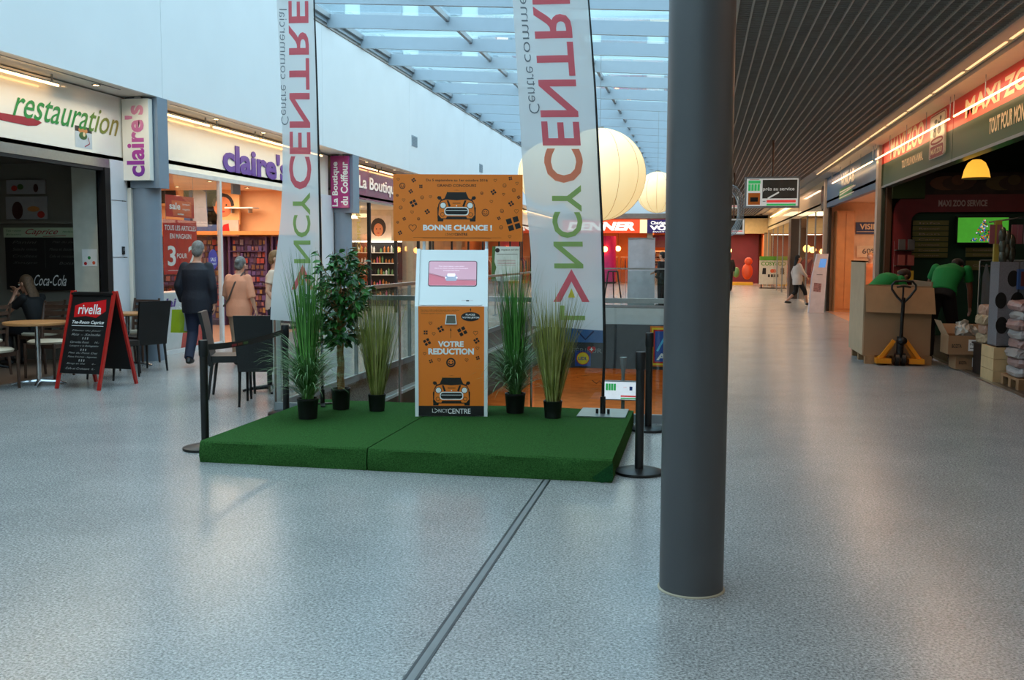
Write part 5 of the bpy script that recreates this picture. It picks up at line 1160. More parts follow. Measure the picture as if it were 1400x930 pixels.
# poster of the stall behind the kiosk
t = thing('display_poster', 'white poster board with green plant edge standing behind the kiosk', 'poster stand', (-4.0, 20, 0)); a, b = PY(675, 337, 25.2), PY(710, 374, 25.2)
B((a.x, 25.2, b.z - .2), (b.x, 25.24, a.z)).build('sheet', mat('pale green poster', (190, 206, 200), .5), t); A = Art(FF(0, 0, 25.2)); w = b.x - a.x
A.text(BLP, 'espace jardin', a.x + .2, a.z - .12, b.x - .02, a.z - .06, .002, shear=.3); A.poly(BLP, disc(a.x + .1, a.z - .1, .06), .002); A.line(BLP, (a.x + .08, a.z - .2), (b.x - .05, a.z - .2), .012, .002)
for k in range(4): A.line(REDD, (a.x + .1, a.z - .36 - k * .04), (b.x - .1, a.z - .36 - k * .04), .008, .002)
A.poly(mat('salad green', (60, 96, 44)), [(a.x - .06, b.z - .2), (a.x + .08, b.z - .2), (a.x + .03, b.z), (a.x + .07, b.z + .15), (a.x + .02, b.z + .3), (a.x + .05, a.z), (a.x - .04, a.z)], .003); A.done(t)
for x in (a.x + .03, b.x - .03): MB().tube([(x, 25.26, 0), (x, 25.26, a.z)], .015).build('post', ALU, t); MB().bar((x, 25.05, .015), (x, 25.45, .015), .04, .03).build('foot', ALU, t)
# ================================================================== RIGHT SHOP FRONTS
f = FRr(0, 0)
RU = lambda p: -p.y      # frame coordinate on the right wall
SR = mat('glossy red sign panel', (214, 32, 20), .38, var=.02); SG_ = mat('glossy green sign panel', (34, 72, 36), .38, var=.04); CRM = mat('cream sign letters', (236, 214, 170), .4)
def panel2(y0, y1, label):
    t = thing('shop_sign', label, 'sign', (3.56, (y0 + y1) / 2, 2.95))
    B((3.56, y0, 3.40), (3.68, y1, 3.80)).build('red_panel', SR, t); B((3.56, y0, 2.97), (3.68, y1, 3.40)).build('green_panel', SG_, t); B((3.55, y0, 2.93), (3.70, y1, 2.97)).build('bottom_rail', STEEL, t); return t
sy = PX(1303.7, 160, 3.56).y
t = panel2(sy + .01, 21.1, 'red over green pet shop fascia with small MAXI ZOO and framed animal badge')
a, b = PX(1218, 205, 3.56), PX(1263, 190, 3.56)
text('MAXI ZOO', f, RU(a), PX(1218, 218, 3.56).z, RU(b), PX(1218, 193, 3.56).z + .02, CRM, t, bold=.035, d=.004)
a, b = PX(1233, 230, 3.56), PX(1262, 222, 3.56); text('TOUT POUR MON ANIMAL.', f, RU(a), PX(1233, 231, 3.56).z, RU(b), PX(1233, 220, 3.56).z, CRM, t, bold=.03, d=.004)
a, b = PX(1273, 180, 3.56), PX(1294, 180, 3.56); z0, z1 = PX(1273, 219, 3.56).z, PX(1273, 161, 3.56).z
A = Art(f); u0, u1 = RU(a), RU(b); w = u1 - u0; hh = z1 - z0
MB().prism(rrect(u0, z0, u1, z1, .06), f, 0, .02).build('badge', mat('badge white', (226, 218, 200), .3), t)
A.path(REDD, rrect(u0 + .03, z0 + .02, u1 - .03, z1 - .02, .05), .02, .021, True)
A.poly(REDD, rrect(u0 + .08 * w, z0 + .03, u1 - .08 * w, z0 + .28 * hh, .05), .022); A.text(CRM, 'MAXI ZOO', u0 + .14 * w, z0 + .09 * hh, u1 - .14 * w, z0 + .22 * hh, .024, bold=.03)
A.ring(REDD, (u0 + u1) / 2, z0 + .38 * hh, w * .38, .03, .022, 20, hh * .06)
DG = mat('badge dark green', (40, 60, 44), .4)
for cx_, cz_, rx, rz2 in ((.35, .55, .12, .08), (.35, .66, .09, .06), (.62, .6, .12, .09), (.62, .74, .09, .06), (.4, .82, .1, .05), (.7, .86, .06, .05)):
    A.poly(DG, disc(u0 + cx_ * w, z0 + cz_ * hh, rx * w, 12, rz2 * hh), .022)
for cx_, cz_ in ((.3, .73), (.4, .73), (.56, .81), (.68, .81)): A.poly(DG, [(u0 + (cx_ - .04) * w, z0 + cz_ * hh - .03), (u0 + (cx_ + .04) * w, z0 + cz_ * hh - .03), (u0 + cx_ * w, z0 + cz_ * hh + .03)], .023)
A.done(t)
t = panel2(5.0, sy - .01, 'red over green pet shop fascia with very large MAXI ZOO letters')
a = PX(1320, 150, 3.56); b = PX(1368, 120, 3.56); lw = (RU(b) - RU(a))
text('MAXI', f, RU(a), PX(1322, 164, 3.56).z + .03, RU(a) + lw, 3.71, CRM, t, bold=.035, d=.004); text('ZOO', f, RU(a) + lw * 1.09, PX(1322, 164, 3.56).z + .03, RU(a) + lw * 1.95, 3.71, CRM, t, bold=.035, d=.004)
a = PX(1352, 185, 3.56); text('TOUT POUR MON ANIMAL.', f, RU(a), 3.10, RU(a) + 2.1, 3.30, CRM, t, bold=.03, d=.004)
def bar_lamp(x, y0, y1, z, label, drop=.31):
    t = thing('light_tube', label, 'light strip', (x, y0, z)); n = max(1, int((y1 - y0) / 1.5)); L = (y1 - y0) / n
    for i in range(n): B((x - .008, y0 + i * L + .02, z - .010), (x + .008, y0 + (i + 1) * L - .02, z + .010)).build('lamp_tube', LED, t)
    for i in range(n + 1): y = y0 + i * L; MB().tube([(x, y, z), (x, y, 3.80)], .006, 6).build('hanger', ALU, t)
bar_lamp(3.42, 21.3, 27.6, 3.50, 'warm light tube hung before the blue optician fascia'); bar_lamp(3.42, 15.0, 21.0, 3.50, 'warm light tube hung before the small lettered pet shop fascia'); bar_lamp(3.42, 8.6, 14.8, 3.50, 'warm light tube hung before the very large pet shop letters')
for i in range(12):
    y = 8.0 + i * 1.75
    t = thing('recessed_light', 'warm slot light in the corridor soffit, %s from the viewer' % ['first', 'second', 'third', 'fourth', 'fifth', 'sixth', 'seventh', 'eighth', 'ninth', 'tenth', 'eleventh', 'twelfth'][i], 'ceiling light', (3.17, y, 3.84), 0, 'slot lights of the corridor soffit')
    B((3.155, y + .05, 3.84), (3.185, y + 1.65, 3.85)).build('diffuser', mat('slot light glow', (255, 220, 170), em=.8, emc=(255, 206, 150)), t); B((3.10, y, 3.85), (3.24, y + 1.72, 3.86)).build('tray', ALU, t)
area('optician_sign_wash', (3.3, 25, 3.7), (.08, 6), 5, (1, .84, .66), (0, math.radians(25), 0)); area('pet_sign_wash', (3.3, 15, 3.7), (.08, 11), 8, (1, .8, .6), (0, math.radians(25), 0))
# optician
t = thing('shop_sign', 'blue optician fascia with faint VISILAB letters over a green and white mark', 'sign', (3.56, 25, 2.95)); B((3.56, 21.35, 2.96), (3.68, 29.8, 3.86)).build('panel', mat('glossy blue sign panel', (30, 96, 146), .38, var=.05), t)
a, b = PX(1150, 240, 3.55), PX(1168, 240, 3.55); text('VISILAB', f, RU(a), 3.34, RU(b), 3.68, mat('pale letters', (196, 204, 206), .3), t, bold=.02, d=.01)
A = Art(f); u0, u1 = RU(a) - .3, RU(b); A.poly(mat('sign green', (40, 150, 90), .3), [(u0, 3.04), (u1 - .3, 3.04), (u1 - .3, 3.30), (u0, 3.30)], .004)
for k in range(3): A.line(WHP, (u0 + .1, 3.08 + k * .075), (u1 + (.2 if k == 1 else 0), 3.08 + k * .075 + (.08 if k == 1 else .02)), .03, .006)
A.done(t)
PIL = mat('pale aluminium pilaster', (186, 180, 168), .35, .3)
for y, i in ((21.1, 1), (29.8, 2)): struct('trim_%d' % (30 + i), B((3.50, y, 0), (3.66, y + .25, 3.84)), PIL)
struct('trim_33', B((3.60, 29.55, 0), (3.68, 29.7, 2.96)), BLACK)
struct('trim_34', B((3.62, 20.75, 0), (3.72, 21.05, 2.95)), mat('bronze door edge', (96, 66, 48), .4, .4)).data
OW = mat('orange beech panel', (206, 138, 84), .4, var=.08, scale=6)
t = thing('wall_cabinet', 'tall orange wooden cabinet inside the optician by its entrance', 'cabinet', (4.3, 29.4, 0)); a, b = PY(1143, 350, 29.2), PY(1167, 350, 29.2)
B((a.x, 29.2, 0), (b.x, 29.9, 2.85)).build('body', OW, t); B((a.x + .02, 29.18, .1), ((a.x + b.x) / 2 - .01, 29.2, 2.8)).build('door', OW, t); B(((a.x + b.x) / 2 + .01, 29.18, .1), (b.x - .02, 29.2, 2.8)).build('door', OW, t)
a, b = PY(1171, 304, 29.8), PY(1215, 320, 29.8)
t = thing('wall_sign', 'dark blue VISILAB board on the lit wall inside the optician', 'sign', (a.x, 29.85, b.z)); B((a.x, 29.86, b.z), (b.x, 29.9, a.z)).build('board', mat('deep blue board', (24, 52, 110), .4), t); text('VISILAB', FF(0, 0, 29.86), a.x + .1, b.z + .13, b.x - .05, a.z - .04, CRM, t, bold=.03, d=.004); MB().box((a.x + .02, 29.855, b.z + .06), (b.x - .02, 29.86, b.z + .075)).build('rule', CRM, t)
a, b = PY(1172, 336, 29.8), PY(1208, 352, 29.8); t = thing('offer_poster', 'pale 60% poster on the lit wall inside the optician', 'poster', (a.x, 29.85, b.z)); B((a.x, 29.86, b.z), (b.x, 29.9, a.z)).build('sheet', mat('pale poster', (236, 214, 184)), t); text('60%', FF(0, 0, 29.86), a.x + .15, b.z + .1, a.x + .55, a.z - .08, mat('grey print', (110, 100, 96)), t, bold=.02, d=.004)
t = thing('display_counter', 'white display counter inside the optician', 'counter', (4.9, 27, 0)); B((4.6, 26.8, 0), (5.6, 27.3, .9)).build('body', WHITE, t); B((4.55, 26.75, .9), (5.65, 27.35, .94)).build('worktop', ALU, t)
downlight(4.6, 27.0, 3.099, 'ceiling spot inside the optician, left'); downlight(5.2, 24.5, 3.099, 'ceiling spot inside the optician, right')
struct('floor', B((3.6, 21.3, 0), (7.5, 29.9, .004)), mat('warm shop floor', (200, 150, 120)))

# pet shop interior
RED2 = mat('dull red portal', (120, 28, 30), .5, var=.1); DKG = mat('deep green wall', (18, 52, 30), .6)
yb = 20.7; P = lambda x, y: PY(x, y, yb)
t = thing('service_portal', 'dark red rounded portal lettered MAXI ZOO SERVICE at the back of the pet shop', 'shop portal', (5.2, 20.7, 0))
xl, xi = P(1222, 300).x, P(1246, 300).x; zt, zi = P(1300, 266).z, P(1300, 290).z; xr = 7.4
out = [(xl, 0), (xl, zt - .35)] + [(xl + .35 - .35 * math.cos(q), zt - .35 + .35 * math.sin(q)) for q in [PI / 2 * i / 6 for i in range(1, 7)]] + [(xr, zt)]
inn = [(xi, 0), (xi, zi - .18)] + [(xi + .2 - .2 * math.cos(q), zi - .18 + .18 * math.sin(q)) for q in [PI / 2 * i / 6 for i in range(1, 7)]] + [(xr, zi)]
m = MB(); n = len(out); vs = [(x, yb, z) for x, z in out + inn] + [(x, yb + .15, z) for x, z in out + inn]; m.v = [V(v) for v in vs]
for i in range(n - 1): m.f += [(i, n + i, n + i + 1, i + 1), (2 * n + n + i, 2 * n + i, 2 * n + i + 1, 3 * n + i + 1), (i, i + 1, 2 * n + i + 1, 2 * n + i), (n + i + 1, n + i, 3 * n + i, 3 * n + i + 1)]
m.build('portal_frame', RED2, t); B((xi, yb + .1, 0), (xr, yb + .2, zi)).build('back_panel', DKG, t)
a, b = P(1283, 278), P(1350, 278); text('MAXI ZOO SERVICE', FF(0, 0, yb), a.x, P(1300, 282.5).z, b.x, P(1300, 273.5).z, mat('dull cream letters', (190, 150, 140), .5), t, bold=.04, d=.004)
def board(x0, y0, x1, y1, n, label):
    t = thing('service_board', label, 'notice board', (0, 0, 0)); a, b = P(x0, y0), P(x1, y1); t.location = (a.x, yb, b.z); _W[t.name] = Mx.Translation(t.location); h = (a.z - b.z) / n
    for i in range(n): z = b.z + i * h; B((a.x, yb + .04, z + .008), (b.x, yb + .09, z + h - .008)).build('slat', mat('olive gold slat', (124, 112, 60), .4), t); text(['Coupe', 'Conseil', 'Livraison', 'Carte', 'Bon', 'Retour', 'Info'][i % 7], FF(0, 0, yb + .04), a.x + .12, z + h * .3, a.x + .5, z + h * .6, mat('dull cream letters', (190, 150, 140)), t, d=.003)
board(1249, 301, 1296, 353, 7, 'olive slatted service board left of the green television'); board(1322, 338, 1362, 352, 2, 'short olive slatted board under the green television'); board(1322, 356, 1340, 370, 1, 'yellow notice strip below the television board')
a, b = P(1307, 296), P(1377, 334); t = thing('television', 'wall television showing a heap of colourful pets on green', 'television', (a.x, yb, b.z)); B((a.x, yb - .1, b.z), (b.x, yb + .05, a.z)).build('case', BLACK, t); yy = yb - .1
A = Art(FF(0, 0, yy)); w, h = b.x - a.x, a.z - b.z; X = lambda q: a.x + q * w; Z = lambda q: b.z + q * h
TVG = mat('screen leaf green', (60, 150, 40), .2, em=.55, emc=(70, 150, 46), var=.5, scale=2.5); A.poly(TVG, [(X(.02), Z(.06)), (X(.98), Z(.06)), (X(.98), Z(.95)), (X(.02), Z(.95))], .002)
for k in range(130):
    v = R.random() ** 1.5; u = .52 + R.uniform(-1, 1) * .24 * (1 - v); c = R.choice([(200, 60, 40), (60, 110, 190), (220, 220, 220), (30, 30, 40), (210, 160, 60), (40, 90, 130)])
    A.poly(mat('screen dot %d %d' % (c[0], c[1]), c, .3, em=.5), disc(X(u), Z(.12 + v * .76), w * .018, 6, h * .03), .003 + k * 2e-5)
A.done(t)
pz = PY(1335, 232, 16.0); t = thing('pendant_lamp', 'glowing yellow dome pendant in the dark pet shop', 'lamp', tuple(pz)); r = 16.2 / F * 16.6
MB().lathe([(r, -.13), (r * .96, -.1), (r * .85, -.0), (r * .62, .10), (r * .32, .145), (.03, .15)], pz, 30).build('shade', mat('lit amber shade', (250, 190, 70), em=.75, emc=(250, 180, 60)), t, True); MB().lathe([(r * 1.02, -.135), (r * 1.02, -.125)], pz, 30).build('rim', mat('amber rim', (200, 140, 40)), t); MB().tube([pz + V((0, 0, .15)), pz + V((0, 0, .22))], .04, 12).build('lamp_cap', DARK, t); MB().tube([pz + V((0, 0, .22)), V((pz.x, pz.y, 3.9))], .008, 6).build('cable', BLACK, t)
t = thing('wall_mural', 'dim photo mural of sleeping animals above the dark red portal', 'mural', (5, 20.8, 2.9)); a, b = P(1262, 236), P(1400, 266); B((a.x, yb + .1, b.z), (7.4, yb + .15, a.z)).build('panel', mat('mural brown', (70, 46, 34), .6, var=.6, scale=3), t)
A = Art(FF(0, 0, yb + .1))
for k, (x, c) in enumerate(((1295, (150, 90, 60)), (1312, (110, 70, 50)), (1372, (120, 90, 50)), (1390, (90, 60, 40)))): p = P(x, 250); A.poly(mat('fur print %d' % k, c, .6), disc(p.x, p.z, .3, 14, .14), .002 + k * .0004); A.poly(mat('fur print %d' % k, c), disc(p.x + .22, p.z + .06, .12, 12, .1), .004 + k * .0004)
A.done(t)
struct('wall_pet_side_panel', B((3.7, 20.6, 2.7), (4.3, 20.7, 3.4)), mat('olive side wall', (58, 66, 16), .6))
struct('floor', B((3.58, 8.1, 0), (8.5, 20.9, .012)), mat('dark shop floor', (64, 54, 46), .35)); struct('trim_35', B((3.54, 8, 0), (3.62, 21, .016)), STEEL)
# packet shelves left of the portal
t = thing('packet_rack', 'small rack of red and yellow packets against the portal', 'shelving', (4.0, 20.3, 0)); a, b = PY(1223, 337, 20.3), PY(1245, 382, 20.3)
B((a.x, 20.3, 0), (b.x, 20.35, a.z + .1)).build('back_board', RED2, t)
for k in range(3):
    z = b.z + k * .3 - .05; B((a.x, 20.1, z), (b.x, 20.3, z + .02)).build('shelf', DARK, t)
    for q in range(2): B((a.x + .05 + q * .17, 20.15, z + .02), (a.x + .17 + q * .17, 20.2, z + .22)).build('packet', [mat('packet yellow', (190, 150, 40)), mat('packet pink', (150, 70, 60)), mat('packet grey', (90, 84, 80))][k], t)
# cardboard bin on a pallet
CB = mat('brown cardboard', (150, 116, 84), .8, var=.06, scale=3); CB2 = mat('pale cardboard liner', (178, 150, 120), .8, var=.05)
PW = mat('pallet wood', (150, 112, 76), .8, var=.2, scale=8)
def pallet(t, x0, y0, x1, y1, z=0):
    n = 5
    for k in range(3): yq = y0 + k * (y1 - y0 - .1) / 2; B((x0, yq, z), (x1, yq + .1, z + .022)).build('bottom_board', PW, t)
    for k in range(3):
        for j in range(3): xq = x0 + j * (x1 - x0 - .14) / 2; yq = y0 + k * (y1 - y0 - .1) / 2; B((xq, yq, z + .022), (xq + .14, yq + .1, z + .1)).build('block', PW, t)
    for k in range(n): xq = x0 + k * (x1 - x0 - .14) / (n - 1); B((xq, y0, z + .1), (xq + .14, y1, z + .125)).build('plank', PW, t)
t = thing('wooden_pallet', 'wooden pallet under the tall cardboard bin', 'pallet', (2.9, 15.7, 0)); pallet(t, 2.40, 15.05, 3.32, 16.35)
t = thing('cardboard_bin', 'tall open cardboard bin with its front flap folded down, on a pallet', 'cardboard box', (2.9, 15.7, .126))
zb, zt, zf = .126, 1.5, 1.14; x0, x1, y0, y1 = 2.36, 3.30, 15.08, 16.4
B((x0, y0, zb), (x0 + .02, y1, zt)).build('side_wall', CB2, t); B((x1 - .02, y0, zb), (x1, y1, zf + .06)).build('side_wall', CB, t); B((x0 + .02, y0, zb), (x1 - .02, y0 + .02, zf)).build('front_wall', CB, t); B((x0 + .02, y1 - .02, zb), (x1 - .02, y1, 1.12)).build('rear_wall', CB2, t)
m = MB(); m.add([(x0 + .02, y0 - .004, zf), (x1 + .02, y0 - .004, zf - .03), (x1 + .04, y0 - .09, zf - .4), (x0 + .03, y0 - .07, zf - .38)], [(0, 3, 2, 1)]); m.add([(x0 + .02, y0 - .0, zf + .004), (x1 + .02, y0 - .0, zf - .026), (x1 + .04, y0 - .084, zf - .4), (x0 + .03, y0 - .064, zf - .38)], [(0, 1, 2, 3)]); m.build('folded_flap', mat('cardboard flap', (170, 130, 92), .8), t)
B((x0, y0, zt - .02), (x0 + .05, y1, zt)).build('top_edge', CB, t)
# pallet truck
YO = mat('orange yellow enamel', (226, 140, 20), .35, coat=.3)
c = G(1228, 499); x, y = c.x, c.y - .12
t = thing('pallet_truck', 'orange hand pallet truck with black loop handle before the cardboard bin', 'pallet truck', (x, y, 0))
for s in (-1, 1):
    MB().loft([((x + s * .10, y + .1, .30), (.035, 0, 0), (0, 0, .035)), ((x + s * .22, y + .12, .12), (.05, 0, 0), (0, 0, .035)), ((x + s * .235, y + .2, .08), (.08, 0, 0), (0, 0, .025)), ((x + s * .235, y + .95, .08), (.08, 0, 0), (0, 0, .022))], 8).build('fork', YO, t)
    MB().lathe([(.09, -.025), (.09, .025)], (x + s * .045, y + .02, .09), 22, 'x').build('steer_wheel', BLACK, t); MB().lathe([(.04, -.028), (.04, .028)], (x + s * .045, y + .02, .09), 12, 'x').build('hub', STEEL, t)
MB().bar((x - .28, y + .06, .08), (x - .08, y + .06, .36), .06, .05).build('side_brace', YO, t); MB().bar((x + .28, y + .06, .08), (x + .08, y + .06, .36), .06, .05).build('side_brace', YO, t)
B((x - .33, y - .02, .03), (x - .12, y + .14, .10)).build('front_foot', YO, t); B((x + .12, y - .02, .03), (x + .33, y + .14, .10)).build('front_foot', YO, t)
MB().tube([(x, y + .04, .12), (x, y + .04, .42)], .05, 14).build('pump', DARK, t, True); MB().ell((x + .02, y + .0, .36), (.07, .07, .06), 12, 8).build('pump_head', DARK, t, True)
MB().tube([(x, y, .36), (x + .01, y - .03, .98)], .026, 12).build('tiller', BLACK, t, True)
lp = [(x + .01, y - .03, .9), (x - .08, y - .04, .99), (x - .155, y - .05, 1.10), (x - .155, y - .05, 1.16), (x - .11, y - .055, 1.21), (x, y - .06, 1.22), (x + .12, y - .055, 1.21), (x + .165, y - .05, 1.16), (x + .165, y - .05, 1.10), (x + .09, y - .04, .99), (x + .01, y - .03, .9)]
MB().tube(lp, .016, 10).build('loop_handle', BLACK, t, True); MB().tube([(x - .09, y - .045, 1.13), (x, y - .045, 1.15), (x + .1, y - .045, 1.13)], [.014, .022, .014], 8).build('release_lever', BLACK, t, True); MB().tube([(x, y - .03, .9), (x, y - .045, 1.15)], .014, 8).build('stem', BLACK, t)
# open cartons
def carton(x0, y0, z0, w, d, h, label, flaps=True, rz=0):
    t = thing('carton', label, 'carton', (x0 + w / 2, y0, z0), 0, 'open cartons on the pet shop floor'); x1, y1, z1 = x0 + w, y0 + d, z0 + h; e = .012
    B((x0, y0, z0), (x1, y0 + e, z1)).build('side_wall', CB, t); B((x0, y1 - e, z0), (x1, y1, z1)).build('side_wall', CB, t); B((x0, y0 + e, z0), (x0 + e, y1 - e, z1)).build('side_wall', CB, t); B((x1 - e, y0 + e, z0), (x1, y1 - e, z1)).build('side_wall', CB, t); B((x0 + e, y0 + e, z0), (x1 - e, y1 - e, z0 + e)).build('bottom', CB, t)
    if flaps:
        MB().add([(x0, y0, z1), (x0, y1, z1), (x0 - .1, y1 - .02, z1 + .2), (x0 - .1, y0 + .02, z1 + .2)], [(0, 1, 2, 3)]).build('flap', CB2, t); MB().add([(x1, y0, z1), (x1, y1, z1), (x1 + .16, y1, z1 + .04), (x1 + .16, y0, z1 + .04)], [(0, 3, 2, 1)]).build('flap', CB, t); MB().add([(x0, y1, z1), (x1, y1, z1), (x1, y1 + .12, z1 + .13), (x0, y1 + .12, z1 + .13)], [(0, 1, 2, 3)]).build('flap', CB, t)
    A = Art(FF(x0, z0, y0)); A.poly(WHP, [(w * .42, h * .2), (w * .72, h * .2), (w * .72, h * .8), (w * .42, h * .8)], .002); A.text(BLP, 'BOZITA', w * .08, h * .35, w * .28, h * .55, .002, bold=.02); A.text(BLP, 'INHALT', w * .45, h * .5, w * .68, h * .62, .003); A.line(BLP, (w * .45, h * .35), (w * .68, h * .35), .008, .003); A.line(mat('packing tape', (196, 190, 180), .3), (w * .88, h * .1), (w * .8, h * .95), .02, .002); A.done(t)
    return t
q = G(1305, 506); carton(q.x, q.y - .05, .013, .50, .4, .21, 'brown printed carton on the floor, lower of the stacked pair', False); carton(q.x - .12, q.y - .1, .224, .62, .45, .26, 'open brown carton with raised flaps, upper of the stacked pair')
bag = mat('pale crumpled plastic', (190, 186, 176), .3, var=.2, scale=14)
cr_ = MB().ell((q.x + .12, q.y + .1, .54), (.10, .12, .13), 18, 12).ell((q.x + .22, q.y + .12, .50), (.09, .1, .1), 16, 10)
for v in cr_.v: v += V((R.uniform(-.03, .03), R.uniform(-.03, .03), R.uniform(-.03, .03)))
t = tag(cr_.build('plastic_wrap', bag, None, True, (q.x + .12, q.y + .1, .45)), 'crumpled clear plastic sticking out of the open carton', 'packing')
# rail of dark clothes
rack(5.25, 17.3, 'dark rail of black coats behind the open cartons', 'x', 8, [mat('coat black', (18, 17, 18)), mat('coat charcoal', (32, 30, 32))])
# stacked bags
def sack_stack(x, y, z, n, w, d, h, base, cols, what, where):
    for k in range(n):
        zz = z + k * h; c = cols[k % len(cols)]; dx = .02 * math.sin(k * 2.3)
        t = thing('food_sack', '%s, %s of its stack%s' % (what, (['lowest', 'second', 'third', 'fourth', 'fifth', 'sixth', 'seventh', 'eighth'][k] if k < n - 1 else 'topmost'), where), 'sack', (x + dx, y, zz), 0, what + 's')
        m = MB(); nn = 26; rings = []
        for (s, zq) in ((.93, .0), (.98, .15), (1.0, .5), (.97, .85), (.9, 1.0)): rings.append((s, zz + .002 + zq * h * .97))
        k0 = len(m.v)
        for s, zq in rings:
            for j in range(nn):
                a = 2 * PI * j / nn; ca, sa = math.cos(a), math.sin(a); e = .28
                m.v.append(V((x + dx + w / 2 * s * math.copysign(abs(ca) ** e, ca), y + d / 2 * s * math.copysign(abs(sa) ** e, sa), zq + .014 * math.sin(5 * a + k * 1.7) * (1 if zq > zz + h * .7 else .3))))
        for i in range(len(rings) - 1):
            for j in range(nn): j2 = (j + 1) % nn; m.f.append((i * nn + j, i * nn + j2, (i + 1) * nn + j2, (i + 1) * nn + j))
        for v in m.v[nn:4 * nn]: v += V((R.uniform(-.012, .012), R.uniform(-.014, .010), 0))
        m.f.append(tuple(range(nn))[::-1]); m.f.append(tuple((len(rings) - 1) * nn + j for j in range(nn))); m.build('sack_body', c, t, False)
        A = Art(FF(x + dx, zz, y - d / 2 * 1.0)); A.poly(cols[(k + 1) % len(cols)], rrect(-w * .3, h * .25, w * .05, h * .75, .015), .004); A.poly(REDD if k % 2 else mat('print blue grey', (90, 90, 130)), disc(w * .22, h * .5, h * .22, 10), .004); A.done(t)
p = PY(1353, 470, 13.9); SC1 = [mat('sack cream', (170, 150, 120), .5, var=.1), mat('sack pale pink', (176, 140, 120), .5, var=.1)]
t = thing('display_plinth', 'low dark plinth under the cream sacks', 'plinth', (p.x + .1, 13.9, 0)); B((p.x - .12, 13.7, .013), (p.x + .35, 14.2, p.z)).build('body', DARK, t); B((p.x - .14, 13.68, p.z - .02), (p.x + .37, 14.22, p.z)).build('top', DARK, t)
sack_stack(p.x + .08, 13.95, p.z + .001, 4, .40, .4, .125, 0, SC1, 'small cream food sack', ' behind the grey scratching tower')
p = PY(1395, 500, 12.6); SC2 = [mat('sack silver', (150, 146, 146), .35, var=.15), mat('sack grey rose', (150, 120, 116), .35, var=.15)]
t = thing('wooden_pallet', 'wooden pallet under the tall stack of silver sacks', 'pallet', (p.x + .3, 12.6, 0)); pallet(t, p.x - .1, 12.3, p.x + .8, 13.0, .013)
sack_stack(p.x + .28, 12.65, .14, 8, .75, .55, .112, 0, SC2, 'silver food sack', ' at the right edge of the picture')
# grey cat tower on a wooden crate
a = PY(1354, 478, 13.35); b = PY(1387, 524, 13.1)
t = thing('wooden_crate', 'pale wooden crate box under the grey scratching tower', 'crate', (a.x + .25, 13.3, 0)); CW = mat('pale pine', (196, 168, 124), .6, var=.1, scale=7)
x0, x1 = a.x - .02, a.x + .62; 
for k in range(3): z = .013 + k * .145; B((x0, 13.05, z), (x1, 13.07, z + .14)).build('plank', CW, t); B((x0 - .02, 13.05, z), (x0, 13.6, z + .14)).build('plank', CW, t)
B((x0, 13.05 + .02, .013), (x1, 13.6, .44)).build('body', CW, t)
GP2 = mat('grey plush carpet', (112, 112, 118), .95, var=.12, scale=60, bump=.4, bscale=200); HL = mat('black hole opening', (8, 8, 8), .9)
t = thing('cat_tower', 'grey plush cat scratching tower with round black holes', 'cat tower', (x0 + .3, 13.3, .46)); zt = PY(1375, 358, 13.2).z; xm = (x0 + .02 + PY(1379, 400, 13.1).x) / 2 + .0
for k, (u0, u1) in enumerate(((x0 + .02, x0 + .24), (x0 + .26, x0 + .64))):
    B((u0, 13.12, .46), (u1, 13.5, zt)).build('tower_body', GP2, t)
for px, py, r in ((1368.5, 411, 9), (1369.5, 445, 9.5), (1385.5, 381, 9), (1391, 413, 11)):
    q = PY(px, py, 13.115); fr0 = FF(q.x, q.z, 13.12); MB().prism(disc(0, 0, r / F * 13.7 * .72, 20, r / F * 13.7 * 1.1), fr0, 0, .004).build('hole', HL, t)
B((x0 + .02, 13.1, .445), (x0 + .64, 13.52, .462)).build('base', DARK, t)
# things above the tower
t = thing('blue_plastic_tray', 'blue plastic frame hung on the right of the grey tower', 'tray', (x0 + .6, 13, 1.2)); q0, q1 = PY(1392, 368, 13.05), PY(1412, 396, 13.05); B((q0.x, 13.03, q1.z), (q1.x, 13.09, q0.z)).build('frame', mat('blue plastic', (50, 80, 130), .4), t); B((q0.x + .03, 13.02, q1.z + .04), (q1.x - .03, 13.035, q0.z - .03)).build('inset', mat('dark red inset', (80, 30, 30)), t)
t = thing('hanging_rail', 'thin rail of hanging pet toys above the grey tower', 'display rail', (x0, 13.4, zt)); r0, r1 = PY(1352, 304, 13.4), PY(1420, 294, 13.4)
MB().tube([r0, r1], .01, 8).build('rail', STEEL, t)
B((x0 + .02, 13.38, zt), (x0 + .10, 13.44, r0.z + .02)).build('yellow_post', mat('ochre post', (150, 136, 50)), t)
for k, px in enumerate((1357, 1367, 1387, 1395, 1404)):
    q = PY(px, 305, 13.38); m = MB().box((q.x - .03, 13.37, q.z - .26), (q.x + .03, 13.39, q.z - .02)); m.build('toy_packet', mat('pink packet', (130, 74, 84)), t)
for k in range(7):
    q = PY(1371 + (k % 3) * 6, 322 + k * 5, 13.32); MB().ell(q, (.05, .04, .11), 10, 6).build('foil_toy', mat('dark foil', (74, 76, 66), .25, .4, var=.4, scale=20), t, True)
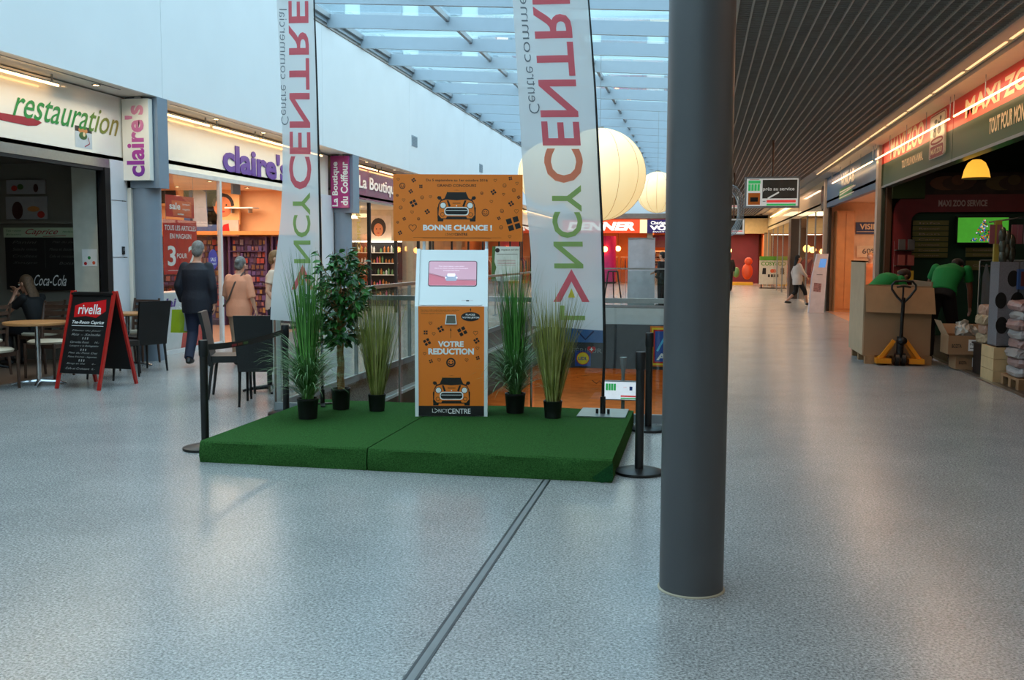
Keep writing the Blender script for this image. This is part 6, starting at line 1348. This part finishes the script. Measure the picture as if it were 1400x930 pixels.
# --- far part of the corridor
CF = mat('cream corridor fascia', (214, 196, 160), .4, var=.03, coat=.3)
t = thing('shop_sign', 'cream far fascia with a round black logo past the blue optician fascia', 'sign', (3.56, 33, 2.95)); B((3.56, 30.1, 2.96), (3.68, 37.9, 3.82)).build('panel', CF, t); q = PX(1126, 271, 3.56)
MB().lathe([(.36, -.04), (.36, .0)], (3.56, q.y, q.z - 0), 30, 'x').build('round_logo', BLACK, t); text('T', f, RU(q) - .1, q.z - .12, RU(q) + .1, q.z + .12, REDD, t, bold=.02, d=.045)
t = thing('shop_sign', 'plain cream lit fascia at the far right end of the corridor', 'sign', (3.56, 46, 2.95)); B((3.56, 38.1, 2.96), (3.68, 54.9, 3.82)).build('panel', CF, t); B((3.48, 39, 3.55), (3.5, 52, 3.58)).build('lamp_tube', LED, t); B((3.5, 45, 3.55), (3.56, 45.04, 3.58)).build('bracket', ALU, t)
t = thing('boutique_glazing', 'glass front of the fashion shop past the optician', 'shop window', (3.58, 33, 0)); 
for y in (30.2, 32.6, 35.1, 37.6): B((3.56, y, 0), (3.62, y + .07, 2.96)).build('post', ALU, t)
for y in (30.27, 32.67, 35.17): SH('x', 3.58, y, .03, y + 2.43, 2.96).build('pane', SHOPG, t)
struct('column_corridor', B((3.3, 38.0, 0), (3.62, 38.8, 2.96)), mat('dark brown pillar', (60, 50, 44), .4))
t = thing('far_glazing', 'glass front at the far right end of the corridor', 'shop window', (3.58, 46, 0))
for y in (39, 42, 45, 48, 51, 54.4): B((3.56, y, 0), (3.62, y + .07, 2.96)).build('post', ALU, t)
for y in (39.07, 42.07, 45.07, 48.07, 51.07): SH('x', 3.58, y, .03, y + 2.93, 2.96).build('pane', SHOPG, t)
for i, y in enumerate((35.6, 41, 44, 47, 50)): rack(5.0, y, 'rack of coloured clothes in the right arcade of shops, %s past the optician' % ['first', 'second', 'third', 'fourth', 'fifth'][i])
def mannequin(x, y, label, cloth_, rz=0):
    t = thing('mannequin', label, 'mannequin', (x, y, 0), rz, 'shop window mannequins'); W_ = mat('mannequin white', (224, 206, 180), .4)
    q = V((x, y, 0)); MB().loft([(q + V((0, 0, .78)), (.15, 0, 0), (0, .1, 0)), (q + V((0, 0, .95)), (.17, 0, 0), (0, .11, 0)), (q + V((0, 0, 1.12)), (.125, 0, 0), (0, .09, 0)), (q + V((0, 0, 1.35)), (.18, 0, 0), (0, .11, 0)), (q + V((0, 0, 1.46)), (.17, 0, 0), (0, .08, 0)), (q + V((0, 0, 1.5)), (.05, 0, 0), (0, .05, 0))], 16).build('clothed_torso', cloth_, t, True)
    MB().tube([q + V((0, 0, 1.47)), q + V((0, 0, 1.6))], .045, 10).ell(q + V((0, 0, 1.70)), (.08, .1, .12), 16, 10).build('head', W_, t, True)
    for s in (-1, 1): MB().tube([q + V((s * .17, 0, 1.44)), q + V((s * .22, .02, 1.15)), q + V((s * .2, -.05, .88))], [.05, .04, .028], 8).build('arm', W_, t, True); MB().tube([q + V((s * .08, 0, .8)), q + V((s * .09, 0, .45)), q + V((s * .09, 0, .05))], [.08, .055, .035], 8).build('leg', W_ if s < 0 else cloth_, t, True)
    MB().lathe([(.2, 0), (.2, .015), (.02, .02)], q, 20).build('stand', STEEL, t)
mannequin(4.15, 31.4, 'white headed mannequin in black at the right edge of the fashion shop window', FC[5]); mannequin(4.2, 33.6, 'mannequin in cream farther along the fashion shop window', FC[4]); mannequin(4.2, 36.2, 'mannequin in red beside the dark brown pillar', FC[0])
for i, (x, y) in enumerate(((4.2, 32.5), (4.2, 35), (4.3, 41), (4.3, 45), (4.3, 49))): downlight(x, y, 3.099, 'ceiling spot in the far right shops, %s along' % ['first', 'second', 'third', 'fourth', 'fifth'][i])
for i, y in enumerate((43, 48)):
    t = thing('globe_lamp', 'glowing globe lamp in the far right arcade, %s' % ['nearer', 'farther'][i], 'lamp', (4.4, y, 1.9)); MB().ell((4.4, y, 1.9), .16, 14, 8).build('globe', mat('warm lamp', (255, 200, 130)), t, True); MB().tube([(4.4, y, 2.06), (4.4, y, 3.1)], .01, 5).build('cable', BLACK, t)
# information totem
q = G(1118, 428); x, y = q.x, q.y
t = thing('info_totem', 'slanted white information totem beside the walking woman', 'totem', (x, y, 0)); TW = mat('totem lilac white', (206, 196, 200), .35)
zt = PY(1120, 347, y).z; prof = [(-.24, 0), (-.17, 1.0), (-.05, zt), (.24, zt), (.2, 1.0), (.16, 0)]
MB().prism([(a, b) for a, b in prof][::-1], FF(x, 0, y), -.35, 0).build('body', TW, t)
A = Art(FF(x, 0, y)); A.poly(mat('totem screen blue', (80, 130, 190), .2, em=.6), [(-.02, zt - .38), (.16, zt - .38), (.2, zt - .14), (.03, zt - .14)], .003); A.line(BLP, (-.06, zt - .58), (.1, zt - .58), .012, .003)
A.poly(mat('totem photo', (150, 110, 110), .4, var=.5, scale=20), [(-.14, .60), (.06, .58), (.08, .82), (-.12, .84)], .003); A.done(t)
# playpen shaped advertising board on feet
q = G(1050, 394.5); x, y = q.x, q.y; a, b = PY(1039, 356, y), PY(1061, 389, y)
t = thing('advert_stand', 'white furniture advert board with green top on short feet far down the corridor', 'advert stand', (x, y, 0))
B((a.x, y, b.z), (b.x, y + .35, a.z)).build('body', mat('advert white', (216, 206, 190), .5), t); B((a.x - .0, y - .02, a.z), (b.x, y + .36, a.z + .2)).build('green_top', mat('advert green', (90, 150, 40), .4), t)
for s in (a.x + .1, b.x - .1): MB().tube([(s, y + .15, 0), (s, y + .15, b.z)], .03, 8).build('foot', DARK, t)
B((a.x, y - .02, .0), (b.x, y + .3, .04)).build('base', DARK, t)
A = Art(FF(0, 0, y)); w = b.x - a.x; h = a.z - b.z; 
A.text(mat('advert green'), 'COSY', a.x + .08 * w, b.z + .78 * h, b.x - .08 * w, b.z + .95 * h, .003, bold=.03); A.poly(BLP, [(a.x + .15 * w, b.z + .42 * h), (a.x + .38 * w, b.z + .42 * h), (a.x + .38 * w, b.z + .68 * h), (a.x + .18 * w, b.z + .68 * h)], .003)
A.poly(mat('orange print'), disc(a.x + .75 * w, b.z + .56 * h, .12 * w, 12), .003)
for k in (.5, .68): A.poly(BLP, [(a.x + k * w, b.z + .3 * h), (a.x + (k + .12) * w, b.z + .3 * h), (a.x + (k + .12) * w, b.z + .42 * h), (a.x + k * w, b.z + .42 * h)], .003)
A.done(t)
# hanging information screens
def hang(px0, py0, px1, py1, y, label, pole=None, full=True):
    a, b = PY(px0, py0, y), PY(px1, py1, y); cx = (a.x + b.x) / 2; t = thing('hanging_screen', label, 'screen', (cx, y, b.z)); w, h = b.x - a.x, a.z - b.z
    B((a.x, y, b.z), (b.x, y + .12, a.z)).build('case', ALU, t); MB().tube([(cx, y + .06, a.z), (cx, y + .06, 3.78)], .022, 10).build('drop_pole', mat('brown steel pole', (96, 74, 64), .4, .4), t, True)
    X = lambda q: a.x + q * w; Z = lambda q: b.z + q * h; A = Art(FF(0, 0, y)); rect = lambda x0, z0, x1, z1: [(X(x0), Z(z0)), (X(x1), Z(z0)), (X(x1), Z(z1)), (X(x0), Z(z1))]
    A.poly(mat('screen pale', (206, 206, 200), .3, em=.32), rect(.03, .06, .97, .94), .002)
    if full:
        A.poly(mat('screen picture', (66, 62, 56), .3, em=.06, var=.4, scale=4), rect(.32, .3, .95, .9), .004); A.line(mat('screen pale'), (X(.42), Z(.3)), (X(.62), Z(.5)), .03, .006); A.text(mat('screen pale'), 'pr\u00e8s au service', X(.33), Z(.52), X(.9), Z(.66), .006, bold=.01)
        for k in range(4): A.poly(SG, rect(.06 + k * .055, .55, .105 + k * .055, .76), .004)
        A.poly(SG, rect(.06, .78, .28, .88), .004); A.poly(ORD, rect(.06, .1, .28, .48), .004); A.poly(BLP, rect(.1, .2, .24, .34), .006); A.line(REDP, (X(.08), Z(.91)), (X(.26), Z(.91)), .008, .004)
        A.poly(mat('screen red'), rect(.40, .17, .93, .25), .004); A.poly(SG, rect(.40, .07, .93, .13), .004); A.line(BLP, (X(.33), Z(.21)), (X(.38), Z(.21)), .01, .004)
    else: A.poly(mat('screen picture'), rect(.1, .3, .9, .9), .004); A.line(mat('screen red'), (X(.1), Z(.22)), (X(.9), Z(.22)), .02, .004)
    A.done(t)
hang(1019, 242, 1093, 284, 19.6, 'hanging information screen with green calendar and dark photo')
hang(988, 299, 1018, 321, 27.0, 'smaller hanging information screen half hidden by the big column', full=False)
hang(984, 268, 1010, 286, 33.0, 'far small hanging screen behind the coiled wire rings', full=False)
# wire rings hanging by the column
q = PY(1001, 288, 12.0); t = thing('wire_ring_ornament', 'hanging ornament of thin grey wire rings peeking out beside the column', 'ornament', tuple(q))
for k in range(5):
    rr = .25 + .012 * k; MB().tube([q + V((-.07 + (rr * .55) * math.cos(a) + .01 * k, .08 * math.sin(a + k), rr * math.sin(a))) for a in [2 * PI * i / 28 for i in range(29)]], .006, 5, False).build('ring', ALU, t, True)
MB().tube([q + V((-.07, 0, .25)), V((q.x - .07, q.y, 3.76))], .003, 5).build('wire', ALU, t)
# kiddie ride and goods at the far end of the corridor
q = G(1014, 390); t = thing('toy_ride', 'small orange and yellow toy ride at the end of the corridor', 'toy ride', (q.x, q.y, 0)); x, y = q.x, q.y
B((x - .8, y, 0), (x + .6, y + .9, .15)).build('base', mat('toy yellow', (226, 170, 50)), t); MB().ell((x + .3, y + .4, .75), (.3, .3, .45), 14, 8).build('body', mat('toy orange', (214, 84, 50)), t, True); MB().ell((x + .35, y + .35, 1.3), (.22, .22, .22), 14, 8).build('head', mat('toy orange', (214, 84, 50)), t, True); MB().ell((x - .3, y + .4, .7), (.2, .2, .3), 12, 7).build('seat', mat('toy green', (90, 140, 90)), t, True)
B((.3, 55.3, 0), (.5, 55.32, 2.6)).build('display_post', OW, tag(thing('x', 'orange wooden display post in the end shop right of the big column', 'display post', (.3, 55.3, 0)), 'orange wooden display post in the end shop right of the big column', 'display post'))
bpy.data.objects['x'].name = 'display_stand'
for i, (x, z) in enumerate(((1.0, 1.95), (1.6, 1.9), (.45, 1.85))):
    t = thing('globe_lamp', 'glowing globe lamp in the end shop right of the big column, %s' % ['middle one', 'right one', 'left one'][i], 'lamp', (x, 57.2, z)); MB().ell((x, 57.2, z), .17, 14, 8).build('globe', mat('warm lamp', (255, 200, 130)), t, True); MB().tube([(x, 57.2, z + .17), (x, 57.2, 3.6)], .01, 5).build('cable', BLACK, t)
struct('wall_end_magenta', B((.2, 59.9, 0), (3.4, 60.0, 3.6)), mat('plum shop wall', (90, 30, 50), .6, var=.3, scale=1))
# ================================================================== PEOPLE
def bake(mb, name, m, parent, voxel=.011, smooth=4):
    me = bpy.data.meshes.new(name); M = _W[parent.name].inverted()
    me.from_pydata([tuple(M @ p) for p in mb.v], [], mb.f)
    bm = bmesh.new(); bm.from_mesh(me); bmesh.ops.recalc_face_normals(bm, faces=bm.faces); bm.to_mesh(me); bm.free()
    o = bpy.data.objects.new('tmp', me)
    r = o.modifiers.new('r', 'REMESH'); r.mode = 'VOXEL'; r.voxel_size = voxel; r.use_smooth_shade = True
    s = o.modifiers.new('s', 'SMOOTH'); s.iterations = smooth; s.factor = .5
    ne = evaluated(o); bpy.data.objects.remove(o); bpy.data.meshes.remove(me)
    ne.name = name; ne.materials.clear(); ne.materials.append(m)
    ne.polygons.foreach_set('use_smooth', [True] * len(ne.polygons))
    q = bpy.data.objects.new(name, ne); C.objects.link(q); q.parent = parent; _W[q.name] = _W[parent.name]; return q
def limb(mb, pts, rs, n=12):
    mb.tube(pts, rs, n)
    for p, r in zip(pts, rs): mb.ell(p, r * .99, n, 8)
def hand(mb, w, d, nrm, s=1.0, curl=.5):
    """palm, four unequal curled fingers and a thumb; d = direction from wrist, nrm = palm normal"""
    w, d, nrm = V(w), V(d).normalized(), V(nrm).normalized(); side = d.cross(nrm).normalized(); q = Mx((side, d, nrm)).transposed()
    mb.ell(w + d * .045 * s, (.038 * s, .05 * s, .018 * s), 12, 8, q)
    for k, (o, L) in enumerate(((-.028, .062), (-.010, .074), (.009, .068), (.026, .052))):
        a = w + d * .08 * s + side * o * s; b = a + (d + nrm * curl * .4).normalized() * L * .5 * s; c = b + (d * (1 - curl * .6) + nrm * curl).normalized() * L * .5 * s
        limb(mb, [a - d * .015, a, b, c], [.0095 * s] * 3 + [.008 * s], 7)
    a = w + d * .025 * s - side * .03 * s; b = a + (d * .6 - side * .8 + nrm * .3).normalized() * .035 * s; c = b + (d + nrm * .4 - side * .1).normalized() * .03 * s; limb(mb, [w + d * .02, a, b, c], [.012 * s, .012 * s, .010 * s, .009 * s], 7)
SK = mat('light skin', (206, 150, 122), .5, var=.04, scale=20)
def person(label, loc, rz, J, height, skin=SK, hair=(60, 50, 44), hairstyle='short', top=None, bottom=None, shoes=(30, 28, 28), sleeve='long', toph=.86, extra=None, jacket_r=1.0, bareleg=None, group=None, voxel=.011, tname='shirt'):
    t = thing('person', label, 'person', tuple(loc), rz, group); M = _W[t.name]; s = height / 1.75
    D = dict(ankL=(-.1, 0, .08), ankR=(.1, 0, .08), kneeL=(-.1, .02, .49), kneeR=(.1, .02, .49), hipL=(-.09, 0, .90), hipR=(.09, 0, .90), pel=(0, 0, .96), waist=(0, 0, 1.08), chest=(0, 0, 1.28), neck=(0, -.01, 1.46), head=(0, .01, 1.635),
             shL=(-.165, 0, 1.41), shR=(.165, 0, 1.41), elL=(-.24, -.03, 1.14), elR=(.24, -.03, 1.14), wrL=(-.25, .05, .90), wrR=(.25, .05, .90), fwd=(0, 1, 0), look=(0, 1, 0), footL=(0, 1, 0), footR=(0, 1, 0))
    D.update(J); T = lambda p: M @ (V(p) * s); J = {k: (T(v) if k not in ('fwd', 'look', 'footL', 'footR') else (M.to_3x3() @ V(v)).normalized()) for k, v in D.items()}
    sh = (J['shR'] - J['shL']).normalized(); hp = (J['hipR'] - J['hipL']).normalized(); up = (J['neck'] - J['pel']).normalized(); fw = sh.cross(up).normalized() * -1
    if fw.dot(J['fwd']) < 0: fw = -fw
    def torso(mb, k=1.0, z0=None, neck=True):
        a = lambda c, side, fx, fy: (c, side * fx * s * k, fw * fy * s * k)
        rings = [a(J['pel'] - up * .10 * s, hp, .15, .115), a(J['pel'], hp, .175, .125), a(J['waist'], (hp + sh).normalized(), .145, .105), a(J['chest'], sh, .175, .12), a(J['chest'] + (J['neck'] - J['chest']) * .5, sh, .19, .115), a(J['neck'] - up * .045 * s, sh, .14, .085), a(J['neck'] + up * .01 * s, sh, .07, .06)]
        mb.loft(rings, 20)
    b = MB(); torso(b)
    for q in 'LR':
        limb(b, [J['sh' + q], J['sh' + q].lerp(J['el' + q], .5), J['el' + q], J['el' + q].lerp(J['wr' + q], .35), J['wr' + q]], [.052 * s, .047 * s, .039 * s, .038 * s, .026 * s])
        limb(b, [J['hip' + q], J['hip' + q].lerp(J['knee' + q], .4), J['knee' + q], J['knee' + q].lerp(J['ank' + q], .35), J['ank' + q]], [.092 * s, .08 * s, .056 * s, .056 * s, .037 * s])
        d = (J['wr' + q] - J['el' + q]).normalized(); ins = (J['chest'] - J['sh' + q]).normalized(); ins = (ins - d * ins.dot(d)).normalized(); hand(b, J['wr' + q], d, ins, s * 1.05)
        f = J['foot' + q]; an = J['ank' + q]; b.ell(an + f * .07 * s - V((0, 0, .04)) * s, (.045 * s, .12 * s, .035 * s), 12, 8, Mx((f.cross(V((0, 0, 1))), f, V((0, 0, 1)))).transposed())
    hd = J['head']; lk = J['look']; hu = (hd - J['neck']).normalized(); hu = (hu + V((0, 0, .6))).normalized() if abs(hu.z) > .5 else hu; lk = (lk - hu * lk.dot(hu)).normalized(); hs = lk.cross(hu).normalized(); Q = Mx((hs, lk, hu)).transposed()
    b.tube([J['neck'] - up * .04 * s, J['neck'].lerp(hd, .6)], [.055 * s, .05 * s], 12)
    P = lambda x, y, z: hd + (hs * x + lk * y + hu * z) * s * 1.08
    b.ell(P(0, -.01, .025), (.077 * s, .097 * s, .098 * s), 18, 12, Q); b.ell(P(0, .025, -.055), (.055 * s, .065 * s, .065 * s), 14, 10, Q)
    b.ell(P(0, .098, -.015), (.013 * s, .02 * s, .025 * s), 8, 6, Q); b.ell(P(0, .085, .02), (.012 * s, .012 * s, .03 * s), 8, 6, Q); b.ell(P(0, .075, -.10), (.02 * s, .018 * s, .016 * s), 8, 6, Q)
    for q in (-1, 1): b.ell(P(q * .078, -.005, 0), (.010 * s, .02 * s, .03 * s), 8, 6, Q); b.ell(P(q * .03, .083, .038), (.024 * s, .01 * s, .008 * s), 8, 6, Q)
    bake(b, 'body', skin, t, voxel * .85, 3)
    for q in (-1, 1): MB().ell(P(q * .031, .083, .012), .012 * s, 8, 6, Q).build('eye', mat('eye white', (226, 222, 214)), t, True); MB().ell(P(q * .031, .0935, .012), .0055 * s, 8, 6, Q).build('iris', mat('dark iris', (40, 30, 24)), t, True)
    MB().ell(P(0, .086, -.058), (.024 * s, .008 * s, .007 * s), 10, 6, Q).build('mouth', mat('lip red', (160, 80, 76)), t, True)
    hm = mat('hair %d %d %d' % hair, hair, .7, var=.3, scale=40); h = MB(); h.ell(P(0, -.022, .04), (.086 * s, .10 * s, .10 * s), 18, 12, Q); h.ell(P(0, -.05, -.01), (.078 * s, .068 * s, .085 * s), 14, 10, Q)
    if hairstyle == 'long': h.loft([(P(0, -.03, .08), hs * .08 * s, lk * .085 * s), (P(0, -.055, -.05), hs * .088 * s, lk * .06 * s), (P(0, -.085, -.17), hs * .1 * s, lk * .045 * s), (P(0, -.10, -.28), hs * .08 * s, lk * .03 * s)], 16)
    if hairstyle == 'bun': h.ell(P(0, -.12, .03), .04 * s, 12, 8)
    bake(h, 'hair', hm, t, voxel * .8, 2)
    # trousers
    if bottom:
        m = MB(); a = lambda c, side, fx, fy: (c, side * fx * s, fw * fy * s)
        m.loft([a(J['pel'] - up * .11 * s, hp, .165, .125), a(J['pel'], hp, .19, .137), a(J['waist'] + up * -.03 * s, hp, .165, .12)], 20)
        for q in 'LR':
            e = J['ank' + q]; K = J['knee' + q]; e = K.lerp(e, bareleg) if bareleg else e + V((0, 0, .0)); limb(m, [J['hip' + q], J['hip' + q].lerp(K, .4), K], [.105 * s, .097 * s, .077 * s]); m.tube([K, K.lerp(e, .5), e], [.077 * s, .072 * s, .064 * s], 14)
        bake(m, 'trousers', bottom, t, voxel)
    if top:
        m = MB(); k = jacket_r; a = lambda c, side, fx, fy: (c, side * fx * s * k, fw * fy * s * k); dn = V((0, 0, -1)) if up.z > .8 else -up
        m.loft([a(J['pel'] + dn * (.96 - toph) * s, hp, .19, .145), a(J['pel'], hp, .195, .145), a(J['waist'], (hp + sh).normalized(), .172, .13), a(J['chest'], sh, .198, .14), a(J['chest'].lerp(J['neck'], .5), sh, .19, .128), a(J['neck'] - up * .045 * s, sh, .14, .098), a(J['neck'] + up * .008 * s, sh, .075, .068)], 22)
        for q in 'LR':
            S_, E_, W2 = J['sh' + q], J['el' + q], J['wr' + q]
            if sleeve == 'long': limb(m, [S_, S_.lerp(E_, .5), E_], [.062 * s * k, .060 * s * k, .055 * s * k]); m.tube([E_, W2.lerp(E_, .06)], [.057 * s * k, .045 * s * k], 12)
            elif sleeve == 'half': limb(m, [S_, S_.lerp(E_, .6)], [.062 * s * k, .062 * s * k]); m.tube([S_.lerp(E_, .5), E_.lerp(W2, .15)], [.064 * s * k, .058 * s * k], 12)
            else: limb(m, [S_], [.062 * s * k]); m.tube([S_, S_.lerp(E_, .6)], [.062 * s * k, .066 * s * k], 12)
        bake(m, tname, top, t, voxel)
    for q in 'LR':
        f = J['foot' + q]; an = J['ank' + q]; Qf = Mx((f.cross(V((0, 0, 1))), f, V((0, 0, 1)))).transposed(); m = MB(); m.ell(an + f * .06 * s - V((0, 0, .038)) * s, (.052 * s, .135 * s, .042 * s), 14, 9, Qf); m.ell(an - V((0, 0, .02)) * s, (.046 * s, .05 * s, .05 * s), 10, 8, Qf)
        bake(m, 'shoe', mat('shoe %d' % shoes[0], shoes, .5), t, voxel * .8, 2)
    return t, J, s
NAVY = mat('navy quilted jacket', (13, 17, 32), .7, var=.12, scale=14, bump=.3, bscale=30); JEAN = mat('dark blue trousers', (24, 32, 56), .8)
c = G(272, 501); lo = V((c.x, c.y, 0))
t, J, s = person('grey haired man in a long navy jacket striding away with shopping bags', lo, math.radians(12), dict(ankL=(-.08, -.20, .13), kneeL=(-.09, .06, .48), ankR=(.08, .18, .08), kneeR=(.09, .14, .5), elL=(-.25, -.05, 1.14), wrL=(-.23, .08, .91), elR=(.235, -.06, 1.13), wrR=(.23, .0, .88), head=(.02, .02, 1.635)), 1.72, hair=(120, 116, 112), top=NAVY, bottom=JEAN, toph=.76, jacket_r=1.13, shoes=(30, 30, 32), voxel=.012, tname='jacket')
w = J['wrL'] + V((0, 0, -.09))
def bagm(c, name, label, col, w_=.12, h=.32, dz=-.04, dx=0):
    t = thing('shopping_bag', label, 'bag', tuple(c)); m = MB(); m.loft([(c + V((dx, 0, dz - h)), V((w_, .05, 0)), V((-.02, .05, 0))), (c + V((dx, 0, dz)), V((w_ * .8, .04, 0)), V((-.005, .02, 0)))], 4); m.build('bag_body', col, t)
    MB().tube([c + V((dx - .05, 0, dz)), c, c + V((dx + .05, 0, dz))], .005, 5).build('handle', WHP, t)
bagm(w + V((-.06, .02, .02)), 'a', 'lime green paper shopping bag in the hand of the man in navy', mat('lime paper', (150, 176, 30), .5)); bagm(w + V((.05, .06, .02)), 'b', 'grey blue shopping bag in the hand of the man in navy', mat('grey blue paper', (130, 150, 166), .5), .1, .3)
PEACH = mat('peach jumper', (222, 146, 112), .8, var=.06, bump=.2, bscale=60); TAN = mat('tan trousers', (150, 122, 100), .8)
c = G(326, 500.5); lo = V((c.x, c.y + .05, 0))
t, J, s = person('grey haired woman in a peach jumper walking away with a shoulder strap', lo, math.radians(-4), dict(ankL=(-.08, .04, .08), kneeL=(-.09, .05, .49), ankR=(.08, -.05, .08), elL=(-.24, .0, 1.14), wrL=(-.23, .14, .98), elR=(.25, -.04, 1.13), wrR=(.28, .03, .91), head=(.02, .04, 1.62)), 1.52, hair=(110, 106, 102), hairstyle='bun', top=PEACH, bottom=TAN, toph=.80, jacket_r=1.12, shoes=(40, 36, 34), sleeve='half')
up_ = V((0, 0, 1)); bk = V((math.sin(math.radians(-4)), -math.cos(math.radians(-4)), 0)); rt = V((-bk.y, bk.x, 0))
pts = [J['shR'].lerp(J['neck'], .35) + V((0, 0, .07)), J['chest'] + bk * .155 * s + V((0.02, 0, .05)), J['waist'] + bk * .15 * s + V((-.08, 0, 0)), J['pel'] + V((-.20, -.06, 0))]
m = MB(); m.tube(pts, .012, 6); m.build('shoulder_strap', mat('brown strap', (90, 70, 60)), t, True)
CRE = mat('cream top', (216, 188, 166), .8)
c = PY(374, 400, 13.1)
person('woman in a cream short sleeved top partly hidden by the left flag', V((c.x + .02, 13.1, 0)), math.radians(-80), dict(elR=(.24, -.05, 1.14), wrR=(.22, .1, .93), head=(0, .03, 1.63)), 1.6, hair=(130, 92, 56), top=CRE, bottom=mat('navy jeans', (26, 26, 44)), toph=.85, sleeve='short')
# seated woman in the cafe, chin on hand
BT_ = mat('black top', (16, 15, 17), .8)
person('woman in black seated in the dark cafe with her chin on her hand', V((-9.05, 12.25, 0)), math.radians(85), dict(pel=(0, -.05, .55), hipL=(-.1, 0, .50), hipR=(.1, 0, .50), kneeL=(-.12, .42, .52), kneeR=(.12, .42, .52), ankL=(-.12, .40, .08), ankR=(.12, .38, .08), waist=(0, -.03, .68), chest=(0, .03, .87), neck=(0, .10, 1.04), head=(0, .17, 1.20), shL=(-.19, .06, 1.0), shR=(.19, .06, 1.0), elL=(-.2, .33, .79), wrL=(-.10, .30, 1.02), elR=(.2, .30, .78), wrR=(.02, .34, 1.06), look=(0, 1, -.15)), 1.65, hair=(96, 70, 48), hairstyle='long', top=BT_, bottom=mat('dark skirt', (24, 24, 28)), sleeve='short', toph=.94)
dup(sc0, (-8.98, 12.22, 0), math.radians(85), 'wooden slat chair under the seated woman in the cafe', 'wooden slat chairs of the cafe')
# far walkers
c = G(1096, 417.5)
person('dark haired woman in a white jacket striding past the totem', V((c.x - .15, c.y, 0)), math.radians(-75), dict(ankL=(-.07, -.36, .14), kneeL=(-.08, -.02, .47), ankR=(.08, .34, .08), kneeR=(.08, .24, .5), elR=(.24, .1, 1.16), wrR=(.2, .26, 1.0), elL=(-.24, -.1, 1.15), wrL=(-.24, -.05, .9)), 1.6, hair=(24, 20, 20), hairstyle='long', top=mat('white jacket', (222, 206, 196), .8), bottom=BT_, bareleg=.35, toph=.72, jacket_r=1.15, voxel=.016)
c = G(1001, 398)
person('person in dark striped clothes standing beyond the big column', V((c.x - .15, c.y, 0)), math.radians(20), dict(), 1.7, hair=(26, 22, 22), top=mat('dark top', (30, 26, 28), .8), bottom=BT_, voxel=.02)
c = G(905, 425)
person('person in dark clothes beyond the opening, partly behind the big column', V((c.x - .1, 31.0, 0)), math.radians(60), dict(elR=(.25, .2, 1.2), wrR=(.15, .4, 1.1)), 1.68, hair=(26, 22, 22), top=BT_, bottom=BT_, voxel=.02)
c = PY(1190, 380, 27.6)
person('optician assistant in orange standing behind the counter', V((c.x, 27.75, 0)), math.radians(170), dict(), 1.66, hair=(170, 110, 60), top=mat('orange coat', (214, 120, 70), .8), bottom=BT_, voxel=.02)
# pet shop staff in green
GRS = mat('green staff shirt', (16, 128, 58), .8, var=.05); DK = mat('black work trousers', (18, 17, 20), .85)
c = G(1288, 495)
t, J, s = person('shop worker in a green shirt bending forward beside the cardboard bin', V((c.x - .02, c.y + .1, 0)), math.radians(-18), dict(ankL=(-.14, 0, .08), ankR=(.15, .08, .08), kneeL=(-.15, .05, .49), kneeR=(.16, .12, .49), pel=(0, -.02, .97), waist=(.02, .03, 1.09), chest=(.06, .16, 1.25), neck=(.10, .36, 1.36), head=(.14, .50, 1.36), look=(0, .5, -1), shL=(-.12, .30, 1.34), shR=(.30, .28, 1.32), elL=(-.22, .42, 1.08), wrL=(-.22, .50, .86), elR=(.34, .36, 1.03), wrR=(.34, .48, .78)), 1.82, skin=mat('tanned skin', (150, 96, 74), .5), hair=(40, 30, 26), top=GRS, bottom=DK, sleeve='short', toph=.96, jacket_r=1.05)
c = PY(1240, 400, 16.9)
t, J, s = person('second shop worker in a green shirt bent low behind the cardboard bin', V((c.x - .42, 16.95, 0)), math.radians(-60), dict(pel=(0, -.2, .92), hipL=(-.09, -.15, .86), hipR=(.09, -.15, .86), waist=(0, -.06, 1.02), chest=(0, .14, 1.16), neck=(0, .32, 1.22), head=(0, .47, 1.24), look=(0, .4, -1), shL=(-.19, .26, 1.2), shR=(.19, .26, 1.2), elL=(-.22, .36, .95), wrL=(-.2, .45, .72), elR=(.22, .36, .95), wrR=(.2, .45, .72)), 1.75, skin=mat('tanned skin', (150, 96, 74)), hair=(60, 40, 32), top=GRS, bottom=DK, sleeve='short', toph=.94, jacket_r=1.08)
bpy.data.scenes.remove(TS)
